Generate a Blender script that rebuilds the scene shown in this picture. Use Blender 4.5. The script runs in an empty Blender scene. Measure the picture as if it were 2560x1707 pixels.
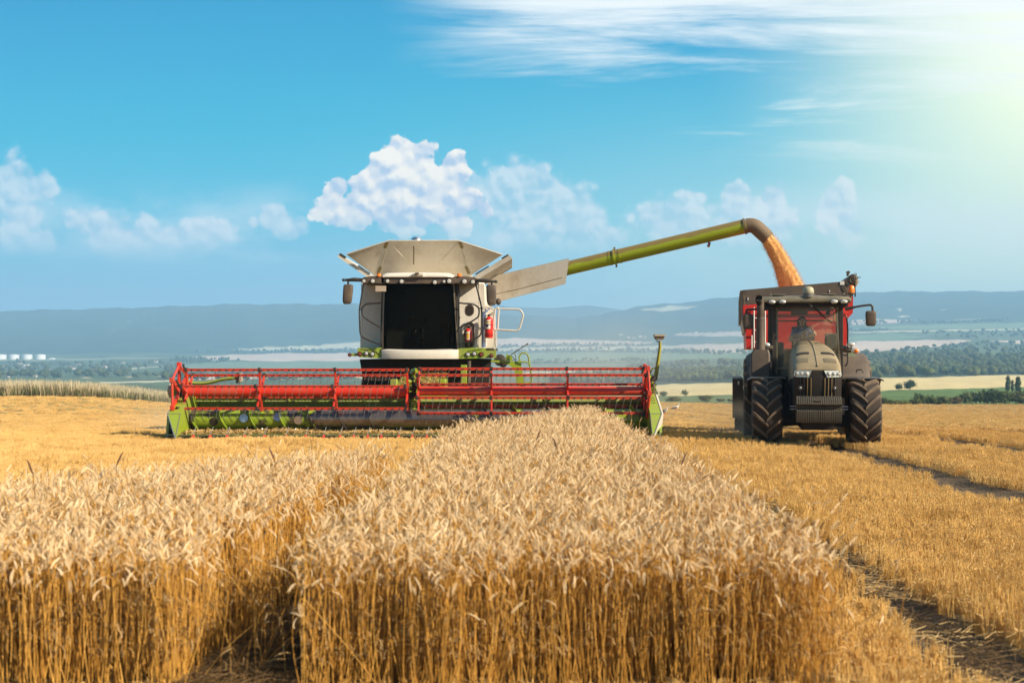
import bpy, math, random
import numpy as np
from mathutils import Vector, Matrix, Euler

random.seed(7)
RNG = np.random.default_rng(11)
SC = bpy.context.scene
COL = SC.collection
V = Vector
F = 2700.0      # focal length in photo pixels (2560 wide)
HY = 885.0      # row of the horizon
EYE = 1.95      # camera height above the ground at its foot


def W(px, py, d):
    """world point seen at photo pixel (px,py) standing d metres away"""
    return V(((px - 1280.0) / F * d, d, EYE + (HY - py) / F * d))


# ------------------------------------------------------------------ terrain
_gy = np.array([-30, 0, 6, 24, 27, 32, 40, 60, 79, 100, 140, 185, 200, 230, 300.])
_gz = np.array([0, 0.03, 0.05, -0.10, -0.17, -0.38, -0.80, -1.88, -2.85, -3.58, -4.95, -6.15, -6.9, -9.5, -16.])
_ty = np.linspace(-30, 300, 3301)
_tz = np.interp(_ty, _gy, _gz)
_k = np.hanning(41)
_k /= _k.sum()
_tz = np.convolve(np.pad(_tz, 20, mode='edge'), _k, mode='valid')


def sstep(a, b, x):
    t = np.clip((x - a) / (b - a), 0, 1)
    return t * t * (3 - 2 * t)


RUTS = ((2.98, .31), (6.85, .52), (10.6, .52), (14.4, .40), (18.2, .45), (22.3, .45))


def G(x, y):
    x = np.asarray(x, float)
    y = np.asarray(y, float)
    z = np.interp(y, _ty, _tz)
    z = z + 1.66 * sstep(-8, -26, x * 60 / np.maximum(np.minimum(y, 90), 30)) * sstep(40, 88, y)
    z = z - 0.5 * sstep(12, 50, x) * sstep(60, 180, y)
    return z


def Gs(x, y):
    return float(G(x, y))


# ------------------------------------------------------------------ tags
def tag(o, label=None, cat=None, group=None, kind=None):
    if label: o['label'] = label
    if cat: o['category'] = cat
    if group: o['group'] = group
    if kind: o['kind'] = kind
    return o


def empty(name, loc, label, cat, group=None, rz=0.0):
    o = bpy.data.objects.new(name, None)
    o.empty_display_size = .3
    o.location = loc
    o.rotation_euler = (0, 0, rz)
    COL.objects.link(o)
    return tag(o, label, cat, group)


def copy_tree(o, parent=None):
    c = o.copy()
    COL.objects.link(c)
    if parent is not None: c.parent = parent
    for ch in [k for k in COL.objects if k.parent == o]:
        copy_tree(ch, c)
    return c


# ------------------------------------------------------------------ mesh builder
class MB:
    def __init__(s, off=(0, 0, 0)):
        s.v, s.f, s.m, s.sm = [], [], [], []
        s.off = V(off)

    def add(s, vs, fs, m=0, smooth=False):
        b = len(s.v)
        s.v += [V(p) - s.off for p in vs]
        for f in fs:
            s.f.append([b + i for i in f]); s.m.append(m); s.sm.append(smooth)
        return s

    def box(s, c, size, m=0, R=None):
        c = V(c); hx, hy, hz = size[0] / 2, size[1] / 2, size[2] / 2
        vs = [V((x, y, z)) for z in (-hz, hz) for y in (-hy, hy) for x in (-hx, hx)]
        if R is not None: vs = [R @ p for p in vs]
        return s.hexa([c + p for p in vs], m)

    def bx(s, x0, x1, y0, y1, z0, z1, m=0):
        return s.box(((x0 + x1) / 2, (y0 + y1) / 2, (z0 + z1) / 2), (x1 - x0, y1 - y0, z1 - z0), m)

    def hexa(s, p, m=0):
        return s.add(p, [(0, 2, 3, 1), (4, 5, 7, 6), (0, 1, 5, 4), (2, 6, 7, 3), (0, 4, 6, 2), (1, 3, 7, 5)], m)

    def prism(s, poly, vec, m=0, m_side=None):
        poly = [V(p) for p in poly]; vec = V(vec); n = len(poly)
        nrm = V((0, 0, 0))
        for i in range(n): nrm += poly[i].cross(poly[(i + 1) % n])
        if nrm.dot(vec) > 0: poly.reverse()
        b = [p + vec for p in poly]
        s.add(poly + b, [tuple(range(n)), tuple(range(2 * n - 1, n - 1, -1))], m)
        s.add(poly + b, [((i + 1) % n, i, n + i, n + (i + 1) % n) for i in range(n)], m if m_side is None else m_side)
        return s

    def tube(s, path, r, n=8, m=0, closed=False, cap=True, smooth=True, flat=None):
        path = [V(p) for p in path]; k = len(path)
        rr = r if isinstance(r, (list, tuple)) else [r] * k
        vs, fs = [], []
        u = None
        for i, p in enumerate(path):
            if closed: t = path[(i + 1) % k] - path[i - 1]
            else: t = path[min(i + 1, k - 1)] - path[max(i - 1, 0)]
            if t.length < 1e-9: t = V((0, 0, 1))
            t.normalize()
            if u is None:
                a = V((0, 0, 1)) if abs(t.z) < .9 else V((1, 0, 0))
                u = a.cross(t).normalized()
            else:
                u = (u - t * u.dot(t))
                if u.length < 1e-6: u = V((1, 0, 0)).cross(t)
                u.normalize()
            w = t.cross(u)
            for j in range(n):
                a = 2 * math.pi * j / n
                vs.append(p + u * (math.cos(a) * rr[i]) + w * (math.sin(a) * rr[i] * (flat or 1)))
        for i in range(k if closed else k - 1):
            for j in range(n):
                a, b = i * n + j, i * n + (j + 1) % n
                c, d = ((i + 1) % k) * n + (j + 1) % n, ((i + 1) % k) * n + j
                fs.append((a, b, c, d))
        s.add(vs, fs, m, smooth)
        if cap and not closed:
            s.add(vs[:n], [tuple(range(n - 1, -1, -1))], m)
            s.add(vs[-n:], [tuple(range(n))], m)
        return s

    def cyl(s, a, b, r, n=16, m=0, r2=None):
        return s.tube([a, b], [r, r if r2 is None else r2], n, m)

    def lathe(s, o, axis, prof, n=24, m=0, smooth=True, mats=None):
        """prof: [(radius, height along axis)] ; closed at radius 0"""
        o = V(o); ax = V(axis).normalized()
        a = V((0, 0, 1)) if abs(ax.z) < .9 else V((1, 0, 0))
        u = a.cross(ax).normalized(); w = ax.cross(u)
        vs = []
        for r, h in prof:
            for j in range(n):
                t = 2 * math.pi * j / n
                vs.append(o + ax * h + (u * math.cos(t) + w * math.sin(t)) * max(r, 1e-4))
        b = len(s.v)
        s.add(vs, [])
        for i in range(len(prof) - 1):
            for j in range(n):
                s.f.append([b + i * n + j, b + i * n + (j + 1) % n, b + (i + 1) * n + (j + 1) % n, b + (i + 1) * n + j])
                s.m.append(mats[i] if mats else m); s.sm.append(smooth)
        return s

    def loft(s, rings, m=0, smooth=True, cap=True, closed=True):
        n = len(rings[0]); vs = [V(p) for r in rings for p in r]; fs = []
        for i in range(len(rings) - 1):
            for j in range(n if closed else n - 1):
                fs.append((i * n + j, i * n + (j + 1) % n, (i + 1) * n + (j + 1) % n, (i + 1) * n + j))
        s.add(vs, fs, m, smooth)
        if cap and closed:
            s.add(rings[0], [tuple(range(n - 1, -1, -1))], m)
            s.add(rings[-1], [tuple(range(n))], m)
        return s

    def ball(s, c, r, m=0, n=12, k=8, sc=(1, 1, 1)):
        c = V(c)
        rings = []
        for i in range(k + 1):
            t = math.pi * i / k
            rr, z = max(math.sin(t), 1e-3) * r, -math.cos(t) * r
            rings.append([c + V((math.cos(2 * math.pi * j / n) * rr * sc[0], math.sin(2 * math.pi * j / n) * rr * sc[1], z * sc[2])) for j in range(n)])
        return s.loft(rings, m, True, True)

    def build(s, name, mats, parent=None, bevel=0, loc=None, sharp=38, recalc=False):
        me = bpy.data.meshes.new(name)
        used = {}
        verts = [tuple(p) for p in s.v]
        me.from_pydata(verts, [], s.f)
        if not isinstance(mats, (list, tuple)): mats = [mats]
        for m in mats: me.materials.append(m)
        me.polygons.foreach_set('material_index', s.m)
        me.polygons.foreach_set('use_smooth', s.sm)
        if recalc:
            import bmesh
            bm = bmesh.new(); bm.from_mesh(me)
            bmesh.ops.remove_doubles(bm, verts=bm.verts, dist=1e-5)
            bmesh.ops.recalc_face_normals(bm, faces=bm.faces)
            bm.to_mesh(me); bm.free()
        me.update()
        try: me.set_sharp_from_angle(angle=math.radians(sharp))
        except Exception: pass
        o = bpy.data.objects.new(name, me)
        COL.objects.link(o)
        if parent is not None: o.parent = parent
        if loc is not None: o.location = loc
        if bevel:
            b = o.modifiers.new('bevel', 'BEVEL'); b.width = bevel; b.segments = 2; b.limit_method = 'ANGLE'; b.angle_limit = math.radians(40)
        return o


def arc(c, r, a0, a1, n, plane='xz'):
    out = []
    for i in range(n + 1):
        t = math.radians(a0 + (a1 - a0) * i / n)
        p = V((0, 0, 0))
        if plane == 'xz': p = V((math.cos(t) * r, 0, math.sin(t) * r))
        elif plane == 'yz': p = V((0, math.cos(t) * r, math.sin(t) * r))
        else: p = V((math.cos(t) * r, math.sin(t) * r, 0))
        out.append(V(c) + p)
    return out


def roundpath(pts, r=.06, n=4):
    pts = [V(p) for p in pts]; out = [pts[0]]
    for i in range(1, len(pts) - 1):
        a, b, c = pts[i - 1], pts[i], pts[i + 1]
        d1, d2 = (a - b), (c - b)
        q = min(r, d1.length * .45, d2.length * .45)
        p0, p2 = b + d1.normalized() * q, b + d2.normalized() * q
        for k in range(n + 1):
            t = k / n
            out.append(p0 * (1 - t) ** 2 + b * 2 * t * (1 - t) + p2 * t * t)
    out.append(pts[-1])
    return out


# ------------------------------------------------------------------ materials
class NT:
    def __init__(s, tree):
        s.t = tree; s.n = tree.nodes; s.l = tree.links

    def node(s, typ, **kw):
        n = s.n.new(typ)
        for k, v in kw.items(): setattr(n, k, v)
        return n

    def val(s, sock, v):
        if hasattr(v, 'is_linked') or hasattr(v, 'links'): s.l.new(v, sock)
        else: sock.default_value = v

    def math(s, op, a, b=0.0, c=None, clamp=False):
        n = s.node('ShaderNodeMath', operation=op, use_clamp=clamp)
        s.val(n.inputs[0], a); s.val(n.inputs[1], b)
        if c is not None: s.val(n.inputs[2], c)
        return n.outputs[0]

    def vmath(s, op, a, b=None, out=0):
        n = s.node('ShaderNodeVectorMath', operation=op)
        s.val(n.inputs[0], a)
        if b is not None: s.val(n.inputs[1], b)
        return n.outputs[out]

    def mix(s, f, a, b, typ='RGBA', blend='MIX'):
        n = s.node('ShaderNodeMix', data_type=typ)
        if typ == 'RGBA':
            n.blend_type = blend
            s.val(n.inputs[0], f); s.val(n.inputs[6], a); s.val(n.inputs[7], b)
            return n.outputs[2]
        s.val(n.inputs[0], f); s.val(n.inputs[2], a); s.val(n.inputs[3], b)
        return n.outputs[0]

    def noise(s, vec, scale, detail=4, rough=.55, dist=0.0, col=False, dims='3D'):
        n = s.node('ShaderNodeTexNoise', noise_dimensions=dims)
        if vec is not None: s.l.new(vec, n.inputs['Vector'])
        n.inputs['Scale'].default_value = scale
        n.inputs['Detail'].default_value = detail
        n.inputs['Roughness'].default_value = rough
        n.inputs['Distortion'].default_value = dist
        return n.outputs['Color' if col else 0]

    def step(s, v, a, b, lo=0.0, hi=1.0):
        n = s.node('ShaderNodeMapRange', interpolation_type='SMOOTHSTEP')
        s.val(n.inputs[0], v); s.val(n.inputs[1], a); s.val(n.inputs[2], b)
        n.inputs[3].default_value = lo; n.inputs[4].default_value = hi
        return n.outputs[0]


def C(*c): return (c[0], c[1], c[2], 1.0)


def new_mat(name):
    m = bpy.data.materials.new(name); m.use_nodes = True
    t = NT(m.node_tree)
    b = m.node_tree.nodes.get('Principled BSDF')
    return m, t, b


DUST = (0.30, 0.235, 0.15)


def paint(name, col, rough=.4, metal=0.0, dirt=.35, dscale=2.2, dust=DUST, coat=0.0, streak=0.0, var=.15, bump=0.0, fine=30.0):
    """worn machine paint: base colour, dust in patches, slight variation in gloss"""
    m, t, b = new_mat(name)
    tc = t.node('ShaderNodeTexCoord').outputs['Object']
    n1 = t.noise(tc, dscale, 6, .62)
    n2 = t.noise(tc, fine, 3, .6)
    dark = C(*[c * (1 - var) for c in col]); light = C(*[min(1, c * (1 + var)) for c in col])
    base = t.mix(n2, dark, light)
    f = t.step(n1, .62 - dirt * .55, .80, 0, min(1.0, .25 + dirt))
    if streak:
        mp = t.node('ShaderNodeMapping'); mp.inputs['Scale'].default_value = (9, 9, .6)
        t.l.new(tc, mp.inputs[0])
        n3 = t.noise(mp.outputs[0], 1.5, 4, .6)
        f = t.math('ADD', f, t.step(n3, .5, .8, 0, streak), clamp=True)
    base = t.mix(f, base, C(*dust))
    t.l.new(base, b.inputs['Base Color'])
    b.inputs['Metallic'].default_value = metal
    r = t.math('ADD', t.math('MULTIPLY', f, .35), rough, clamp=True)
    t.l.new(r, b.inputs['Roughness'])
    if coat: b.inputs['Coat Weight'].default_value = coat
    if bump:
        bp = t.node('ShaderNodeBump'); bp.inputs['Strength'].default_value = bump; bp.inputs['Distance'].default_value = .02
        t.l.new(n2, bp.inputs['Height']); t.l.new(bp.outputs[0], b.inputs['Normal'])
    return m


M = {}
M['green'] = paint('lime_paint', (.26, .34, .022), .42, dirt=.4, coat=.1, dust=(.26, .22, .09))
M['green_beam'] = paint('lime_beam_paint', (.33, .42, .10), .5, dirt=.5, dust=(.33, .30, .14))
M['red'] = paint('red_paint', (.58, .032, .014), .36, dirt=.35, coat=.1, dust=(.36, .12, .06), streak=.15)
M['red_bar'] = paint('red_bar_paint', (.60, .045, .016), .45, dirt=.4, dust=(.28, .09, .045), fine=12)
M['white'] = paint('white_paint', (.74, .69, .60), .42, dirt=.25, dust=(.45, .38, .28), streak=.12)
M['white_rail'] = paint('rail_paint', (.60, .55, .47), .4, dirt=.35)
M['tank'] = paint('tank_sheet', (.66, .59, .47), .45, metal=.2, dirt=.45, dscale=.9, dust=(.34, .25, .16), streak=.18)
M['cover'] = paint('auger_cover_sheet', (.55, .50, .42), .45, dirt=.4, dscale=1.4, dust=(.34, .25, .16), streak=.2)
M['black'] = paint('black_plastic', (.026, .020, .016), .5, dirt=.35, dust=(.12, .085, .055))
M['black_rail'] = paint('black_rail_paint', (.022, .018, .016), .4, dirt=.2, dust=(.11, .08, .06))
M['brown'] = paint('dusty_flare_lifted_black', (.075, .053, .037), .6, dirt=.5, dust=(.18, .128, .085))  # dusty black, its base colour lifted warm to imitate lens flare
M['dark'] = paint('under_dark', (.018, .012, .008), .8, dirt=.15, dust=(.06, .04, .022))
M['steel'] = paint('bright_steel', (.55, .54, .55), .28, metal=.9, dirt=.2, dust=(.25, .2, .15))
M['wire'] = paint('tine_steel', (.30, .29, .28), .4, metal=.6, dirt=.1)
M['glassy'] = paint('dull_glass_lens', (.55, .54, .5), .15, dirt=.15)
M['lens_w'] = paint('clear_lens', (.70, .68, .62), .12, metal=.35, dirt=.15, dust=(.5, .45, .36))
M['lens_r'] = paint('red_lens', (.22, .035, .02), .2, dirt=.3, dust=(.3, .18, .12))
M['orange'] = paint('orange_lens', (.85, .20, .015), .25, dirt=.15, dust=(.5, .2, .05))
M['rubber'] = paint('tyre_rubber', (.040, .028, .020), .8, dirt=.45, dust=(.085, .06, .042), dscale=3)
M['lug'] = paint('tyre_lug_dusty', (.13, .093, .064), .85, dirt=.6, dust=(.22, .155, .10), dscale=5)
M['hood'] = paint('dusty_hood', (.23, .172, .090), .5, dirt=.55, dust=(.38, .285, .16), dscale=1.8)
M['hood_green'] = paint('dark_green_paint', (.05, .075, .04), .45, dirt=.5, dust=(.17, .14, .08))
M['cast'] = paint('cast_iron_dusty', (.060, .050, .035), .6, dirt=.5, dust=(.13, .10, .065))
M['trailer_red'] = paint('trailer_red_paint', (.66, .030, .020), .42, dirt=.25, dust=(.34, .10, .06))
M['trailer_top'] = paint('trailer_side_board', (.105, .075, .055), .6, dirt=.4, dust=(.17, .125, .09))
M['trailer_side'] = paint('trailer_pale_side', (.40, .29, .20), .55, dirt=.4)
M['roof'] = paint('tractor_roof', (.14, .125, .085), .5, dirt=.5, dust=(.30, .25, .16))
M['blue_hose'] = paint('blue_hose', (.03, .12, .40), .4, dirt=.1)
M['ext_red'] = paint('extinguisher_red', (.70, .022, .016), .3, dirt=.1, coat=.3)
M['label_w'] = paint('label_white', (.75, .72, .66), .6, dirt=.1)
M['label_y'] = paint('label_yellow', (.75, .40, .04), .6, dirt=.1)
M['plate'] = paint('number_plate', (.42, .34, .26), .6, dirt=.5)
M['skin'] = paint('skin', (.68, .43, .30), .6, dirt=.0, var=.08)
M['hair'] = paint('hair', (.05, .035, .025), .8, dirt=.0)
M['shirt'] = paint('blue_shirt', (.06, .19, .48), .85, dirt=.0)
M['shirt_o'] = paint('dark_shirt', (.10, .03, .02), .85, dirt=.0)
M['trouser'] = paint('trousers', (.05, .05, .06), .9, dirt=.0)
M['seat'] = paint('seat_cloth', (.16, .14, .09), .9, dirt=.1)
M['tank_white'] = paint('storage_tank_white', (.85, .85, .85), .5, dirt=.05)
M['roof_tile'] = paint('roof_tile', (.32, .17, .11), .8, dirt=.1)
M['house'] = paint('house_wall', (.72, .68, .62), .8, dirt=.1)
M['seed'] = paint('seed_head', (.13, .06, .03), .8, dirt=.1)
M['hinge'] = paint('hinge_brass', (.24, .17, .05), .5, dirt=.4)
M['winglass'] = paint('dark_window', (.04, .05, .06), .3, dirt=0)


def glass_mat(name, tint, gloss=.06, refl=(.9, .95, 1)):
    m = bpy.data.materials.new(name); m.use_nodes = True
    t = NT(m.node_tree)
    for n in list(t.n):
        if n.type != 'OUTPUT_MATERIAL': t.n.remove(n)
    out = [n for n in t.n if n.type == 'OUTPUT_MATERIAL'][0]
    tr = t.node('ShaderNodeBsdfTransparent'); tr.inputs[0].default_value = C(*tint)
    gl = t.node('ShaderNodeBsdfGlossy'); gl.inputs[0].default_value = C(*refl); gl.inputs['Roughness'].default_value = .04
    df = t.node('ShaderNodeBsdfDiffuse'); df.inputs[0].default_value = C(.46, .37, .25)  # diffuse veil painted in for the hazy reflection over the pane
    tc = t.node('ShaderNodeTexCoord').outputs['Object']
    fr = t.node('ShaderNodeFresnel'); fr.inputs[0].default_value = 1.35
    m1 = t.node('ShaderNodeMixShader'); m2 = t.node('ShaderNodeMixShader')
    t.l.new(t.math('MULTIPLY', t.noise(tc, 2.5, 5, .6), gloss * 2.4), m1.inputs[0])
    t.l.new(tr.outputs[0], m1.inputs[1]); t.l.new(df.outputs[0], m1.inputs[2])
    t.l.new(fr.outputs[0], m2.inputs[0]); t.l.new(m1.outputs[0], m2.inputs[1]); t.l.new(gl.outputs[0], m2.inputs[2])
    t.l.new(m2.outputs[0], out.inputs[0])
    return m


M['glass_dark'] = glass_mat('tinted_windscreen', (.11, .115, .10), .004, (.05, .055, .06))
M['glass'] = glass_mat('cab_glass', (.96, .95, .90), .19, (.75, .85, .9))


def auger_mat():
    m, t, b = new_mat('worn_auger_paint')
    g = t.node('ShaderNodeNewGeometry').outputs['Position']
    sp = t.node('ShaderNodeSeparateXYZ'); t.l.new(g, sp.inputs[0])
    tc = t.node('ShaderNodeTexCoord').outputs['Object']
    n = t.noise(tc, 2.1, 4, .55, .6)
    # paint survives towards the ends of the header, bare steel in the middle
    far = t.math('ABSOLUTE', t.math('ADD', sp.outputs[0], 2.4))
    th = t.step(far, .6, 4.4, .16, .70)
    n_ = t.noise(tc, 5.5, 3, .5); n = t.math('ADD', t.math('MULTIPLY', n, .75), t.math('MULTIPLY', n_, .25)); n = t.math('ADD', t.math('MULTIPLY', t.math('SUBTRACT', n, .5), 2.3), .5); f = t.step(t.math('SUBTRACT', th, n), -.012, .012)
    dk = t.step(t.math('ABSOLUTE', t.math('SUBTRACT', t.math('ADD', th, -.03), n)), .05, .11, 1, 0)
    base = t.mix(f, C(.27, .225, .195), C(.24, .32, .024))
    base = t.mix(t.math('MULTIPLY', dk, .75), base, C(.05, .035, .03))
    t.l.new(base, b.inputs['Base Color'])
    t.l.new(t.math('MULTIPLY', t.math('SUBTRACT', 1.0, f), .85), b.inputs['Metallic'])
    b.inputs['Roughness'].default_value = .33
    return m


M['auger'] = auger_mat()


def pipe_mat():
    """lime unloading pipe with brown grain dust along its upper side"""
    m, t, b = new_mat('dusty_lime_pipe')
    nrm = t.node('ShaderNodeNewGeometry').outputs['Normal']
    tc = t.node('ShaderNodeTexCoord').outputs['Object']
    sp = t.node('ShaderNodeSeparateXYZ'); t.l.new(nrm, sp.inputs[0])
    mp = t.node('ShaderNodeMapping'); mp.inputs['Scale'].default_value = (.35, 3, 3); mp.inputs['Rotation'].default_value = (0, math.radians(14), 0)
    t.l.new(tc, mp.inputs[0])
    n = t.noise(mp.outputs[0], 2.2, 6, .65)
    d = t.math('ADD', sp.outputs[2], t.math('MULTIPLY', t.math('SUBTRACT', n, .5), .8))
    f = t.step(d, .05, .45, 0.0, .92)
    base = t.mix(t.noise(tc, 14, 3), C(.30, .36, .012), C(.38, .44, .02))
    base = t.mix(f, base, C(.23, .145, .05))
    t.l.new(base, b.inputs['Base Color'])
    t.l.new(t.math('ADD', t.math('MULTIPLY', f, .4), .32), b.inputs['Roughness'])
    return m


M['pipe'] = pipe_mat()
M['spout'] = paint('spout_rubber', (.17, .115, .065), .65, dirt=.4, dust=(.24, .17, .095))


def straw_mat(name, c0, c1, spread=.5, rough=.65, trans=.0, rand=True, patch=False, old=0):
    m, t, b = new_mat(name)
    oi = t.node('ShaderNodeObjectInfo').outputs['Random']
    tc = t.node('ShaderNodeTexCoord').outputs['Object']
    n = t.noise(tc, 45, 2, .5)
    f = t.math('ADD', t.math('MULTIPLY', oi, spread), t.math('MULTIPLY', n, 1 - spread), clamp=True) if rand else n
    if patch:
        pos = t.node('ShaderNodeNewGeometry').outputs['Position']
        pn = t.step(t.noise(pos, .55, 4, .6), .35, .65)
        f = t.math('ADD', t.math('MULTIPLY', f, .75), t.math('MULTIPLY', pn, .3), clamp=True)
    base = t.mix(f, C(*c0), C(*c1))
    if old:      # a few weathered plants
        base = t.mix(t.math('MULTIPLY', t.math('GREATER_THAN', oi, .93), old), base, C(.24, .14, .065))
    t.l.new(base, b.inputs['Base Color'])
    b.inputs['Roughness'].default_value = rough
    b.inputs['Specular IOR Level'].default_value = .25
    return m


M['ear'] = straw_mat('wheat_ear', (.62, .43, .225), (.88, .68, .42), .6, old=.75)
M['stem'] = straw_mat('wheat_stem', (.44, .20, .030), (.74, .42, .10), .75, .45)
M['leaf'] = straw_mat('wheat_dry_leaf', (.20, .11, .035), (.48, .31, .13), .7)
M['stub'] = straw_mat('stubble_straw', (.56, .32, .085), (.84, .56, .205), .6, .5, patch=True)
M['chaff'] = straw_mat('loose_straw', (.48, .30, .11), (.76, .54, .25), .6, .6)
M['grain'] = straw_mat('grain', (.62, .315, .095), (.82, .47, .175), .2, .7, rand=False)
# ================================================================== combine harvester
CX, CY = -2.42, 28.0
CO = V((CX, CY, Gs(CX, CY)))
combine = empty('combine_harvester', CO, 'lime green and white combine harvester cutting the wheat with its wide red reel', 'combine harvester')


def cb(): return MB(CO)


def part(mb, name, mats, parent=combine, bevel=0, **k):
    return mb.build(name, mats, parent, bevel, **k)


# ---- header: back wall, beam, floor, end plates
hx0, hx1 = -8.42, 3.62
zb = W(0, 990, 27.55).z; zb2 = W(0, 1004, 27.5).z
fl = Gs(0, 26.3) + .14
h = cb()
h.bx(hx0, hx1, 27.42, 27.72, zb2, zb, 0)
h.bx(hx0, hx1, 27.60, 27.68, fl + .02, zb2, 1)
h.prism([(hx0, 26.30, fl - .03), (hx0, 26.30, fl), (hx0, 26.75, fl + .03), (hx0, 27.1, fl - .02), (hx0, 27.60, fl + .10), (hx0, 27.60, fl + .02), (hx0, 26.9, fl - .08)], (hx1 - hx0, 0, 0), 1)
for x, s in ((hx0, 1), (hx1, -1)):      # end plates
    h.prism([(x, 26.45, fl - .04), (x, 26.55, fl + .45), (x, 27.2, zb - .05), (x, 27.72, zb), (x, 27.72, fl - .04)], (-.06 * s, 0, 0), 0)
# folded brackets on the beam
for px in (722, 1040, 1363):
    x = W(px, 0, 27.4).x
    h.bx(x - .03, x + .03, 27.39, 27.42, zb2 - .02, zb + .01, 1)
part(h, 'header_frame', [M['green_beam'], M['green']], bevel=.008)

# ---- intake auger with flights
az, ay, ar = W(0, 1047, 27.1).z, 27.1, .25
a = cb()
a.lathe((hx0 + .05, ay, az), (1, 0, 0), [(0, 0), (ar, 0)] + [(ar, .3 * i) for i in range(1, 40)] + [(ar, hx1 - hx0 - .1), (0, hx1 - hx0 - .1)], 32)
auger = part(a, 'intake_auger', [M['auger']])


def flight(x0, x1, pitch, hand, name):
    mb = cb(); n = int(abs(x1 - x0) / pitch * 26); rings = []
    for i in range(n + 1):
        x = x0 + (x1 - x0) * i / n
        t = 2 * math.pi * (x - x0) / pitch * hand
        for r0, r1 in ((ar - .01, ar + .105),):
            c, s_ = math.cos(t), math.sin(t)
            rings.append([V((x - .004, ay + c * r0, az + s_ * r0)), V((x - .003, ay + c * r1, az + s_ * r1)), V((x + .003, ay + c * r1, az + s_ * r1)), V((x + .004, ay + c * r0, az + s_ * r0))])
    mb.loft(rings, 0, True, True)
    return part(mb, name, [M['auger']], auger)


flight(hx0 + .1, -3.35, .74, 1, 'auger_flight')
flight(hx1 - .1, -1.35, .74, 1, 'auger_flight')
for i in range(18):
    fg = cb()
    x = -3.3 + i * .112; t = i * 2.1
    c, s_ = math.cos(t), math.sin(t)
    fg.cyl((x, ay + c * .22, az + s_ * .22), (x, ay + c * .38, az + s_ * .38), .009, 6); part(fg, 'auger_finger', [M['steel']], auger)
for i in range(14):
    fg = cb(); x = hx0 + .5 + i * .84; t = 4.1
    fg.cyl((x, ay - .12, az - .2), (x, ay - .17, az - .32), .008, 6); part(fg, 'auger_finger', [M['steel']], auger)
for px, py, m_ in ((534, 1054, 0), (609, 1045, 1), (694, 1042, 1), (745, 1050, 1)):      # access covers of the retracting fingers
    ds = cb(); p = W(px, py, ay - ar)
    ang = math.asin(max(-1, min(1, (p.z - az) / ar)))
    c = V((p.x, ay - math.cos(ang) * ar, az + math.sin(ang) * ar)); nrm = V((0, -math.cos(ang), math.sin(ang)))
    ds.lathe(c - nrm * .02, nrm, [(.105, 0), (.105, .026), (0, .028)], 20, m_)
    part(ds, 'auger_cover_disc', [M['black'], M['steel']], auger)

# ---- straw lying on the header floor
st = cb()
for i in range(5200):
    x = hx0 + .15 + RNG.random() * (hx1 - hx0 - .3)
    hump = .5 + .5 * math.sin(x * 2.1 + 1) * math.sin(x * .9)
    y = 26.36 + RNG.random() * .52
    z = fl + .015 + RNG.random() * (.03 + .09 * hump) * (1 if x < -2 or RNG.random() < .5 else .6)
    l = .06 + RNG.random() * .16; an = RNG.random() * math.pi; ti = RNG.normal() * .35
    d = V((math.cos(an) * math.cos(ti), math.sin(an) * math.cos(ti) * .5, math.sin(ti))) * l
    w = V((-d.y, d.x, 0)).normalized() * .006 + V((0, 0, .004))
    p = V((x, y, z))
    st.add([p - d / 2 - w, p - d / 2 + w, p + d / 2 + w, p + d / 2 - w], [(0, 1, 2, 3)])
tag(part(st, 'cut_straw', [M['chaff']]), kind='stuff')

# ---- knife bar with guards, crop lifters
k = cb()
k.bx(hx0, hx1, 26.24, 26.36, fl - .10, fl - .02)
for i in range(int((hx1 - hx0) / .0762)):
    x = hx0 + .04 + i * .0762
    k.add([(x - .018, 26.25, fl - .02), (x + .018, 26.25, fl - .02), (x + .018, 26.25, fl - .07), (x - .018, 26.25, fl - .07), (x, 26.12, fl - .055)], [(0, 1, 4), (1, 2, 4), (2, 3, 4), (3, 0, 4)], 1 if i % 5 == 0 else 0)
k.bx(hx0, hx1, 26.30, 26.33, fl - .02, fl + .006, 1)
part(k, 'knife_bar', [M['dark'], M['steel']])
lift = None
xs = [482, 525, 567, 611, 661, 715, 764, 809, 850, 884, 919, 953, 997, 1031, 1067, 1108, 1146, 1184, 1222, 1262, 1302, 1342, 1384, 1426, 1468, 1510, 1552]
for i, px in enumerate(xs):
    x = W(px, 0, 26.1).x
    if lift is None:
        mb = MB()
        mb.tube([(-.03, -.02, -.06), (0, .02, .06), (.045, .10, .22)], [.010, .009, .007], 8, 0)
        mb.loft([[V((sx * .026, y, z)) for sx, z in ((-1, -.07), (1, -.07), (1, zt), (-1, zt))] for y, zt in ((-.10, -.05), (-.02, .035), (.05, .03))], 1, False)
        lift = mb.build('crop_lifter', [M['wire'], M['red']], combine, .004)
        o = lift
    else:
        o = lift.copy(); COL.objects.link(o)
    o.location = V((x, 26.12, fl - .02)) - CO

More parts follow.
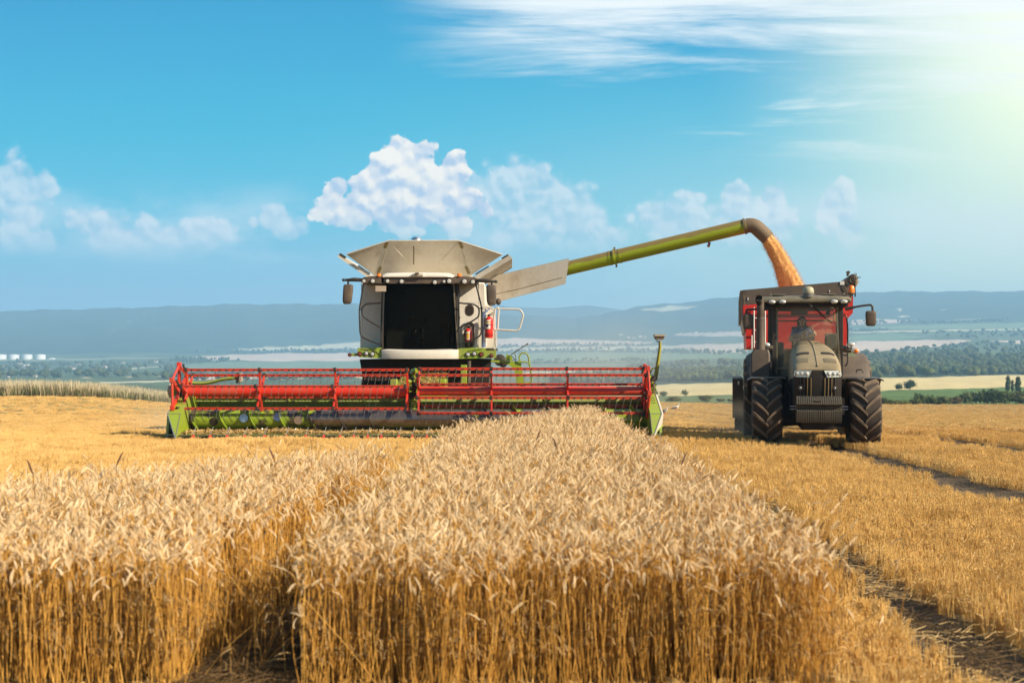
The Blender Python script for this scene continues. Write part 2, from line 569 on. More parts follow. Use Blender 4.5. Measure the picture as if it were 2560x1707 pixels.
# ---- dividers at both ends
def divider(x_in, x_out, name, tpx):
    s = 1 if x_out > x_in else -1
    mb = cb()
    w = x_out - x_in
    tip = W(tpx, 1096, 25.45)
    # upper front panel, lower snout of three faces running to the tip
    A = V((x_in, 26.1, W(0, 1034, 26.1).z)); B = V((x_in + w * .74, 26.1, A.z)); Cc = V((x_out, 26.5, A.z - .02))
    At = V((x_in, 26.9, W(0, 990, 26.9).z + .05)); Bt = V((x_in + w * .62, 26.9, At.z)); Ct = V((x_out - w * .1, 27.3, At.z - .03))
    Ai = V((x_in, 26.3, W(0, 1078, 26.3).z)); Co = V((x_out, 26.7, W(0, 1064, 26.7).z))
    mb.add([A, B, Bt, At], [(0, 1, 2, 3)], 0)
    mb.add([B, Cc, Ct, Bt], [(0, 1, 2, 3)], 1)
    mb.add([A, B, tip], [(0, 2, 1)], 0)
    mb.add([B, Cc, Co, tip], [(0, 3, 2, 1)], 1)
    mb.add([A, Ai, tip], [(0, 1, 2)], 0)
    mb.add([Ai, Co, tip], [(0, 1, 2)], 2)
    back = [V((p.x, 27.75, p.z)) for p in (At, Bt, Ct, Co, Ai)]
    mb.add([At, Bt] + back[:2], [(0, 1, 3, 2)], 0)
    mb.add([Bt, Ct] + back[1:3], [(0, 1, 3, 2)], 1)
    mb.add([Ct, Cc, Co, back[2], back[3]], [(0, 1, 2, 4, 3)], 1)
    mb.add([At, A, Ai, back[0], back[4]], [(0, 1, 2, 4, 3)], 0)
    mb.add(back, [(0, 1, 2, 3, 4)], 0)
    o = part(mb, name, [M['green'], M['white'], M['dark']], recalc=True)
    e = cb()     # dark seams, steel edges, lower lime strip
    for p, q, r in ((A, B, .012), (B, tip, .014), (A, tip, .010), (B, Bt, .012)):
        e.tube([p, q], r, 6, 0)
    e.tube([Co + V((0, -.05, .0)), tip.lerp(Co, .35) + V((0, 0, .05))], .02, 6, 1)
    for i in range(3):
        for j in range(3):
            q = A.lerp(At, .55 + i * .12).lerp(B.lerp(Bt, .55 + i * .12), .35 + j * .16)
            e.ball(q + V((0, -.004, .004)), .013, 2, 6, 4)
    part(e, 'divider_trim', [M['wire'], M['green'], M['dark']], o)


divider(W(457, 0, 26.3).x, W(424, 0, 26.6).x, 'crop_divider', 438)
divider(W(1623, 0, 26.3).x, W(1657, 0, 26.6).x, 'crop_divider', 1632)

# ---- two reels
def reel(px0, px1, front_phase, cyp, D, outer, sups):
    """tine reel between two image columns; outer = -1/1 side of the big end plate"""
    c = W((px0 + px1) / 2, cyp, D); x0, x1 = W(px0, 0, D).x, W(px1, 0, D).x
    z0 = c.z; R = .565
    mb = cb()
    mb.lathe((x0, D, z0), (1, 0, 0), [(0, 0), (.115, 0)] + [(.115, (x1 - x0) * i / 20) for i in range(1, 21)] + [(0, x1 - x0)], 28)
    rl = part(mb, 'reel', [M['red']])
    ph = [front_phase + 60 * i for i in range(6)]
    pos = [V((0, D + R * math.cos(math.radians(t)), z0 - R * math.sin(math.radians(t)))) for t in ph]
    for i, p in enumerate(pos):
        b = cb()
        # square-ish bar with an upper lit lip
        b.bx(x0 - .02, x1 + .04, p.y - .022, p.y + .022, p.z - .034, p.z + .012, 0)
        b.bx(x0 - .02, x1 + .04, p.y - .034, p.y + .022, p.z + .012, p.z + .032, 0)
        n = int((x1 - x0) / .172)
        for j in range(n):
            x = x0 + .09 + j * .172
            lean = -.045 + RNG.normal() * .006
            b.tube([(x, p.y - .03, p.z - .005), (x, p.y - .035, p.z - .05), (x + lean * .5, p.y + .0, p.z - .16), (x + lean, p.y + .045, p.z - .26)], .0052, 4, 1, cap=False)
            b.box((x, p.y - .036, p.z - .008), (.028, .012, .028), 2)
        part(b, 'tine_bar', [M['red_bar'], M['wire'], M['black']], rl)
    for px in sups:
        x = W(px, 0, D).x
        s_ = cb()
        for i, p in enumerate(pos):
            q = V((x, p.y, p.z)); o_ = V((x, D, z0)); d = (q - o_).normalized(); t = V((0, -d.z, d.y))
            rings = []
            for f_, w_ in ((.10, .075), (.35, .06), (.80, .035), (.97, .028)):
                m_ = o_ + (q - o_) * f_
                rings.append([m_ + V((-.022, 0, 0)) + t * w_, m_ + V((.022, 0, 0)) + t * w_, m_ + V((.022, 0, 0)) - t * w_, m_ + V((-.022, 0, 0)) - t * w_])
            s_.loft(rings, 0, False)
            s_.box(q, (.055, .09, .11), 1)
        part(s_, 'reel_spider', [M['red'], M['black']], rl, .004)
    # large end star: plate ring of arms outside the bars
    xe = (x0 - .09) if outer < 0 else (x1 + .09)
    e = cb()
    oo = V((xe, D - .03, z0))
    off = 12
    rim = [oo + V((0, (R + .11) * math.cos(math.radians(t + off)), -(R + .11) * math.sin(math.radians(t + off)))) for t in ph]
    for i in range(6):
        a_, b_ = rim[i], rim[(i + 1) % 6]
        e.tube([a_, b_], [.035, .035], 4, 0, smooth=False)
        d = (a_ - oo).normalized(); t = V((0, -d.z, d.y))
        e.loft([[oo + (a_ - oo) * f_ + V((sx * .028, 0, 0)) + t * (sy * w_) for sx, sy in ((-1, 1), (1, 1), (1, -1), (-1, -1))] for f_, w_ in ((.05, .08), (1.0, .04))], 0, False)
        e.box(a_, (.09, .12, .12), 0)
        e.cyl(a_ + V((-.10 * outer, 0, 0)), V((a_.x - .16 * outer, pos[i].y, pos[i].z)), .03, 8, 1)
    part(e, 'reel_end_star', [M['red'], M['black']], rl, .005)
    return rl


reel(459, 1020, 15, 979, 26.85, -1, (470, 652, 840, 1019))
reel(1044, 1606, 45, 977, 26.85, 1, (1047, 1229, 1418, 1609))

# reel drive and bearing between the reels, hydraulic lumps at the right end
g = cb()
for i in range(26):
    t = RNG.random(3)
    p = W(1024 + 20 * t[0], 925 + 140 * t[1], 26.95 + .35 * t[2])
    g.box(p, (.06 + .08 * RNG.random(), .1, .06 + .1 * RNG.random()), int(RNG.random() * 3), Euler(tuple(RNG.random(3) * .6)).to_matrix())
p0 = W(1033, 940, 27.3); g.bx(p0.x - .035, p0.x + .035, 27.2, 27.5, W(0, 1040, 27.3).z, p0.z, 1)
part(g, 'reel_drive', [M['dark'], M['green'], M['brown']])
g = cb()
for i in range(22):
    t = RNG.random(3)
    p = W(1624 + 12 * t[0], 944 + 45 * t[1], 27.2 + .3 * t[2])
    g.box(p, (.05 + .06 * RNG.random(), .1, .05 + .08 * RNG.random()), int(RNG.random() * 3), Euler(tuple(RNG.random(3) * .8)).to_matrix())
g.bx(W(1625, 0, 27.4).x, W(1637, 0, 27.4).x, 27.2, 27.7, W(0, 1000, 27.4).z, W(0, 960, 27.4).z, 1)
part(g, 'reel_hydraulics', [M['brown'], M['green'], M['cast']])

# reel lift arms from the header back to both ends
for px in (452, 1617):
    g = cb(); a0, a1 = W(px, 985, 27.6), W(px, 979, 26.9)
    g.tube([a0, a1], .05, 6, 0)
    part(g, 'reel_arm', [M['green']])

# ---- left end: grey round feeler pan + green arm with lamp; right end: marker post
g = cb()
c = W(430, 976, 27.2)
g.lathe(c + V((-.08, 0, 0)), (1, 0, 0), [(0, 0), (.12, 0), (.185, .03), (.19, .10), (.15, .12)], 24, 0)
g.lathe(c + V((.04, 0, 0)), (1, 0, 0), [(.15, 0), (.12, .08), (.05, .10), (0, .10)], 20, 1)
g.tube([c + V((.10, 0, .12)), c + V((.18, .0, .2)), c + V((.26, 0, .22))], .012, 6, 1)
g.bx(c.x + .08, c.x + .32, 27.1, 27.4, c.z - .06, c.z + .06, 1)
part(g, 'drive_pulley', [M['plate'], M['green']], bevel=.01)
g = cb()
g.tube(roundpath([W(462, 950, 27.8), W(482, 958, 27.8), W(520, 958, 27.8), W(560, 947, 27.75), W(589, 945, 27.7)], .3), .045, 4, 0, smooth=False)
part(g, 'lamp_arm', [M['green']])
g = cb()
c = W(597, 945, 27.7)
g.loft([[c + V((x, -.05 + dy, z)) for x, z in ((-.07, -.13), (.02, -.13), (.03, .13), (-.05, .13))] for dy in (0, .12)], 0, False)
g.prism([c + V((.03, -.06, -.11)), c + V((.085, -.06, -.09)), c + V((.075, -.06, .13)), c + V((.03, -.06, .13))], (0, .13, 0), 1)
g.tube([c + V((-.08, 0, .08)), c + V((-.03, 0, .08))], .02, 6, 0)
part(g, 'edge_lamp', [M['dark'], M['plate']], bevel=.008)
g = cb()
pp = [W(1638, 950, 27.6), W(1645, 905, 27.6), W(1650, 868, 27.6), W(1650, 852, 27.6)]
g.tube(pp, [.055, .05, .042, .038], 4, 0, smooth=False)
g.tube([W(1603, 958, 27.7), W(1624, 932, 27.65), W(1632, 920, 27.62), W(1641, 920, 27.6)], .022, 6, 0)
post = part(g, 'sensor_post', [paint('olive_post', (.30, .27, .03), .5, dirt=.3)], bevel=.006)
g = cb()
c = W(1648, 843, 27.6)
g.loft([[c + V((sx * hw, sy * .1, z)) for sx, sy in ((-1, -1), (1, -1), (1, 1), (-1, 1))] for z, hw in ((-.065, .08), (-.03, .115), (.02, .125))], 0, False)
g.loft([[c + V((sx * hw, sy * .13, z)) for sx, sy in ((-1, -1), (1, -1), (1, 1), (-1, 1))] for z, hw in ((.02, .14), (.07, .13))], 1, False)
g.tube([c + V((-.06, 0, -.06)), c + V((-.05, 0, -.12)), c + V((-.01, 0, -.12))], .012, 6, 0)
part(g, 'sensor_head', [M['brown'], M['plate']], post, .008)

# ---- chassis, feeder house, wheels
g = cb()
x0, x1 = W(899, 0, 29.7).x, W(1228, 0, 29.7).x
zt, zm = W(0, 898, 29.7).z, W(0, 965, 29.9).z
g.loft([[V((xa, 29.7, z)), V((xb, 29.7, z)), V((xb - .1, 36.0, z)), V((xa + .1, 36.0, z))] for xa, xb, z in ((x0 + .13, x1 - .10, .62), (x0 + .12, x1 - .08, zm), (x0, x1, zt))], 0, False)
part(g, 'chassis', [M['dark']])
g = cb()
fa, fb = W(985, 0, 27.8).x, W(1118, 0, 27.8).x
g.hexa([V((fa, 27.7, .12)), V((fb, 27.7, .12)), V((fa + .1, 29.9, .75)), V((fb - .1, 29.9, .75)),
        V((fa, 27.7, W(0, 968, 27.7).z)), V((fb, 27.7, W(0, 968, 27.7).z)), V((fa + .1, 29.9, W(0, 926, 29.9).z)), V((fb - .1, 29.9, W(0, 926, 29.9).z))], 0)
for px0_, px1_ in ((975, 992), (1098, 1115)):
    g.bx(W(px0_, 0, 27.75).x, W(px1_, 0, 27.75).x, 27.72, 28.1, .5, W(0, 948, 27.75).z, 0)
feeder = part(g, 'feeder_house', [M['green']], bevel=.02)
g = cb()
for i in range(1500):
    u, v = RNG.random(2); y = 27.75 + v * 2.0
    x = fa + .1 + u * (fb - fa - .2)
    z = W(0, 968, 27.7).z + (W(0, 926, 29.9).z - W(0, 968, 27.7).z) * (y - 27.7) / 2.2 + RNG.random() * .07 * (1 - abs(u - .5)) + .006
    an, l = RNG.random() * math.pi, .05 + RNG.random() * .14
    d = V((math.cos(an), math.sin(an), RNG.normal() * .3)) * l; w = V((-d.y, d.x, 0)).normalized() * .007
    p = V((x, y, z)); g.add([p - d / 2 - w, p - d / 2 + w, p + d / 2 + w, p + d / 2 - w], [(0, 1, 2, 3)])
part(g, 'straw_heap', [M['chaff']], feeder)['kind'] = 'stuff'
g = cb()
g.bx(W(1152, 0, 28.6).x, W(1167, 0, 28.6).x, 28.55, 28.75, W(0, 962, 28.6).z, W(0, 912, 28.6).z, 0)
part(g, 'lift_strut', [M['green']], bevel=.01)
g = cb()
g.cyl(W(1172, 965, 28.8), W(1173, 902, 28.8), .05, 12)
part(g, 'lift_cylinder', [M['brown']])


def lug_tyre(mb, c, R, w, n_l, rim_r, m0=0, m1=1, axis=V((1, 0, 0)), lug_h=.045, lug_w=.05, vdir=1, skew=.42):
    """tractor tyre around axis x through c, with chevron lugs"""
    c = V(c)
    hw = w / 2
    prof = [(rim_r, -hw * .72), (rim_r + .03, -hw * .86), (R * .80, -hw * .99), (R * .90, -hw), (R * .965, -hw * .90), (R * .985, -hw * .55), (R, -hw * .1),
            (R, hw * .1), (R * .985, hw * .55), (R * .965, hw * .90), (R * .90, hw), (R * .80, hw * .99), (rim_r + .03, hw * .86), (rim_r, hw * .72)]
    mb.lathe(c, (1, 0, 0), prof, 56, m0)

    def surf(s, phi, h):      # s in -1..1 across the tread
        a = abs(s)
        r = R * (1 - .03 * a ** 2.2) + h
        x = s * hw
        if a > .93: r -= (a - .93) * 1.5 * R * .5
        return c + V((x, -math.cos(phi) * r, math.sin(phi) * r))
    for side in (-1, 1):
        for i in range(n_l):
            p0 = 2 * math.pi * (i + (.5 if side > 0 else 0)) / n_l
            rings = []
            for k_ in range(7):
                t = k_ / 6
                s = side * (-.06 + 1.06 * t)
                phi = p0 + vdir * skew * (t ** .85)
                wl = lug_w * (1.0 + .35 * t) / R
                hh = lug_h * (1.0 if t < .9 else .9)
                rings.append([surf(s, phi - wl * .62, -.01), surf(s, phi - wl * .42, hh), surf(s, phi + wl * .42, hh), surf(s, phi + wl * .62, -.01)])
            # shoulder end going down the sidewall
            s = side * 1.02; phi = p0 + vdir * skew * 1.06
            wl = lug_w * 1.3 / R
            low = lambda ph, r: c + V((s * hw, -math.cos(ph) * r, math.sin(ph) * r))
            rings.append([low(phi - wl * .6, R * .84), low(phi - wl * .4, R * .88), low(phi + wl * .4, R * .88), low(phi + wl * .6, R * .84)])
            mb.loft(rings, m1, False, True)


def rim(mb, c, rim_r, hw, m0=0):
    c = V(c)
    mb.lathe(c, (1, 0, 0), [(rim_r, -hw * .72), (rim_r * .96, -hw * .66), (rim_r * .90, -hw * .3), (rim_r * .55, -hw * .15), (rim_r * .3, -hw * .32), (0, -hw * .34)], 32, m0)
    mb.lathe(c, (1, 0, 0), [(0, hw * .34), (rim_r * .3, hw * .32), (rim_r * .55, hw * .15), (rim_r * .90, hw * .3), (rim_r * .96, hw * .66), (rim_r, hw * .72)], 32, m0)


for x, y, R, w in ((CX - 1.5, 31.0, .92, .62), (CX + 1.5, 31.0, .92, .62), (CX - 1.6, 35.6, .70, .5), (CX + 1.72, 35.6, .72, .5)):
    z = Gs(x, y) + R
    mb = cb(); rim(mb, (x, y, z), R * .55, w / 2)
    wheel = part(mb, 'wheel', [M['cast']])
    mb = cb(); lug_tyre(mb, (x, y, z), R, w, 18, R * .55, lug_w=.07)
    part(mb, 'tyre', [M['rubber'], M['lug']], wheel)

# ---- body with the white front panels either side of the cab
x0, x1 = W(900, 0, 29.9).x, W(1213, 0, 29.9).x
zt, zb_ = W(0, 706, 29.9).z, W(0, 893, 29.9).z
g = cb(); g.bx(x0 + .02, x1 - .02, 29.94, 36.5, zb_, zt, 0)
body = part(g, 'body', [M['white']], bevel=.03)
g = cb()
ys = W(0, 757, 29.85).z; yb = W(0, 872, 29.85).z; yt = W(0, 709, 29.85).z
for a_, b_ in ((900, 957), (1149, 1196)):
    xa, xb = W(a_, 0, 29.85).x, W(b_, 0, 29.85).x
    if a_ == 900:
        sk = .08
        g = cb(); g.prism([(xa + .06, 29.90, yb), (xb, 29.90, yb), (xb, 29.90, ys - .004), (xa + .08, 29.90, ys - .004)], (0, -.05, 0))
        part(g, 'front_panel', [M['white']], bevel=.012); g = cb()
        g.prism([(xa + .08, 29.90, ys + .004), (xb, 29.90, ys + .004), (xb, 29.90, yt), (xa + .12, 29.90, yt)], (0, -.05, 0))
        part(g, 'front_panel', [M['white']], bevel=.012); g = cb()
        g.prism([(xa, 29.92, yb), (xa + .05, 29.92, yb), (xa + .07, 29.92, ys + .1), (xa + .01, 29.92, ys + .1)], (0, -.03, 0)); part(g, 'panel_edge', [M['white']], bevel=.012)
    else:
        g = cb(); g.prism([(xa, 29.90, yb), (xb, 29.90, yb), (xb, 29.90, ys - .004), (xa, 29.90, ys - .004)], (0, -.05, 0))
        part(g, 'front_panel', [M['white']], bevel=.012); g = cb()
        g.prism([(xa, 29.90, ys + .004), (xb, 29.90, ys + .004), (xb - .02, 29.90, yt), (xa, 29.90, yt)], (0, -.05, 0)); part(g, 'front_panel', [M['white']], bevel=.012)
g = cb()       # right-hand side column behind the ladder platform
xa, xb, xc = W(1197, 0, 29.9).x, W(1214, 0, 29.9).x, W(1238, 0, 30.4).x
g.prism([(xa, 29.92, yb - .1), (xb, 29.92, yb - .1), (xb - .04, 29.92, yt), (xa, 29.92, yt)], (0, .06, 0))
g.prism([(xb + .02, 30.4, yb - .25), (xc, 30.4, yb - .25), (xc - .05, 30.4, W(0, 770, 30.4).z), (xb, 30.4, W(0, 760, 30.4).z)], (0, .8, 0))
part(g, 'side_column', [M['white_rail']], bevel=.012)
# oval port, and extinguisher niche as a flush plate coloured like recess shade
def stadium(cx, y, z0, z1, hw, n=8):
    pts = []
    for i in range(n + 1):
        t = math.pi * i / n
        pts.append(V((cx + math.cos(t) * hw, y, z1 - hw + math.sin(t) * hw)))
    for i in range(n + 1):
        t = math.pi + math.pi * i / n
        pts.append(V((cx + math.cos(t) * hw, y, z0 + hw + math.sin(t) * hw)))
    return pts


g = cb()
cx = W(1174, 0, 29.84).x
g.prism(stadium(cx, 29.853, W(0, 790, 29.84).z, W(0, 761, 29.84).z, .125), (0, -.012, 0), 1)
g.prism(stadium(cx, 29.842, W(0, 788, 29.84).z, W(0, 763, 29.84).z, .098), (0, -.006, 0), 0)
g.prism(stadium(cx, 29.853, W(0, 870, 29.84).z, W(0, 804, 29.84).z, .135), (0, -.012, 0), 1)
g.prism(stadium(cx, 29.842, W(0, 868, 29.84).z, W(0, 806, 29.84).z, .118), (0, -.004, 0), 2)
part(g, 'panel_port', [M['dark'], M['brown'], paint('niche', (.20, .18, .14), .7, dirt=.3)])

# ---- cab
zc0, zc1 = W(0, 873, 29.3).z, W(0, 706, 29.3).z
cx0, cx1 = W(955, 0, 29.3).x, W(1144, 0, 29.3).x
cabm = cb()
cabm.bx(cx0 + .03, cx1 - .03, 31.0, 31.06, zc0, zc1, 0)                 # rear wall
cabm.bx(cx0 + .03, cx1 - .03, 29.25, 31.0, zc0 - .02, zc0 + .03, 0)      # floor
cabm.bx(cx0 + .03, cx1 - .03, 29.25, 31.0, zc1 - .03, zc1 + .02, 0)      # ceiling
for xa, s in ((cx0, 1), (cx1, -1)):
    cabm.bx(min(xa, xa + .05 * s), max(xa, xa + .05 * s), 29.3, 31.0, zc0, zc1, 0)
    cabm.tube([(xa + .01 * s, 29.24, zc0), (xa + .02 * s, 29.2, (zc0 + zc1) / 2), (xa + .045 * s, 29.24, zc1)], .045, 6, 0)
cabm.bx(cx0, cx1, 29.16, 29.3, zc1 - .05, zc1 + .08, 0)
cabm.bx(cx0, cx1, 29.12, 29.3, zc0 - .05, zc0 + .02, 0)
cab = part(cabm, 'cab', [M['dark']])
g = cb()
rings = []
for i in range(13):
    t = i / 12; x = cx0 + .05 + (cx1 - cx0 - .10) * t
    y = 29.26 - .18 * math.sin(math.pi * t) ** .7
    rings.append([V((x, y, zc0)), V((x, y - .03, zc0 + (zc1 - zc0) * .5)), V((x, y, zc1 - .02))])
g.loft(rings, 0, True, False, closed=False)
part(g, 'windscreen', [M['glass_dark']], cab)
g = cb()       # seats and console inside
sx = W(1046, 0, 30.2).x
g.bx(sx - .28, sx + .28, 30.1, 30.6, zc0 + .40, zc0 + .52); g.bx(sx - .26, sx + .26, 30.56, 30.7, zc0 + .5, zc0 + 1.15)
g.bx(sx - .15, sx + .15, 30.2, 30.5, zc0 + .03, zc0 + .4)
part(g, 'driver_seat', [M['seat']], cab, .04)
g = cb()
g.tube(arc((0, 0, 0), .19, 0, 360, 24), .014, 8)
for t in (90, 210, 330): g.tube([(0, 0, 0), (math.cos(math.radians(t)) * .19, 0, math.sin(math.radians(t)) * .19)], .012, 6)
g.tube([(0, 0, 0), (0, -.18, -.55)], .03, 8)
stw = g.build('steering_wheel', [M['black']], cab, loc=V((sx, 29.75, zc0 + .78)) - CO); stw.rotation_euler = (math.radians(-25), 0, 0)
g = cb()       # right inside post with pale sun blind strip
xr = W(1139, 0, 29.2).x
g.prism([(xr - .075, 29.17, zc1), (xr - .03, 29.17, zc1), (xr + .07, 29.17, zc0 + .06), (xr + .045, 29.17, zc0 + .06)], (0, .02, 0))
part(g, 'door_post', [paint('post_khaki', (.15, .12, .08), .5, dirt=.3)], cab)

# roof: brown fascia with corner pods, white cap, lights, beacons
g = cb()
y0, y1 = W(0, 692, 29.1).z, W(0, 708, 29.1).z
g.prism([V((W(px, 0, 29.1).x, 28.98, W(0, py, 29.0).z)) for px, py in ((955, 693), (1135, 693), (1135, 709), (955, 709))], (0, 2.1, 0), 0)
for pts in (((904, 697), (910, 693), (930, 690), (960, 691), (960, 708), (907, 708), (903, 705)), ((1134, 691), (1165, 691), (1186, 693), (1194, 697), (1195, 705), (1190, 708), (1134, 708))):
    g.prism([W(a_, b_, 29.0) + V((0, -.02, 0)) for a_, b_ in pts], (0, 1.0, 0), 0)
roof = part(g, 'cab_roof', [M['brown']], bevel=.02)
g = cb()
rings = []
for y, zt_, zl, hw in ((28.92, 689.5, 694, .80), (28.95, 684, 695, .93), (29.1, 682, 695, .985), (29.8, 678, 695, 1.0), (30.9, 679, 695, .98)):
    cx = W(1046, 0, 29.3).x; z1_, z0_ = W(0, zt_, 29.2).z, W(0, zl, 29.2).z
    rings.append([V((cx + hw * f_, y, z0_ + (z1_ - z0_) * g_)) for f_, g_ in ((-1, 0), (-.97, .55), (-.85, .9), (-.4, 1), (.4, 1), (.85, .9), (.97, .55), (1, 0))])
g.loft(rings, 0, True, True)
part(g, 'roof_cap', [M['white']], roof)
g = cb()
c = W(1045, 687, 28.9); g.box(c, (.28, .1, .07), 1); g.box(c + V((-.02, -.03, .03)), (.1, .1, .05), 0)
part(g, 'roof_marker', [M['brown'], M['cover']], roof, .01)
for px, py, r in ((910, 703, .045), (932, 703, .055), (969, 703, .05), (1004, 704, .055), (1087, 706, .055), (1123, 703, .06), (1161, 704, .062), (1182, 705, .055), (1110, 704, .04)):
    mb = MB(); mb.lathe((0, 0, 0), (0, -1, 0), [(r * 1.25, 0), (r * 1.2, .03), (r, .035)], 16, 0); mb.lathe((0, 0, 0), (0, -1, 0), [(r, .03), (r * .8, .045), (0, .05)], 16, 1)
    mb.build('work_light', [M['dark'], M['glassy']], roof, loc=W(px, py, 28.97) - CO)
for px in (947, 1148):
    mb = MB(); mb.lathe((0, 0, 0), (0, 0, 1), [(.06, 0), (.06, .03), (.055, .075), (.03, .085), (0, .086)], 16)
    mb.build('beacon', [M['orange']], roof, loc=W(px, 691.5, 29.0) - CO)

# mirrors
for s, arm, mir in ((-1, [(905, 700), (885, 699), (870, 700), (859, 700)], (869.5, 711, 760)), (1, [(1194, 701), (1215, 702), (1228, 703), (1240, 704)], (1228.5, 712, 763))):
    g = cb()
    g.tube([W(a_, b_, 28.95) for a_, b_ in arm], [.05, .055, .04, .028], 8, 0)
    g.ball(W(*arm[-1], 28.95), .045, 0, 10, 6)
    g.tube([W(mir[0] + 1, arm[2][1], 28.95), W(mir[0] + 1, mir[1] + 3, 28.95)], .028, 8, 0)
    ma = part(g, 'mirror_arm', [M['black']])
    g = cb(); rings = []
    D = 28.9; hw = 12.6 * D / F
    for f_, w_, dx in ((0, .72, 1.5), (.06, .97, 1.4), (.3, 1, .7), (.8, .95, -1.2), (.95, .82, -1.8), (1, .6, -1.9)):
        z = W(0, mir[1] + (mir[2] - mir[1]) * f_, D).z; cx = W(mir[0] + dx * (-s if s < 0 else -1) * (1 if s < 0 else .3), 0, D).x
        rings.append([V((cx + hw * w_ * math.copysign(abs(math.cos(t)) ** .6, math.cos(t)), D + .07 * w_ * math.copysign(abs(math.sin(t)) ** .6, math.sin(t)), z)) for t in [2 * math.pi * k_ / 16 for k_ in range(16)]])
    g.loft(rings, 0, True, True)
    part(g, 'mirror', [M['brown']], ma)
    if s > 0:
        g = cb(); g.ball(W(1246, 754, 28.95), .075, 0, 12, 8, (1, .8, 1.25)); part(g, 'wide_angle_mirror', [M['brown']], ma)

# black grab rails either side of the windscreen
for pl in (((909, 709), (903, 745), (898, 775), (900, 832), (905, 843), (925, 852), (953, 862)), ((955, 757), (916, 760), (906, 767), (904, 778), (906, 790), (925, 804), (953, 820)), ((960, 728), (957, 800), (952, 862)),
           ((1189, 709), (1196, 735), (1204, 768), (1204, 828), (1200, 840), (1180, 850), (1145, 862)), ((1145, 757), (1185, 761), (1195, 767), (1198, 775), (1197, 792), (1180, 803), (1149, 820)), ((1146, 735), (1148, 800), (1145, 865))):
    g = cb(); g.tube(roundpath([W(a_, b_, 29.05) for a_, b_ in pl], .12), .021, 8)
    part(g, 'grab_rail', [M['black_rail']])
for a_, b_, c_ in ((900, 770, 906), (1204, 770, 1197), (1148, 793, 1146)):
    g = cb(); g.ball(W(a_, b_, 29.03), .035, 0, 8, 6); g.tube([W(a_, 771, 29.05), W(c_, 771, 29.05)] if b_ == 770 else [W(a_, b_ - 3, 29.04), W(a_, b_ + 3, 29.04)], .016, 6)
    part(g, 'rail_joint', [M['black_rail']])
g = cb()
a_, b_ = W(938.5, 729, 29.0), W(965, 714.5, 29.0)
g.bx(a_.x, b_.x, 28.99, 29.01, a_.z, b_.z); part(g, 'blank_number_plate', [M['plate']], bevel=.004)

# bumper: white middle, lime ends with lamps
g = cb(); rings = []
for i in range(15):
    t = i / 14; x = W(954, 0, 29.1).x + (W(1146, 0, 29.1).x - W(954, 0, 29.1).x) * t
    y = 29.10 - .20 * math.sin(math.pi * t) ** .6
    za, zb2_ = W(0, 872 + 2 * math.sin(math.pi * t), 29.0).z, W(0, 897, 29.0).z
    rings.append([V((x, y + .12, za)), V((x, y, za - .03)), V((x, y - .01, (za + zb2_) / 2)), V((x, y + .03, zb2_)), V((x, y + .2, zb2_))])
g.loft(rings, 0, True, True)
part(g, 'bumper', [M['white']])
for pts in (((894, 870), (955, 869), (959, 885), (957, 896), (900, 893), (893, 889)), ((1143, 871), (1196, 869), (1214, 872), (1214, 895), (1141, 897))):
    g = cb(); g.prism([W(a_, b_, 29.15) for a_, b_ in pts], (0, .75, 0)); part(g, 'lamp_housing', [M['green']], bevel=.025)
g = cb(); g.prism([W(a_, b_, 29.2) for a_, b_ in ((1213, 876), (1240, 876), (1240, 895), (1213, 895))], (0, .5, 0))
part(g, 'lamp_bracket', [M['green']], bevel=.012); g = cb()
g.prism([W(a_, b_, 29.2) for a_, b_ in ((873, 883), (895, 883), (895, 890), (873, 890))], (0, .05, 0))
part(g, 'lamp_bracket', [M['green']], bevel=.012)
for px, py, r, m_ in ((899, 885, .055, 'lens_r'), (916, 883, .056, 'lens_w'), (931, 885, .056, 'lens_w'), (874, 887, .042, 'lens_r'), (1170, 886, .056, 'lens_w'), (1186, 884, .056, 'lens_w'), (1203, 886, .056, 'lens_r'), (1228, 889, .045, 'lens_r')):
    mb = MB(); mb.lathe((0, 0, 0), (0, -1, 0), [(r * 1.28, -.03), (r * 1.22, .02), (r, .022), (r, .008)], 20, 0); mb.lathe((0, 0, 0), (0, -1, 0), [(r, .008), (r * .6, .022), (0, .026)], 20, 1)
    mb.build('headlamp' if m_ == 'lens_w' else 'signal_lamp', [M['dark'], M[m_]], combine, loc=W(px, py, 29.14) - CO)
for pts in (((902, 873), (925, 874), (940, 879), (951, 891)), ((1152, 893), (1163, 884), (1172, 877), (1205, 873))):
    g = cb(); g.tube([W(a_, b_, 29.145) for a_, b_ in pts], .008, 5); part(g, 'housing_seam', [M['dark']])

# right platform: floor, white rails, blue coil hose
g = cb()
g.bx(W(1200, 0, 29.6).x, W(1242, 0, 29.6).x, 29.55, 31.6, W(0, 872, 29.6).z - .05, W(0, 871, 29.6).z)
part(g, 'platform', [M['cast']])
for pl, r in ((((1206, 865), (1206, 775), (1213, 769), (1230, 769), (1237, 777), (1237, 868), (1208, 870)), .02), (((1206, 817), (1236, 819)), .014),
              (((1245, 768), (1238, 772), (1234, 800), (1234, 822), (1240, 826), (1244, 822), (1247, 772), (1243, 768)), .026),
              (((1247, 772), (1300, 773), (1309, 786), (1299, 822), (1292, 827), (1243, 824)), .024), (((1241, 826), (1240, 868), (1236, 874)), .018)):
    g = cb(); g.tube(roundpath([W(a_, b_, 29.5) for a_, b_ in pl], .1), r, 8)
    part(g, 'handrail', [M['white_rail']])
g = cb(); pl = []
for i in range(260):
    t = i / 259; y_ = 772 + 96 * t; a_ = t * 2 * math.pi * 19
    pl.append(W(1209 + 5 * math.sin(a_) + (6 * max(0, .12 - t) / .12 * 2), y_, 29.45 + .04 * math.cos(a_)))
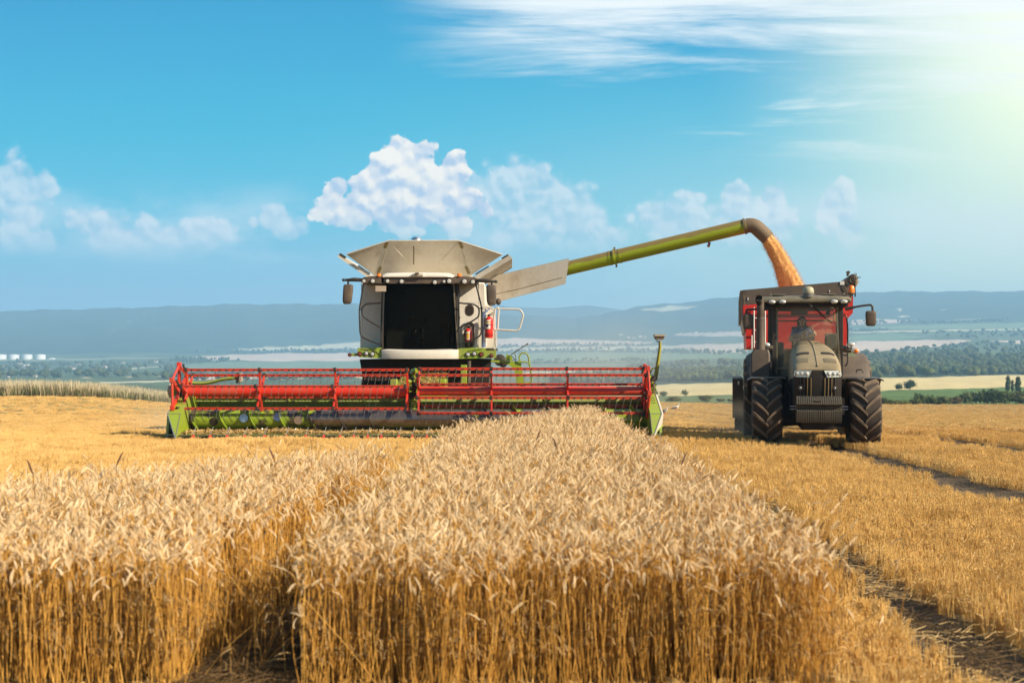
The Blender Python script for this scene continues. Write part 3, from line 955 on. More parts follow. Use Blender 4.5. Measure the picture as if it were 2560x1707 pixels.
g.tube(pl, .011, 5); part(g, 'coiled_hose', [M['blue_hose']])

# lime step frame on the right with hoop and rod
g = cb()
g.prism([W(a_, b_, 30.2) for a_, b_ in ((1225, 898), (1240, 900), (1285, 903), (1302, 903), (1316, 990), (1296, 990), (1287, 930), (1277, 915), (1262, 908), (1226, 905))], (0, .12, 0))
g.prism([W(a_, b_, 30.1) for a_, b_ in ((1264, 901), (1265, 885), (1279, 889), (1282, 902))], (0, .06, 0))
steps = part(g, 'step_frame', [M['green']], bevel=.01)
g = cb(); g.tube(roundpath([W(a_, b_, 30.15) for a_, b_ in ((1299, 903), (1298, 890), (1304, 882), (1315, 882), (1321, 890), (1327, 930), (1330, 950), (1325, 957), (1312, 958))], .15), .024, 8)
g.tube(roundpath([W(a_, b_, 30.15) for a_, b_ in ((1302, 904), (1318, 905), (1324, 912))], .1), .022, 8)
part(g, 'hoop_rail', [M['green']], steps)
g = cb(); g.tube([W(1277, 887, 30.0), W(1318, 860, 30.0)], .016, 6); g.ball(W(1318.5, 860, 30.0), .03, 0, 8, 6); g.tube([W(1287, 883, 30.0), W(1291, 901, 30.0)], .012, 6); g.tube([W(1279, 889, 30.02), W(1289, 901, 30.02)], .014, 6, 0)
part(g, 'control_rod', [M['brown']], steps)
for px, py, r in ((1250, 900, .17), (1258, 908, .12)):
    g = cb(); g.lathe(W(px, py, 31.0), (0, -1, 0), [(0, -.1), (r, -.1), (r, .1), (r * .7, .12), (0, .12)], 20); part(g, 'belt_pulley', [M['black']])

# ---- grain tank extension
z0 = W(0, 692, 30.8).z
def T(px, py, D): return W(px, py, D)
fl_, fr_ = T(940, 692, 30.85), T(1172, 692, 30.85)
tl, tr = T(972, 602, 30.15), T(1147, 602, 30.15)
cl, cr = T(866, 636, 30.30), T(1256, 637, 30.30)
g = cb()
th = V((0, .035, .012))
g.prism([fl_, fr_, tr, tl], th, 0)
g.prism([fl_, tl, cl], th, 0); g.prism([fr_, cr, tr], th, 0)
# stiffening lip along the top edge
g.tube([cl, tl, tr, cr], .022, 6, 1, smooth=False)
tank = part(g, 'grain_tank_flap', [M['tank'], M['cover']])
for sx_, p_b, p_t in ((-1, (934, 694), (848, 634)), (1, (1180, 694), (1273, 637))):
    b0, t0 = T(*p_b, 30.75), T(*p_t, 30.55)
    g = cb()
    nrm = V((sx_ * .05, 0, -.085)) if sx_ < 0 else V((.09, 0, -.10))
    ln = V((0, 3.4, 0))
    g.prism([b0, t0, t0 + nrm, b0 + nrm], ln, 0)
    part(g, 'grain_tank_side', [M['cover']], bevel=.01)
    g = cb(); g.tube([b0.lerp(t0, .1) + V((0, -.02, .03)), b0.lerp(t0, .45) + V((0, -.02, .03))], .02, 5, 0); part(g, 'flap_seal', [M['dark']], tank)
    g = cb(); g.tube([b0.lerp(t0, .80) + V((0, -.02, .02)), b0.lerp(t0, .97) + V((0, -.02, .02))], .02, 5, 0)
    part(g, 'flap_seal', [M['dark']], tank)
g = cb()
yb0, yb1 = 34.2, 34.9
g.prism([V((fl_.x, yb0, z0)), V((fr_.x, yb0, z0)), V((tr.x + .2, yb1, tl.z - .25)), V((tl.x - .2, yb1, tl.z - .25))], (0, .035, 0))
g.bx(fl_.x, fr_.x, 30.9, 34.2, z0 - .25, z0 - .05)
part(g, 'grain_tank_rear', [M['tank']])
for a_, b_ in (((968, 607), (963, 621)), ((952, 668), (945, 685)), ((1149, 607), (1155, 621)), ((1165, 668), (1172, 685))):
    g = cb(); p, q = W(*a_, 30.15 + .7 * (a_[1] - 602) / 90), W(*b_, 30.15 + .7 * (b_[1] - 602) / 90)
    o_ = V((0, -.04, 0)); w_ = V((.04, 0, 0))
    g.prism([p - w_ + o_, p + w_ + o_, q + w_ + o_, q - w_ + o_], (0, .05, 0))
    part(g, 'flap_hinge', [M['hinge']], tank, .006)
g = cb()     # fold lines, rivets, dribble stain relief
for a_, b_ in (((967, 622), (953, 668)), ((1154, 622), (1166, 668)), ((980, 612), (1015, 650)), ((1140, 612), (1105, 650))):
    p, q = W(*a_, 30.15 + .7 * (a_[1] - 602) / 90), W(*b_, 30.15 + .7 * (b_[1] - 602) / 90)
    g.tube([p + V((0, -.012, 0)), q + V((0, -.012, 0))], .008, 5)
part(g, 'flap_crease', [M['tank']], tank)
g = cb()
pl = [W(1035 + random.uniform(-1, 1), 616 + 45 * i / 12, 30.15 + .7 * (14 + 45 * i / 12) / 90 - .012) for i in range(13)]
g.tube(pl, .013, 5); part(g, 'rust_run', [paint('rust', (.10, .055, .03), .8, dirt=.1)], tank)
g = cb()
g.ball(W(1041, 603, 32.2), .17, 0, 20, 12, (1.0, 1, .82)); part(g, 'filling_auger_cap', [M['steel']])

# ---- unloading auger reaching out to the trailer
PD0, PD1 = 33.0, 31.2
def pd(px): return PD0 + (PD1 - PD0) * (px - 1250) / 620.0
ax0, ax1 = (1236, 714), (1866, 565)
A0, A1 = W(*ax0, pd(1236)), W(*ax1, pd(1866))
g = cb()
rp = 17.8 * 31.8 / F
g.tube([A0.lerp(A1, i / 24) for i in range(25)], rp, 32, 0)
pipe = part(g, 'unloading_auger', [M['pipe']])
g = cb()
dd = (A1 - A0).normalized()
for t, r_, h_ in ((.4905, .032, .03), (.4735, .010, .05), (.512, .010, .05)):
    p = A0.lerp(A1, t); g.lathe(p - dd * h_ / 2, dd, [(rp, 0), (rp + r_, 0), (rp + r_, h_), (rp, h_)], 32, 0, False)
p = A0.lerp(A1, .994); g.lathe(p - dd * .03, dd, [(rp, 0), (rp + .025, 0), (rp + .025, .06), (rp, .06)], 32, 1, False)
p = A0.lerp(A1, .4905); g.box(p + V((0, 0, rp + .05)), (.05, .08, .08), 1); g.box(p + V((.06, 0, -rp - .05)), (.05, .06, .08), 1)
part(g, 'pipe_flange', [M['pipe'], M['spout']], pipe)
g = cb()       # rubber spout elbow bending down
u = dd; dn = V((math.cos(math.radians(-45)), u.y * .5, math.sin(math.radians(-45)))).normalized()
path = [A1]
n = 14
cur = A1.copy(); 
for i in range(1, n + 1):
    t = i / n; d_ = u.lerp(dn, float(sstep(0, .55, t))).normalized(); cur = cur + d_ * (.76 / n); path.append(cur.copy())
g.tube(path, [rp * (1.0 + .03 * math.sin(math.pi * i / n)) for i in range(n + 1)], 32, 0, cap=False)
g.tube(path, [rp * .94] * (n + 1), 32, 1, cap=False)
part(g, 'spout', [M['spout'], M['dark']], pipe)
SP, SD = path[-1], dn
g = cb()
c = W(1772, 612, pd(1772)); g.box(c, (.07, .09, .14), 0, Euler((0, .3, 0)).to_matrix()); g.tube([c + V((-.1, 0, .09)), c + V((-.02, 0, .07)), c + V((.05, 0, .1))], .012, 6)
part(g, 'spout_camera', [M['lens_r']], pipe)
g = cb()      # sheet metal cover around the pipe root
dz = V((0, 0, 0))
P = lambda px, py, dy: W(px, py, pd(px)) + V((0, dy, 0))
fy = -rp - .10
pts = [(1212, 697), (1421, 648), (1419, 668), (1413, 709), (1385, 718), (1300, 739), (1252, 752), (1236, 746)]
g.prism([P(a_, b_, fy) for a_, b_ in pts], (0, .03, 0), 0)
g.prism([P(1212, 697, fy), P(1421, 648, fy), P(1421, 648, rp + .1), P(1212, 697, rp + .1)], (0, 0, -.02), 0)
g.prism([P(1413, 709, fy), P(1385, 718, fy), P(1252, 752, fy), P(1252, 750, .25), P(1413, 707, .25)], (0, 0, -.02), 0)
cov = part(g, 'auger_cover', [M['cover']], bevel=.006)
g = cb()
g.tube([P(1240, 735, fy - .01), P(1300, 722, fy - .01), P(1405, 694, fy - .01)], .012, 6)
part(g, 'cover_crease', [M['cover']], cov)
g = cb()      # turntable at the root
g.lathe(V((W(1212, 0, A0.y).x, A0.y, A0.z - 1.3)), (0, 0, 1), [(0, 0), (.22, 0), (.22, 1.1), (.18, 1.25), (0, 1.25)], 28)
part(g, 'auger_turntable', [M['white']], bevel=.01)

# ================================================================== extinguishers hung on the combine
def extinguisher(px, py0, py1, D, r, label, black_base):
    o_ = W(px, py1, D); h_ = W(0, py0, D).z - o_.z
    root = empty('fire_extinguisher', o_, label, 'fire extinguisher')
    mb = MB()
    pr = [(0, 0), (r * .8, 0), (r, r * .3)] + [(r, h_ * f_) for f_ in (.3, .6, .82)] + [(r * .9, h_ * .90), (r * .55, h_ * .97), (r * .3, h_), (0, h_)]
    mb.lathe((0, 0, 0), (0, 0, 1), pr, 24, 0, True, [1 if (black_base and i < 3) else 0 for i in range(len(pr) - 1)])
    mb.build('cylinder_body', [M['ext_red'], M['dark']], root)
    mb = MB(); mb.lathe((0, 0, h_), (0, 0, 1), [(r * .3, -.02), (r * .3, .05), (r * .2, .06), (0, .06)], 12, 0)
    mb.tube([(0, 0, h_ + .04), (.05, -.02, h_ + .07), (.12, -.03, h_ + .11)], .011, 6, 0); mb.tube([(0, 0, h_ + .03), (.11, -.03, h_ + .04)], .010, 6, 0)
    mb.build('valve', [M['black']], root)
    mb = MB(); mb.tube(roundpath([(-r * .3, 0, h_ + .03), (-r * 1.05, 0, h_ + .0), (-r * 1.15, -.02, h_ * .6)], .06), .012, 6); mb.build('hose', [M['black']], root)
    mb = MB()
    def band(z0_, z1_, a0, a1, m_, e=.004):
        ring = lambda z: [V((math.cos(math.radians(a0 + (a1 - a0) * k_ / 8)) * (r + e), math.sin(math.radians(a0 + (a1 - a0) * k_ / 8)) * (r + e), z)) for k_ in range(9)]
        mb.loft([ring(z0_), ring(z1_)], m_, True, False, closed=False)
    if black_base:
        band(h_ * .40, h_ * .82, 228, 292, 0); band(h_ * .46, h_ * .74, 240, 280, 1, .007)
    else:
        band(h_ * .42, h_ * .84, 215, 290, 0); band(h_ * .70, h_ * .76, 220, 288, 1, .007); band(h_ * .52, h_ * .60, 225, 262, 2, .007)
        band(h_ * .60, h_ * .625, 190, 350, 2, .009); band(h_ * .14, h_ * .165, 190, 350, 2, .009)
    mb.build('paper_label', [M['label_w'], M['label_y'], M['dark']], root)


extinguisher(1171.5, 820, 868, 29.68, .105, 'red fire extinguisher with black base standing in the niche beside the cab', True)
extinguisher(1222.5, 791, 845, 29.40, .108, 'larger red fire extinguisher with white label strapped to the ladder rail', False)
# ================================================================== tractor
TH = math.radians(11.5); CT, ST = math.cos(TH), math.sin(TH)


class Frame:
    """local frame of a towed/driven machine: x to the right, y backwards, z up"""
    def __init__(s, ox, oy): s.o = V((ox, oy, Gs(ox, oy)))

    def at(s, px, py, y):
        p = px - 1280.0
        x = (p * (s.o.y + y * CT) - F * (s.o.x + y * ST)) / (F * CT + p * ST)
        D = s.o.y - x * ST + y * CT
        return V((x, y, EYE + (HY - py) / F * D - s.o.z))


TF = Frame(6.80, 24.3)
tractor = empty('tractor', TF.o, 'dusty dark green tractor with chevron tyres and front weights pulling the red trailer', 'tractor', rz=-TH)
TP = TF.at


def tp(mb, name, mats, parent=None, bevel=0, **k): return mb.build(name, mats, parent or tractor, bevel, **k)


# hood: arched sections from nose to cab
HS = [(-1.00, .47, 1.44, 1.60), (-.96, .50, 1.42, 1.66), (-.7, .515, 1.40, 1.80), (-.3, .52, 1.38, 1.95), (.3, .52, 1.34, 2.11), (1.0, .51, 1.3, 2.20), (1.75, .49, 1.3, 2.25), (1.85, .47, 1.3, 2.22)]


def hood_pt(y, u):
    """u in -1..1 across the hood"""
    ys = [h_[0] for h_ in HS]
    hw, zs, zt = [float(np.interp(y, ys, [h_[k] for h_ in HS])) for k in (1, 2, 3)]
    a = math.pi / 2 * (1 - u)
    flat = float(np.interp(y, [-1, -.4, .5, 1.8], [.28, .36, .46, .58]))
    return V((hw * math.copysign(abs(math.cos(a)) ** (flat + .1), math.cos(a)), y, zs + (zt - zs) * abs(math.sin(a)) ** flat))


g = MB()
g.loft([[hood_pt(y, -1 + 2 * i / 20) for i in range(21)] for y in np.linspace(-1.0, 1.85, 24)], 0, True, False, closed=False)
g.add([hood_pt(-1.0, -1 + 2 * i / 20) for i in range(21)], [tuple(range(21))], 0)
hood = tp(g, 'hood', [M['hood']])
g = MB()
g.tube([hood_pt(y, 0.0) + V((0, 0, .004)) for y in np.linspace(-.95, 1.7, 20)], .014, 6, 0)
tp(g, 'hood_ridge', [M['hood']], hood)


def hood_patch(y0, y1, u0, u1, e, m):
    g = MB()
    g.loft([[hood_pt(y, u0 + (u1 - u0) * i / 8) + V((0, -e * .4, e)) for i in range(9)] for y in np.linspace(y0, y1, 4)], 0, True, False, closed=False)
    return g


for u0, u1 in ((-.42, -.035), (.035, .42)):
    tp(hood_patch(-.36, -.22, u0, u1, .008, 0), 'hood_vent', [M['dark']], hood)
    tp(hood_patch(-.80, -.60, u0 * .95, u1 * .95 if u1 > .1 else u1 * 1.5, .006, 0), 'hood_panel', [paint('hood_mesh', (.15, .115, .065), .7, dirt=.4)], hood)
    tp(hood_patch(.85, 1.0, u0 * .8, u1 * .8 if u1 > .1 else u1, .006, 0), 'hood_panel', [paint('hood_recess', (.15, .12, .07), .6, dirt=.4)], hood)
g = MB()       # nose below the hood lip: dark grille
prof = [(-1.05, 1.58), (-1.06, 1.42), (-1.04, 1.2), (-.98, .95), (-.90, .72)]
g.loft([[V((x, y + .10 * abs(x / .5) ** 2.5, z)) for x in np.linspace(-.5, .5, 15)] for y, z in prof], 0, True, False, closed=False)
for s in (-1, 1):
    g.add([V((s * .5, y + .1, z)) for y, z in prof] + [V((s * .49, .9, 1.58)), V((s * .49, .9, .72))], [(0, 1, 2, 3, 4, 6, 5)], 0)
for i in range(11):
    x = -.36 + .072 * i
    if abs(x) < .10: continue
    g.tube([(x, y + .10 * abs(x / .5) ** 2.5 - .008, z) for y, z in prof[1:4]], .010, 4, 1 if i not in (2, 3, 8, 9, 7) else 2)
grille = tp(g, 'grille', [M['dark'], M['black'], paint('chaff_on_grille', (.16, .10, .03), .8, dirt=.4)])
for s in (-1, 1):
    g = MB()
    pts = [(.13, 1.575), (.485, 1.575), (.50, 1.47), (.47, 1.435), (.19, 1.43)]
    f3 = lambda x, z, e: V((s * x, -1.06 + .10 * (x / .5) ** 2.5 - e, z))
    g.prism([f3(x, z, .02) for x, z in pts], (0, .04, 0), 0)
    for x, r in ((.23, .042), (.335, .034), (.43, .028)):
        g.lathe(f3(x, 1.505, .018), (0, -1, 0), [(r * 1.2, 0), (r * 1.15, .012), (r, .012), (r * .8, .022), (0, .03)], 16, 1)
    tp(g, 'headlight', [M['lens_w'], M['glassy']], bevel=.006)
    g = MB()
    g.lathe(f3(.36, 1.20, -.01), (0, -1, 0), [(.06, -.05), (.058, .02), (.035, .022), (.03, .01), (0, .012)], 16, 0)
    g.ball(f3(.36, 1.20, -.01), .028, 1, 10, 6)
    tp(g, 'fog_lamp', [M['black'], M['lens_w']], grille)
# front weights
g = MB()
for i in range(21):
    x = -.445 + .0445 * i
    pl = [(-1.42, .47), (-1.46, .56), (-1.46, .72), (-1.36, .755), (-1.36, .82), (-1.46, .86), (-1.42, .965), (-1.30, 1.03), (-1.22, 1.03), (-1.05, .9), (-1.05, .5)]
    g.prism([V((x - .0165, y, z)) for y, z in pl], (.033, 0, 0), 0)
    g.box((x + .022, -1.36, .985), (.012, .04, .04), 1)
g.bx(-.47, .47, -1.3, -1.02, .52, .9, 1)
tp(g, 'front_weight_stack', [M['cast'], M['dark']], bevel=.006)
g = MB()       # cast letters plate on the weights and pins at the sides
for dx in (-.05, .0, .05): g.tube(arc((dx, -1.452, .955), .022, 0, 300, 8), .007, 5)
tp(g, 'weight_emblem', [M['cast']])
for s in (-1, 1):
    for z in (.755, .815): g = MB(); g.cyl((s * .47, -1.3, z), (s * .60, -1.3, z), .009, 6, 0); tp(g, 'weight_pin', [M['steel']])
# the nose sits on the raised front frame
for o_ in [k_ for k_ in COL.objects if k_.parent == tractor and k_.name.split('.')[0] in ('hood', 'grille', 'headlight', 'front_weight_stack', 'weight_emblem', 'weight_pin')]: o_.location.z += .13
# chassis, axle, steps
g = MB()
g.bx(-.42, .42, -.9, 3.2, .62, 1.35, 0); g.bx(-.33, .33, -1.0, .5, .42, .75, 0)
g.loft([[V((x, .0 + dy, .62 + dz - .1 * abs(x))) for dy, dz in ((-.16, -.12), (.16, -.12), (.16, .14), (-.16, .14))] for x in (-.85, -.4, .4, .85)], 0, False)
g.bx(-.5, .5, 1.0, 1.9, .9, 1.5, 0); g.bx(-.95, -.40, 1.3, 2.6, .55, 1.3, 0); g.bx(.42, .85, 1.3, 2.6, .55, 1.3, 0)
g.bx(-.7, .7, 2.6, 3.3, .5, 1.2, 0)
for s in (-1, 1):
    g.lathe((s * .84, 0, .66), (s, 0, 0), [(0, -.1), (.22, -.1), (.26, .05), (.2, .18), (0, .2)], 16, 0)
    g.tube([(s * .3, .25, .7), (s * .8, .22, .66)], .03, 6, 0)
tp(g, 'chassis', [M['dark']])
for s in (-1, 1):
    for y, R, w, xc, nl in ((0, .765, .645, 1.045, 17), (3.0, 1.03, .70, 1.17, 19)):
        mb = MB(); rim(mb, (0, 0, 0), R * .52, w / 2)
        gz = Gs(TF.o.x + s * xc * CT + y * ST, TF.o.y + y * CT) - TF.o.z
        wh = tp(mb, 'wheel', [M['cast']], loc=(s * xc, y, gz + R - .03))
        mb = MB(); lug_tyre(mb, (0, 0, 0), R, w, nl, R * .52, vdir=1, lug_h=.05, lug_w=.062)
        tp(mb, 'tyre', [M['rubber'], M['lug']], wh)
    # front mudguard
    g = MB(); c = V((0, 0, .70)); rings = []
    for i in range(11):
        t = math.radians(25 + 80 * i / 10)
        rings.append([V((s * x, math.cos(t) * r, .70 + math.sin(t) * r)) for x, r in ((.62, .825), (.68, .85), (1.38, .845), (1.47, .80), (1.46, .785), (1.37, .825), (.68, .83), (.62, .81))])
    g.loft(rings, 0, True, True)
    g.tube([(s * .45, 0, 1.15), (s * .72, 0, 1.5)], .035, 6, 0)
    tp(g, 'front_mudguard', [M['black']])
    # rear fender
    g = MB(); rings = []
    for i in range(13):
        t = math.radians(20 + 150 * i / 12)
        rings.append([V((s * x, 3.0 + math.cos(t) * r, 1.0 + math.sin(t) * r)) for x, r in ((.72, 1.06), (.78, 1.11), (1.36, 1.09), (1.46, 1.02), (1.44, 1.01), (1.35, 1.06), (.78, 1.08), (.72, 1.03))])
    g.loft(rings, 0, True, True)
    tp(g, 'rear_fender', [M['brown']])
g = MB()       # pale green tank panel and hand rail on the right-hand rear
a_, b_ = TP(2118, 870, 2.6), TP(2137, 932, 2.6)
g.bx(a_.x, b_.x, 2.55, 2.62, b_.z, a_.z, 0); tp(g, 'fender_panel', [paint('pale_green_panel', (.28, .33, .22), .5, dirt=.3)])
g = MB(); g.tube(roundpath([TP(2141, 932, 1.8), TP(2142, 924, 1.8), TP(2156, 924, 1.8), TP(2159, 932, 1.8)], .05), .018, 6); tp(g, 'fender_handle', [M['black']])
# dark fuel tank / side boxes under the cab on the left, small red handle
g = MB(); a_, b_ = TP(1876, 880, 1.5), TP(1925, 940, 1.5)
g.loft([[V((x, y, z)) for x, y in ((a_.x, 1.3), (b_.x, 1.3), (b_.x, 1.9), (a_.x, 1.9))] for z in (b_.z - .35, a_.z - .05)] + [[V((x, y, a_.z + .06)) for x, y in ((a_.x + .08, 1.38), (b_.x - .03, 1.36), (b_.x - .03, 1.85), (a_.x + .08, 1.85))]], 0, False)
tp(g, 'exhaust_box', [M['brown']], bevel=.04)
g = MB(); xx = TP(1901, 870, 1.6).x
zA, zB, zC = TP(1901, 872, 1.6).z, TP(1901, 797, 1.6).z, TP(1901, 757, 1.6).z
g.lathe((xx, 1.6, 0), (0, 0, 1), [(.13, zA - .05), (.105, zA + .03), (.10, zB - .05), (.10, zB), (.082, zB + .02), (.08, zB + .08), (.088, zB + .1), (.088, zC - .12)], 20, 0)
g.tube([(xx, 1.6, zC - .14), (xx, 1.6, zC - .02), (xx - .02, 1.57, zC + .06), (xx - .05, 1.50, zC + .10)], [.088, .088, .092, .098], 16, 0, cap=False)
g.tube([(xx, 1.6, zC - .06), (xx - .05, 1.51, zC + .08)], [.07, .085], 16, 1)
tp(g, 'exhaust_stack', [M['brown'], M['dark']])
g = MB(); a_ = TP(1923.5, 906, 1.75); g.bx(a_.x - .016, a_.x + .016, 1.62, 1.66, a_.z - .22, a_.z, 0); tp(g, 'red_lever', [M['trailer_red']])

# cab
zr = TP(2012, 762, 2.0).z
xl, xr_ = TP(1930, 850, 2.0).x, TP(2108, 850, 2.0).x
zbt = TP(2012, 940, 2.0).z
g = MB()
for xa, xb_ in ((xl, xl + .10), (xr_ - .10, xr_)):
    g.loft([[V((x, y, z)) for x, y in ((xa, 2.0), (xb_, 2.0), (xb_, 2.12), (xa, 2.12))] for z in (zbt - .3, zr)], 0, False)
for s, xa in ((-1, xl), (1, xr_)):
    g.tube([(xa - .02 * s * -1, 3.45, zbt - .1), (xa, 3.5, zr)], .055, 6, 0)
    g.tube([(xa, 2.85, zbt - .1), (xa, 2.85, zr)], .03, 6, 0)
    g.bx(min(xa, xa - .03 * s), max(xa, xa - .03 * s), 2.05, 3.5, zbt - .4, zbt + .05, 0)
g.bx(xl, xr_, 1.98, 2.08, zbt - .5, zbt + .02, 0)
g.bx(xl, xr_, 1.98, 2.1, zr - .05, zr + .09, 0)
g.bx(xl, xr_, 2.05, 3.5, zbt - .45, zbt - .35, 0)
g.bx(xl, xr_, 3.42, 3.5, zbt - .4, zbt + .15, 0)
cabt = tp(g, 'cab_frame', [M['black']], bevel=.012)
g = MB()     # khaki inner trim of the windscreen
for x in (xl + .115, xr_ - .115): g.bx(x - .03, x + .03, 2.04, 2.07, zbt, zr - .06, 0)
g.bx(xl + .1, xr_ - .1, 3.35, 3.42, zr - .10, zr - .03, 1)
for pz in (662,): z = TP(2000, 802, 3.4).z; g.tube([(xl + .1, 3.38, z), (xr_ - .1, 3.38, z)], .022, 6, 0)
tp(g, 'cab_trim', [paint('khaki_trim', (.27, .24, .14), .6, dirt=.3), M['hood_green']], cabt)
g = MB(); rings = []
for i in range(9):
    t = i / 8; x = xl + .05 + (xr_ - xl - .1) * t; y = 2.04 - .12 * math.sin(math.pi * t) ** .8
    rings.append([V((x, y - .05, zbt)), V((x, y, zr - .03))])
g.loft(rings, 0, True, False, closed=False)
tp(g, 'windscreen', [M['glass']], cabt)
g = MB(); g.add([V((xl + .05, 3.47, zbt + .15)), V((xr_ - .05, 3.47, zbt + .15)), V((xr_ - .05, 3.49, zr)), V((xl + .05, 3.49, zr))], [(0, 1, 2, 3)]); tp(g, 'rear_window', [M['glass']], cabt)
for x in (xl + .005, xr_ - .005):
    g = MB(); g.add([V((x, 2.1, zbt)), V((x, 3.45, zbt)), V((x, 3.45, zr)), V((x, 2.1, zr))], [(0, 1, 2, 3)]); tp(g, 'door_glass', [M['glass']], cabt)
# roof
g = MB(); rings = []
zr0, zr1 = TP(2012, 757, 1.7).z, TP(2012, 737, 1.7).z
xc = (TP(1898, 750, 1.7).x + TP(2127, 750, 1.7).x) / 2; hwr = (TP(2127, 750, 1.7).x - TP(1898, 750, 1.7).x) / 2
for y, h_, w_, lo in ((1.62, .40, .985, .15), (1.66, .72, 1.0, .0), (1.85, .86, 1.0, -.05), (2.5, 1.0, 1.0, -.05), (3.4, .95, .98, -.05), (3.7, .6, .93, .1)):
    hh = (zr1 - zr0)
    rings.append([V((xc + hwr * w_ * f_, y, zr0 + hh * (lo + (h_ - lo) * q))) for f_, q in ((-1, .12), (-1, .70), (-.96, .95), (-.6, 1.0), (-.2, 1.12), (.2, 1.12), (.6, 1.0), (.96, .95), (1, .70), (1, .12), (.95, 0), (-.95, 0))])
g.loft(rings, 0, True, True)
roof = tp(g, 'roof', [M['roof']])
g = MB(); g.bx(xc - hwr * .95, xc + hwr * .95, 1.72, 3.5, zr0 - .09, zr0 - .01, 0); tp(g, 'roof_lining', [M['dark']], roof, .02)
g = MB()
for f_ in (-.55, .55): g.box((xc + f_ * hwr, 2.2, zr1 + .02), (.3, .5, .03), 0)
for f_ in (-.75, .2, .85): g.box((xc + f_ * hwr, 1.75, zr1 + .01), (.05, .05, .05), 0)
tp(g, 'roof_hatch', [M['roof']], roof, .01)
for px, py in ((1930, 755), (1956, 754.5), (2085, 754), (2110, 754)):
    mb = MB(); mb.lathe((0, 0, 0), (0, -1, 0), [(.115, -.05), (.115, .01), (.10, .02)], 20, 0); mb.lathe((0, 0, 0), (0, -1, 0), [(.10, .015), (.07, .04), (0, .05)], 20, 1)
    o = mb.build('work_light', [M['dark'], M['lens_w']], roof, loc=TP(px, py, 1.60)); o.scale = (.85, 1, .5)
g = MB(); p = TP(2021, 741, 1.7)
g.lathe((p.x, 1.72, p.z - .04), (0, 0, 1), [(.10, 0), (.125, .02), (.128, .10), (.128, .15)], 28, 1)
g.lathe((p.x, 1.72, p.z - .04), (0, 0, 1), [(.128, .12), (.132, .15), (.128, .20), (.105, .25), (.06, .275), (0, .28)], 28, 0)
tp(g, 'receiver_dome', [paint('receiver_pale', (.40, .37, .24), .5, dirt=.3), paint('receiver_grey', (.13, .125, .115), .5, dirt=.3)], roof)
g = MB(); q = p + V((0, -.02, -.05)); g.tube(roundpath([q, q + V((.005, 0, -.12)), q + V((.08, 0, -.2))], .05), .018, 6); tp(g, 'receiver_cable', [M['cast']], roof)
g = MB(); a_, b_ = TP(2032, 766, 1.88), TP(2085, 813, 1.88); g.tube([a_ + V((-.04, 0, .04)), a_.lerp(b_, .45), b_], [.024, .020, .010], 6); tp(g, 'wiper', [M['black']], cabt)
g = MB(); p = TP(2128, 735, 1.8)
g.tube([TP(2122, 758, 1.8), TP(2127, 752, 1.8), p], .022, 6, 1)
g.lathe(p + V((0, 0, -.02)), (0, 0, 1), [(.04, 0), (.075, .02), (.078, .06)], 18, 1); g.lathe(p + V((0, 0, -.02)), (0, 0, 1), [(.078, .05), (.082, .10), (.072, .19), (.045, .225), (0, .23)], 18, 0)
tp(g, 'beacon', [M['orange'], M['brown']], roof)
# mirrors
for arm, cx_, c0, c1, hw in (([(1926, 772), (1905, 773), (1880, 773), (1867, 774), (1865.5, 780), (1865.5, 787)], 1870.5, 785, 823, 13), ([(2113, 773), (2135, 768), (2157, 764), (2177, 762), (2181, 766), (2181.5, 779)], 2177, 777, 815, 13)):
    g = MB(); g.tube(roundpath([TP(a_, b_, 1.7) for a_, b_ in arm], .06), [.05] * 2 + [.03] * 60 if False else .026, 8)
    g.tube([TP(*arm[0], 1.7), TP(*arm[1], 1.7)], [.045, .035], 8)
    ma = tp(g, 'mirror_arm', [M['black']])
    g = MB(); rings = []
    for f_, w_ in ((0, .7), (.06, .93), (.2, 1), (.8, .97), (.94, .88), (1, .62)):
        p = TP(cx_, c0 + (c1 - c0) * f_, 1.66); h_ = hw / 105 * w_
        rings.append([V((p.x + h_ * math.copysign(abs(math.cos(t)) ** .6, math.cos(t)), p.y + .06 * w_ * math.copysign(abs(math.sin(t)) ** .6, math.sin(t)), p.z)) for t in [2 * math.pi * k_ / 16 for k_ in range(16)]])
    g.loft(rings, 0, True, True); tp(g, 'mirror', [M['brown']], ma)
# lamp arms at cab corners
for pts, lamp, ind in ((((1932, 872), (1922, 870), (1908, 876)), (1916, 862), (1905.5, 877)), (((2105, 868), (2112, 873), (2128, 876)), (2128, 861), (2137, 877))):
    g = MB(); g.tube([TP(a_, b_, 1.75) for a_, b_ in pts], [.075, .08, .06], 8); g.tube([TP(lamp[0], lamp[1] + 4, 1.7), TP(lamp[0], 874, 1.72)], .02, 6); arm_ = tp(g, 'lamp_arm', [M['brown']])
    mb = MB(); mb.lathe((0, 0, 0), (0, -1, 0), [(.05, -.08), (.09, 0), (.085, .01), (.05, .03), (0, .04)], 18, 0, mats=[1, 0, 0, 0]); o = mb.build('work_light', [M['lens_w'], M['dark']], arm_, loc=TP(*lamp, 1.66)); o.scale = (1, 1, .65)
    mb = MB(); mb.lathe((0, 0, 0), (0, -1, 0), [(.06, -.05), (.085, 0), (.08, .02), (.04, .04), (0, .045)], 18, 0); o = mb.build('side_marker', [M['lens_w']], arm_, loc=TP(*ind, 1.66)); o.scale = (1, 1, .75)
    s = -1 if ind[0] < 2000 else 1
    mb = MB(); mb.lathe((s * .025, -.012, 0), (0, -1, 0), [(.062, -.05), (.062, .02), (.03, .044), (0, .047)], 18, 0); o = mb.build('indicator_lens', [M['orange']], arm_, loc=TP(*ind, 1.66)); o.scale = (1, 1, .85)
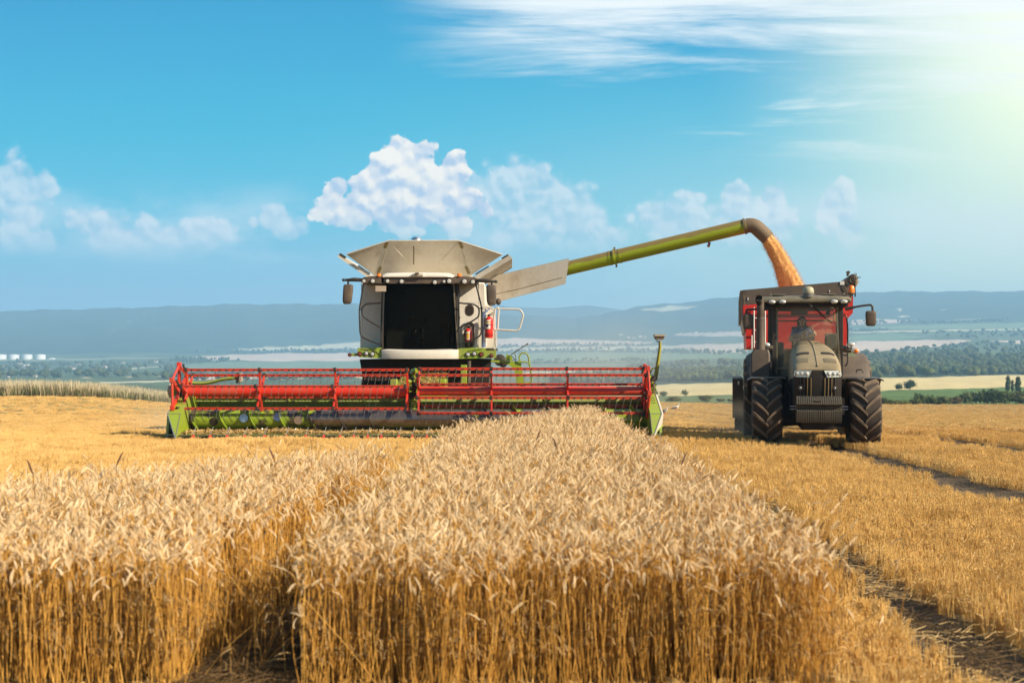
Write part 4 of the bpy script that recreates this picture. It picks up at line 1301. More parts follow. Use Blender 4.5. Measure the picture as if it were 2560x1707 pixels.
# rails on the right pillar
g = MB(); g.tube(roundpath([TP(2108, 789, 1.9), TP(2116, 790, 1.9), TP(2119, 815, 1.9), TP(2119, 905, 1.9), TP(2116, 913, 1.9), TP(2111, 914, 1.9)], .06), .020, 6); tp(g, 'pillar_rail', [M['black']])
# interior: seat, passenger seat, console, steering wheel
dr = TP(2006, 850, 2.95)
g = MB(); g.bx(dr.x - .27, dr.x + .27, 2.70, 3.2, dr.z - .38, dr.z - .26, 0); g.bx(dr.x - .25, dr.x + .25, 3.12, 3.25, dr.z - .3, dr.z + .35, 0); g.bx(dr.x - .12, dr.x + .12, 3.15, 3.23, dr.z + .35, dr.z + .55, 0)
g.bx(dr.x - .15, dr.x + .15, 2.8, 3.15, zbt - .35, dr.z - .38, 0)
tp(g, 'driver_seat', [M['seat']], cabt, .04)
p = TP(2078, 835, 3.0)
g = MB(); g.bx(p.x - .15, p.x + .15, 2.98, 3.1, p.z - .40, p.z + .02, 0); g.bx(p.x - .17, p.x + .17, 2.75, 3.05, p.z - .52, p.z - .4, 0); tp(g, 'passenger_seat', [M['seat']], cabt, .035)
p = TP(1950, 858, 2.9)
g = MB(); g.bx(p.x - .14, p.x + .08, 2.6, 3.3, p.z - .6, p.z + .02, 0); p = TP(2085, 880, 2.4); g.bx(p.x - .12, p.x + .12, 2.3, 2.6, p.z - .4, p.z + .05, 0)
tp(g, 'side_console', [M['black']], cabt, .03)
stc = TP(2012, 832, 2.42)
g = MB(); g.tube(arc((0, 0, 0), .20, 0, 345, 24, 'xy') + [V((.2, 0, 0))], .015, 8)
for t in (100, 220, 340): g.tube([(0, 0, -.03), (math.cos(math.radians(t)) * .2, math.sin(math.radians(t)) * .2, 0)], .013, 6)
g.lathe((0, 0, -.05), (0, 0, 1), [(0, 0), (.06, 0), (.055, .04), (0, .05)], 14); g.tube([(0, 0, -.04), (0, -.05, -.3), (0, -.1, -.62)], [.04, .05, .07], 8)
swh = g.build('steering_wheel', [M['black']], cabt, loc=stc); swh.rotation_euler = (math.radians(58), 0, 0)
g = MB(); p = TP(2018, 846, 2.2); g.box(p, (.36, .12, .10), 0); tp(g, 'dashboard', [M['black']], cabt, .03)
for px, py, sx_, sz, m_, y in ((1962, 772, .22, .10, 'dark', 2.5), (2086, 792, .05, .22, 'dark', 2.4), (2070, 782, .10, .12, 'dark', 2.6), (1998, 778, .42, .20, 'roof', 3.3)):
    g = MB(); p = TP(px, py, y); g.box(p, (sx_, .03, sz), 0); tp(g, 'cab_monitor' if m_ == 'dark' else 'sun_visor', [M[m_]], cabt, .008)
g = MB(); p = TP(2081, 769, 2.06); g.box(p, (.065, .006, .07), 0); tp(g, 'windscreen_sticker', [M['label_w']], cabt)
g = MB(); p = TP(2087, 792, 2.36); g.box(p, (.03, .02, .21), 0); tp(g, 'amber_strip', [M['orange']], cabt)

# ================================================================== trailer
RF = Frame(7.80, 29.3)
RP = RF.at
trailer = empty('grain_trailer', RF.o, 'red high sided grain trailer with dark upper boards behind the tractor', 'trailer', rz=-TH)


def rp_(mb, name, mats, parent=None, bevel=0): return mb.build(name, mats, parent or trailer, bevel)


LEN = 6.4
g = MB()
quad = lambda pts, y: [RP(a_, b_, 0) + V((0, y, 0)) for a_, b_ in pts]
# red body: front outline, extruded backwards
out = [(1858, 763), (2133, 741), (2132, 783), (2119, 796), (2116, 872), (1866, 872), (1864, 812), (1858, 800)]
fr = quad(out, 0)
g.prism(fr, (0, LEN, 0), 0, 1)
rp_(g, 'trailer_body', [M['trailer_red'], M['trailer_red']], bevel=.015)
g = MB()     # hollow dark upper boards
top = [(1857, 725), (2131, 702)]; bot = [(1858, 763), (2133, 741)]
tl_, tr_ = quad(top, 0); bl_, br_ = quad(bot, 0)
for a_, b_, c_, d_, y in ((tl_, tr_, br_, bl_, 0), (tl_, tr_, br_, bl_, LEN - .05)):
    o_ = V((0, y, 0)); g.prism([a_ + o_, b_ + o_, c_ + o_, d_ + o_], (0, .05, 0), 0)
for a_, d_, s in ((tl_, bl_, 1), (tr_, br_, -1)):
    g.prism([a_, d_, d_ + V((0, LEN, 0)), a_ + V((0, LEN, 0))], (.05 * s, 0, 0), 1 if s > 0 else 0)
rp_(g, 'upper_board', [M['trailer_top'], M['trailer_side']], bevel=.01)
g = MB()     # pale left-hand side with ribs
a_, b_ = RP(1857, 725, 0), RP(1858, 800, 0)
g.prism([a_ + V((-.03, .1, 0)), b_ + V((-.03, .1, 0)), b_ + V((-.03, LEN - .1, 0)), a_ + V((-.03, LEN - .1, 0))], (.028, 0, 0), 0)
g.prism([RP(1858, 800, 0) + V((-.03, .1, 0)), RP(1864, 830, 0) + V((-.03, .1, 0)), RP(1864, 830, 0) + V((-.03, LEN, 0)), RP(1858, 800, 0) + V((-.03, LEN, 0))], (.028, 0, 0), 0)
for i in range(7):
    y = .2 + i * 1.0; g.bx(a_.x - .08, a_.x - .03, y, y + .1, b_.z, a_.z, 0)
rp_(g, 'side_rib', [M['trailer_side']])
g = MB()     # frame, drawbar, axle
bz = RP(1990, 872, 0).z
g.bx(-.55, .55, .2, LEN - .2, bz - .35, bz - .02, 0); g.bx(-.12, .12, -1.6, .4, .55, .75, 0); g.bx(-1.0, 1.0, 3.3, 3.5, .5, .7, 0); g.bx(-1.0, 1.0, 4.8, 5.0, .5, .7, 0); g.bx(-.4, .4, .2, 5.2, .7, bz - .3, 0)
rp_(g, 'trailer_frame', [M['dark']])
for y in (3.4, 4.9):
    for s in (-1, 1):
        R, w = .64, .58; xw = s * 1.42
        gz = Gs(RF.o.x + xw * CT + y * ST, RF.o.y + y * CT - xw * ST) - RF.o.z
        mb = MB(); rim(mb, (0, 0, 0), R * .5, w / 2); wh = mb.build('wheel', [M['cast']], trailer, loc=(xw, y, gz + R))
        mb = MB(); lug_tyre(mb, (0, 0, 0), R, w, 20, R * .5, lug_h=.02, lug_w=.05); mb.build('tyre', [M['rubber'], M['lug']], wh)
g = MB()     # flat mudguard over the left-hand wheels
a_, b_ = RP(1831, 946, 2.6), RP(1858, 1045, 2.6)
for s in (-1, 1):
    xa, xb_ = (a_.x, b_.x) if s < 0 else (-b_.x, -a_.x)
    g.bx(xa, xb_, 2.6, 2.66, b_.z, a_.z, 0); g.bx(xa, xb_, 2.66, 5.7, a_.z - .05, a_.z, 0); g.bx(xa, xa + .04, 2.66, 5.6, a_.z - .35, a_.z - .05, 0)
g.box(RP(1847, 957, 2.58), (.06, .03, .12), 1)
rp_(g, 'mudguard', [M['brown'], M['steel']], bevel=.02)
g = MB()     # white ladder on the front wall
for x0_, y0_, y1_ in ((1885, 768, 869), (1913, 768, 869), (1879.5, 838, 872)): g.tube([RP(x0_, y0_, -.1), RP(x0_, y1_, -.1)], .020, 6)
for py in (795, 825, 855): g.tube([RP(1885, py, -.1), RP(1914, py, -.1)], .017, 6)
for py in (772, 860): g.tube([RP(1885, py, -.1), RP(1885, py, .0)], .015, 6)
rp_(g, 'ladder', [M['label_w']])
g = MB()
for px, py, w_, h_ in ((2105.5, 707.5, .11, .10), (1870, 747, .025, .07), (2074, 728, .02, .06)): p = RP(px, py, -.012); g.box(p, (w_, .012, h_), 0)
rp_(g, 'reflector', [M['label_w']])
g = MB(); g.tube([RP(2107, 713, -.02), RP(2112, 724, -.02), RP(2118, 737, -.02)], .010, 5); z = RP(2000, 800, 0).z; rp_(g, 'marker_cable', [M['dark']])
g = MB(); g.bx(RP(1870, 0, 0).x, RP(2115, 0, 0).x, -.05, -.005, RP(0, 800, 0).z, RP(0, 792, 0).z, 0); rp_(g, 'front_rib', [M['trailer_red']], bevel=.01)
g = MB()     # tarpaulin roller and crank at the top right corner
rr_ = [RP(2118, 712, .05), RP(2126, 702, .1), RP(2134, 696, .1), RP(2138, 705, .1), RP(2136, 716, .1)]
g.tube(rr_, [.05, .11, .13, .10, .05], 10, 0); q_ = RP(2128, 697, .15); g.tube([q_, q_ + V((0, 5.8, 0))], .1, 12, 0)
g.tube([RP(2118, 690, .0), RP(2123, 678, .0)], .035, 6, 1); g.box(RP(2120, 681, .0), (.09, .05, .06), 1)
g.tube([RP(2115, 699, 0), RP(2152, 693, 0)], .013, 6, 1); g.tube([RP(2138, 696, 0), RP(2141, 684, 0), RP(2137, 683, 0)], .012, 6, 1)
g.tube([RP(2137, 705, .02), RP(2138, 742, .02)], .02, 6, 2)
for i in range(5): g.tube(arc(RP(2133, 697 + i * .6, .08 - .03 * i), .12 - .008 * i, 0, 330, 14), .012, 5, 1)
rp_(g, 'tarpaulin_roll', [paint('tarp_grey', (.22, .17, .12), .8, dirt=.4), M['brown'], M['dark']])

# ================================================================== grain pouring from the spout into the trailer
L_ = [(1908, 610), (1921, 634), (1933, 658), (1942, 685), (1949, 712), (1953, 745), (1948, 775)]
R_ = [(1921, 578), (1945, 606), (1963, 634), (1978, 659), (1994, 686), (2010, 713), (2022, 745), (2034, 775)]
def along(P_, t):
    n = len(P_) - 1; f_ = t * n; i = min(int(f_), n - 1); q = f_ - i
    return P_[i][0] + (P_[i + 1][0] - P_[i][0]) * q, P_[i][1] + (P_[i + 1][1] - P_[i][1]) * q
from mathutils import noise as mnoise
g = MB(); rings = []; N = 46
gp = []
for i in range(N + 1):
    t = i / N; D = SP.y + .25 * t
    l, r = W(*along(L_, t), D), W(*along(R_, t), D)
    c = (l + r) / 2; hw_ = (r - l) / 2; dep = .17 + .10 * t
    ring = []
    for k_ in range(36):
        a_ = 2 * math.pi * k_ / 36
        s_ = 1 + .16 * mnoise.noise(V((math.cos(a_) * 2.2, math.sin(a_) * 2.2, t * 2.0))) + .07 * mnoise.noise(V((math.cos(a_) * 7, math.sin(a_) * 7, t * 9)))
        p = c + hw_ * (math.cos(a_) * s_) + V((0, math.sin(a_) * dep * s_, 0))
        ring.append(p); gp.append((p, hw_.normalized() * math.cos(a_) + V((0, math.sin(a_), 0)), t))
    rings.append(ring)
GO = SP.copy(); g.off = GO
g.loft(rings, 0, True, True)
for q in range(15000):
    p, n_, t = gp[int(RNG.random() * len(gp))]
    out_ = abs(RNG.normal()) * (.018 + .03 * t) - .01
    p = p + n_ * out_ + V((RNG.normal() * .03, RNG.normal() * .02, RNG.normal() * .04))
    s_ = .007 + .005 * RNG.random()
    d = V(RNG.normal(size=3)).normalized() * s_; e = V(RNG.normal(size=3)).normalized() * s_; f_ = V(RNG.normal(size=3)).normalized() * s_ * .7
    g.add([p - d, p + e, p + d, p - e + f_], [(0, 1, 2), (0, 2, 3), (0, 3, 1), (1, 3, 2)])
o = g.build('grain_stream', [M['grain']], None, loc=GO)
tag(o, 'golden grain pouring from the brown spout into the red trailer', 'grain', kind='stuff')

# ================================================================== people and storks: skin-grown bodies
def skin_body(name, joints, segs, mats, extra=None, sub=2):
    """joints {name: (pos, radius)}, segs [(a, b, material index)] -> one continuous baked mesh"""
    names = list(joints); idx = {n_: i for i, n_ in enumerate(names)}
    me = bpy.data.meshes.new(name)
    me.from_pydata([tuple(joints[n_][0]) for n_ in names], [(idx[a_], idx[b_]) for a_, b_, m_ in segs], [])
    o = bpy.data.objects.new(name, me); COL.objects.link(o)
    sk = o.modifiers.new('skin', 'SKIN'); sk.use_smooth_shade = True
    if not me.skin_vertices: 
        me.attributes  # layer is made with the modifier
    for i, n_ in enumerate(names):
        r = joints[n_][1]; rr = r if isinstance(r, tuple) else (r, r)
        me.skin_vertices[0].data[i].radius = rr
        me.skin_vertices[0].data[i].use_root = (i == 0)
    sb = o.modifiers.new('sub', 'SUBSURF'); sb.levels = sub; sb.render_levels = sub
    dg = bpy.context.evaluated_depsgraph_get(); dg.update()
    bm_ = bpy.data.meshes.new_from_object(o.evaluated_get(dg))
    bpy.data.objects.remove(o, do_unlink=True)
    P0 = [(V(joints[a_][0]), V(joints[b_][0]), m_) for a_, b_, m_ in segs]
    mb = MB()
    vs = [v.co.copy() for v in bm_.vertices]; 
    for p in bm_.polygons:
        c = p.center; best = (9, 0)
        for a_, b_, m_ in P0:
            ab = b_ - a_; t = max(0, min(1, (c - a_).dot(ab) / max(ab.length_squared, 1e-9)))
            d = (c - a_ - ab * t).length
            if d < best[0]: best = (d, m_)
        mb.f.append(list(p.vertices)); mb.m.append(best[1]); mb.sm.append(True)
    mb.v = vs
    if extra: extra(mb)
    ob = mb.build(name, mats, None, sharp=80)
    return ob


def head(mb, c, fwd, r=.105, skin=0, hair=2):
    """face with brow, nose, mouth, ears on an egg-shaped skull looking along fwd"""
    fwd = V(fwd).normalized(); side = V((0, 0, 1)).cross(fwd).normalized(); up = fwd.cross(side)
    c = V(c); rings = []
    for i in range(13):
        t = math.pi * i / 12; z = -math.cos(t); rr = math.sin(t)
        ring = []
        for k_ in range(20):
            a_ = 2 * math.pi * k_ / 20; x, y = math.cos(a_) * rr, math.sin(a_) * rr      # y forward
            w_ = .74 * (1 if z > -.2 else 1 + .28 * (z + .2)); d_ = .92
            if y > .3 and z < -.5: d_ *= 1.02
            ring.append(c + side * (x * r * w_) + fwd * (y * r * d_) + up * (z * r * 1.16))
        rings.append(ring)
    mb.loft(rings, skin, True, True)
    mb.loft([[c + side * (w_ * s_) + fwd * (f_ * r) + up * (z * r) for w_, s_ in ((-w, 1), (w, 1), (0, 1))] for z, f_, w in ((.12, .90, .010), (-.18, 1.12, .018), (-.26, .93, .016))], skin, True, True)
    for s in (-1, 1):
        mb.ball(c + side * (s * .30 * r) + fwd * (.86 * r) + up * (.05 * r), .013, 3, 8, 5)
        mb.ball(c + side * (s * .76 * r) + up * (-.02 * r), .026, skin, 8, 6, (.5, .8, 1.2))
        mb.tube([c + side * (s * .15 * r) + fwd * (.93 * r) + up * (.24 * r), c + side * (s * .45 * r) + fwd * (.82 * r) + up * (.22 * r)], .006, 5, hair)
    mb.tube([c + side * (-.22 * r) + fwd * (.87 * r) + up * (-.52 * r), c + fwd * (.93 * r) + up * (-.54 * r), c + side * (.22 * r) + fwd * (.87 * r) + up * (-.52 * r)], .007, 5, 3)


def hair_cap(c, fwd, parent, mats, r=.105):
    fwd = V(fwd).normalized(); side = V((0, 0, 1)).cross(fwd).normalized(); up = fwd.cross(side); c = V(c)
    mb = MB(); rings = []
    for i in range(9):
        t = math.radians(8 + 92 * i / 8); rr = math.sin(t); z = math.cos(t)
        ring = []
        for k_ in range(20):
            a_ = 2 * math.pi * k_ / 20; x, y = math.cos(a_), math.sin(a_)
            zz = max(z, .42) if y > .35 else z - (.25 if y < -.2 and i == 8 else 0)
            q = 1.09 + .03 * math.sin(7 * a_ + i)
            ring.append(c + side * (x * rr * r * .75 * q) + fwd * (y * rr * r * .93 * q - .004) + up * (zz * r * 1.18 * (1.05 if z > .9 else 1.06)))
        rings.append(ring)
    mb.loft(rings, 0, True, True)
    return mb.build('hair', mats, parent)


def hand(mb, wrist, tip_dir, palm_dir, m=0, curl=.9, sc=1.0):
    """palm with five bent fingers closing towards palm_dir"""
    w = V(wrist); t = V(tip_dir).normalized(); n_ = V(palm_dir); n_ = (n_ - t * n_.dot(t)).normalized(); s = t.cross(n_)
    pc = [w, w + t * .045 * sc, w + t * .085 * sc]
    mb.loft([[p + s * (math.cos(a_) * hw_ * sc) + n_ * (math.sin(a_) * .014 * sc) for a_ in [2 * math.pi * k_ / 10 for k_ in range(10)]] for p, hw_ in zip(pc, (.026, .040, .042))], m, True, True)
    for i, (off, l) in enumerate(((-.031, .062), (-.010, .072), (.011, .068), (.031, .052))):
        b = w + t * .083 * sc + s * off * sc; d = t.copy(); path = [b - t * .02 * sc]; ang = 0
        for k_, f_ in enumerate((.45, .32, .23)):
            path.append(b.copy()); ang += curl * (.6 if k_ == 0 else 1.0) * (1 + .06 * i)
            d = t * math.cos(ang) + n_ * math.sin(ang); b = b + d * l * f_ * sc
        path.append(b); mb.tube(path, [.0095 * sc, .0095 * sc, .0088 * sc, .0082 * sc, .0065 * sc], 6, m)
    b = w + t * .03 * sc - s * .03 * sc
    mb.tube([b, b + (t * .5 - s * .8).normalized() * .03 * sc, b + (t * .7 - s * .4 + n_ * .6).normalized() * .062 * sc, b + (t * .7 + n_ * .7).normalized() * .082 * sc], [.012 * sc, .0115 * sc, .0105 * sc, .008 * sc], 6, m)


PM = [M['skin'], M['shirt'], M['hair'], M['dark'], M['trouser'], M['orange'], M['label_w']]


def seated(root_loc, rz, label, shirt, hands, hips=(0, 0, 0), emblem=False, lean=-.06, band=False):
    """seated person facing -y, hands at the two given points"""
    h0 = V(hips)
    J = {'pelvis': (h0 + V((0, 0, .10)), (.16, .13)), 'waist': (h0 + V((0, lean * .3, .27)), (.15, .115)), 'chest': (h0 + V((0, lean * .8, .45)), (.165, .12)),
         'neckb': (h0 + V((0, lean, .575)), (.075, .07)), 'neck': (h0 + V((0, lean * 1.3, .645)), .054), 'skull': (h0 + V((0, lean * 1.6, .70)), .06)}
    S = [('pelvis', 'waist', 1), ('waist', 'chest', 1), ('chest', 'neckb', 1), ('neckb', 'neck', 0), ('neck', 'skull', 0)]
    for s, n_ in ((-1, 'l'), (1, 'r')):
        sh = h0 + V((s * .185, lean, .525)); ha = V(hands[0 if s < 0 else 1])
        mid = sh.lerp(ha, .45); el = mid + V((s * .13, .10, -.14 if ha.z < sh.z + .1 else -.05))
        J['sh' + n_] = (sh, .066); J['el' + n_] = (el, .042); J['ua' + n_] = (sh.lerp(el, .55), .055); J['wr' + n_] = (ha, .027); J['fa' + n_] = (el.lerp(ha, .4), .039)
        S += [('neckb', 'sh' + n_, 1), ('sh' + n_, 'ua' + n_, 1), ('ua' + n_, 'el' + n_, 0), ('el' + n_, 'fa' + n_, 0), ('fa' + n_, 'wr' + n_, 0)]
        kn = h0 + V((s * .13, -.44, .14)); an = h0 + V((s * .12, -.42, -.28)); to = an + V((0, -.17, -.03))
        J['hp' + n_] = (h0 + V((s * .10, -.04, .09)), .088); J['kn' + n_] = (kn, .06); J['an' + n_] = (an, .042); J['to' + n_] = (to, .035)
        S += [('pelvis', 'hp' + n_, 4), ('hp' + n_, 'kn' + n_, 4), ('kn' + n_, 'an' + n_, 4), ('an' + n_, 'to' + n_, 3)]
    hc = h0 + V((0, lean * 1.9, .78)); mats = list(PM); mats[1] = shirt

    def ex(mb):
        head(mb, hc, (0, -1, -.05))
        for n_ in 'lr':
            w_ = V(J['wr' + n_][0]); d = (w_ - V(J['el' + n_][0])).normalized()
            hand(mb, w_, d, V((0, -.3, -1)), 0, .75)
            if band and n_ == 'r': mb.tube([w_ - d * .05, w_ - d * .02], .034, 10, 5)
        if emblem:
            c = V(J['chest'][0]) + V((0, -.125, -.02))
            for dx in (-.02, .02): mb.tube(arc(c + V((dx, 0, 0)), .02, 0, 180, 6), .005, 4, 6)
            mb.tube([c + V((-.045, 0, -.03)), c + V((.045, 0, -.03))], .006, 4, 6)
    o = skin_body('person', J, S, mats, ex)
    o.location = root_loc; o.rotation_euler = (0, 0, rz)
    tag(o, label, 'person'); hair_cap(hc, (0, -1, -.05), o, [M['hair']])
    return o


def wl(fr, p): return fr.o + V((p.x * CT + p.y * ST, -p.x * ST + p.y * CT, p.z))


# driver in the tractor: hips on the seat, right hand high on the wheel
hd = TP(2005, 800, 2.86)
hip = hd - V((0, -.06, .80))
hl = stc + V((-.19, .10, -.16)) - hip; hr = stc + V((.16, .07, .12)) - hip
seated(wl(TF, hip), -TH, 'man in a blue shirt steering the tractor, seen through its windscreen', M['shirt'], (hl, hr), emblem=True, band=True)
# two people in the dark cab of the combine
sw = V((sx, 29.75, zc0 + .78)); hip = V((sx, 30.28, zc0 + .42))
seated(hip, 0, 'person in dark clothes seated at the wheel behind the dark windscreen', M['shirt_o'], (sw + V((-.16, .06, .06)) - hip, sw + V((.16, .06, .06)) - hip))
hip2 = V((W(1117, 0, 30.3).x, 30.35, zc0 + .50))
seated(hip2, 0, 'person in a pale vest beside the seated driver behind the dark windscreen', M['label_w'], (V((-.18, -.30, .18)), V((.2, -.25, .16))))


def stork(px, py_foot, D, rz, label, mir=False):
    g_ = W(px, py_foot, D); zf = Gs(g_.x, D)
    J = {'body': ((0, 0, .60), (.13, .12)), 'rump': ((-.22, 0, .55), (.10, .09)), 'tail': ((-.36, 0, .49), (.04, .05)), 'breast': ((.15, 0, .64), (.10, .10)), 'n0': ((.24, 0, .72), .055), 'n1': ((.27, 0, .84), .036), 'n2': ((.285, 0, .95), .033), 'hd': ((.32, 0, 1.0), .045), 'hd2': ((.36, 0, .995), .03)}
    S = [('body', 'rump', 0), ('rump', 'tail', 0), ('body', 'breast', 0), ('breast', 'n0', 0), ('n0', 'n1', 0), ('n1', 'n2', 0), ('n2', 'hd', 0), ('hd', 'hd2', 0)]
    for s, st_ in ((-1, .06), (1, -.09)):
        n_ = 'l' if s < 0 else 'r'
        J['t' + n_] = ((-.02, s * .05, .50), .045); J['h' + n_] = ((-.03 + st_ * .4, s * .05, .31), .014); J['f' + n_] = ((st_, s * .05, .015), .011); J['x' + n_] = ((st_ + .08, s * .05, .008), .008)
        S += [('body', 't' + n_, 0), ('t' + n_, 'h' + n_, 1), ('h' + n_, 'f' + n_, 1), ('f' + n_, 'x' + n_, 1)]
    def ex(mb): 
        for s in (-1, 1): mb.ball((.345, s * .034, 1.005), .008, 2, 6, 4)
    o = skin_body('stork', J, S, [paint('stork_white', (.74, .70, .64), .8, dirt=.15), paint('stork_leg', (.50, .14, .08), .6, dirt=.2), M['dark']], ex)
    o.location = (g_.x, D, zf + .04); o.rotation_euler = (0, 0, rz); tag(o, label, 'stork')
    mb = MB(); mb.tube([(.37, 0, .995), (.45, 0, .965), (.56, 0, .92)], [.017, .012, .003], 8); mb.build('bill', [M['red_bar']], o)
    for s in (-1, 1):
        mb = MB(); mb.loft([[V((x, s * (.115 + .02 * e), z)) for x, z, e in ((a_, b_, 0), (a_, b_, 1), (a_, c_, 1), (a_, c_, 0))] for a_, b_, c_ in ((.06, .64, .52), (-.10, .64, .49), (-.28, .59, .46), (-.47, .47, .44))], 0, False)
        mb.build('wing', [paint('stork_black', (.03, .028, .03), .8, dirt=.1)], o)
    return o


stork(1690, 1031, 99, math.radians(5), 'white stork with black wing tips walking beyond the combine, facing right')
stork(1661, 1048, 80, math.radians(-50), 'white stork half hidden beside the right end of the header, facing right')
# ================================================================== near field
def grid_mesh(name, xs, ys, zf, mats, attr=None):
    nx, ny = len(xs[0]), len(ys)
    X = np.array(xs); Y = np.repeat(np.array(ys)[:, None], nx, 1); Z = zf(X, Y)
    co = np.stack([X, Y, Z], -1).reshape(-1, 3)
    i = np.arange(nx * ny).reshape(ny, nx)
    f = np.stack([i[:-1, :-1], i[:-1, 1:], i[1:, 1:], i[1:, :-1]], -1).reshape(-1, 4)
    me = bpy.data.meshes.new(name)
    me.vertices.add(len(co)); me.vertices.foreach_set('co', co.ravel())
    me.loops.add(f.size); me.loops.foreach_set('vertex_index', f.ravel())
    me.polygons.add(len(f)); me.polygons.foreach_set('loop_start', np.arange(0, f.size, 4)); me.polygons.foreach_set('loop_total', np.full(len(f), 4))
    me.polygons.foreach_set('use_smooth', np.ones(len(f), bool))
    if attr is not None:
        a = me.color_attributes.new('Col', 'FLOAT_COLOR', 'POINT'); a.data.foreach_set('color', attr.ravel())
    me.update(calc_edges=True)
    for m in mats: me.materials.append(m)
    o = bpy.data.objects.new(name, me); COL.objects.link(o)
    return o


def inwheat(x, y):
    x = np.asarray(x); y = np.asarray(y)
    lr = np.interp(y, [6.4, 9, 12.6, 17, 23.6, 25.6], [-1.22, -1.04, -.94, -.89, 1.45, 1.72])
    rr = np.interp(y, [6.4, 8, 26], [1.92, 1.82, 1.80])
    a = (x > lr) & (x < rr) & (y > 6.16) & (y < 25.6)
    xr = np.interp(y, [6.3, 7.6, 9.4, 12.6, 14], [-1.90, -1.74, -1.54, -1.26, -1.2])
    b = (x < xr) & (x > -9) & (y > 6.16) & (y < 12.5 + (x + 1.0) * .90)
    return a | b


def inrut(x, y, k=1.0):
    r = np.zeros(np.shape(x), bool)
    for c, w in RUTS: r |= np.abs(x - c - .06 * np.sin(y * .35 + c)) < w * k * (.85 + .15 * np.sin(y * 1.7 + c))
    return r


ys = np.concatenate([np.linspace(-25, 4, 30), np.linspace(4.2, 32, 240), np.geomspace(32.5, 205, 130)])
xs = []
for y in ys:
    w = max(9.0, abs(y) * .78 + 6); xs.append(np.sinh(np.linspace(-1.6, 1.6, 261)) / math.sinh(1.6) * w)
def zfield(X, Y):
    z = G(X, Y)
    for c, w in RUTS: z = z - .08 * np.exp(-((X - c - .06 * np.sin(Y * .35 + c)) / w) ** 2 * 1.2) * (Y > 3)
    return z + .012 * np.sin(X * 9 + 2 * np.sin(Y * 1.3)) * np.sin(Y * 7.0 + X) * sstep(20, 10, Y)
m, t, b = new_mat('stubble_ground')
pos = t.node('ShaderNodeNewGeometry').outputs['Position']
sp = t.node('ShaderNodeSeparateXYZ'); t.l.new(pos, sp.inputs[0])
px_, py_ = sp.outputs[0], sp.outputs[1]
mp = t.node('ShaderNodeMapping'); mp.inputs['Scale'].default_value = (1, .35, 1); t.l.new(pos, mp.inputs[0])
n1 = t.noise(mp.outputs[0], 9, 6, .7); n2 = t.noise(pos, 38, 3, .7); n3 = t.noise(pos, .16, 5, .6); n4 = t.noise(pos, .05, 4, .55)
straw = t.mix(t.step(n1, .3, .7), C(.36, .215, .065), C(.64, .42, .155))
straw = t.mix(t.math('MULTIPLY', t.step(n2, .48, .75), .55), straw, C(.25, .14, .045))
straw = t.mix(t.math('MULTIPLY', t.step(n3, .45, .7), .35), straw, C(.48, .27, .08))
# windrow lines across the far field, and passes of the machine
mp2 = t.node('ShaderNodeMapping'); mp2.inputs['Scale'].default_value = (.045, .55, 1); mp2.inputs['Rotation'].default_value = (0, 0, .10); t.l.new(pos, mp2.inputs[0])
n5 = t.noise(mp2.outputs[0], 1.0, 4, .6)
far = t.step(py_, 30, 48)
straw = t.mix(t.math('MULTIPLY', t.math('MULTIPLY', t.step(n5, .50, .62), far), .55), straw, C(.27, .15, .055))
# weedy green regrowth to the left, far
gm = t.math('MULTIPLY', t.math('MULTIPLY', t.step(px_, -8, -22), t.math('MULTIPLY', t.step(py_, 44, 60), t.step(py_, 100, 82))), t.step(n3, .40, .62))
straw = t.mix(t.math('MULTIPLY', gm, .5), straw, C(.24, .26, .09))
soilm = None
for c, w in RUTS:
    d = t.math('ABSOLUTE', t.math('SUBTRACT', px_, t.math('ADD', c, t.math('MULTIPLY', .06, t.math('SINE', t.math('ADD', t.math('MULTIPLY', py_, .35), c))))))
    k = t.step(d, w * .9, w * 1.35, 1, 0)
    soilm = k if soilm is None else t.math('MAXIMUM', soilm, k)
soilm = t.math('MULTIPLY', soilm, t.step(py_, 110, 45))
soil = t.mix(t.step(n2, .35, .65), C(.08, .055, .037), C(.20, .14, .085))  # bare rut soil, colour darkened to imitate the shadow in the ruts
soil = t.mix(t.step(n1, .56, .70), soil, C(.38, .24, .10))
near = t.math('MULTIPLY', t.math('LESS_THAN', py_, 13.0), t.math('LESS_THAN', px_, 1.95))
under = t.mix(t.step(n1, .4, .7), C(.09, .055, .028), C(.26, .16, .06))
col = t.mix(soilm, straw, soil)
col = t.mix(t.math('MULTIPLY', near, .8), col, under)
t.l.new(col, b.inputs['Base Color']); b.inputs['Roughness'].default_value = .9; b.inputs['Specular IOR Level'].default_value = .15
bp = t.node('ShaderNodeBump'); bp.inputs['Strength'].default_value = .8; bp.inputs['Distance'].default_value = .08
t.l.new(t.math('ADD', n1, t.math('MULTIPLY', n2, .5)), bp.inputs['Height']); t.l.new(bp.outputs[0], b.inputs['Normal'])
field = grid_mesh('ground', xs, ys, zfield, [m]); tag(field, 'golden stubble field sloping away to the valley', 'field', kind='structure')

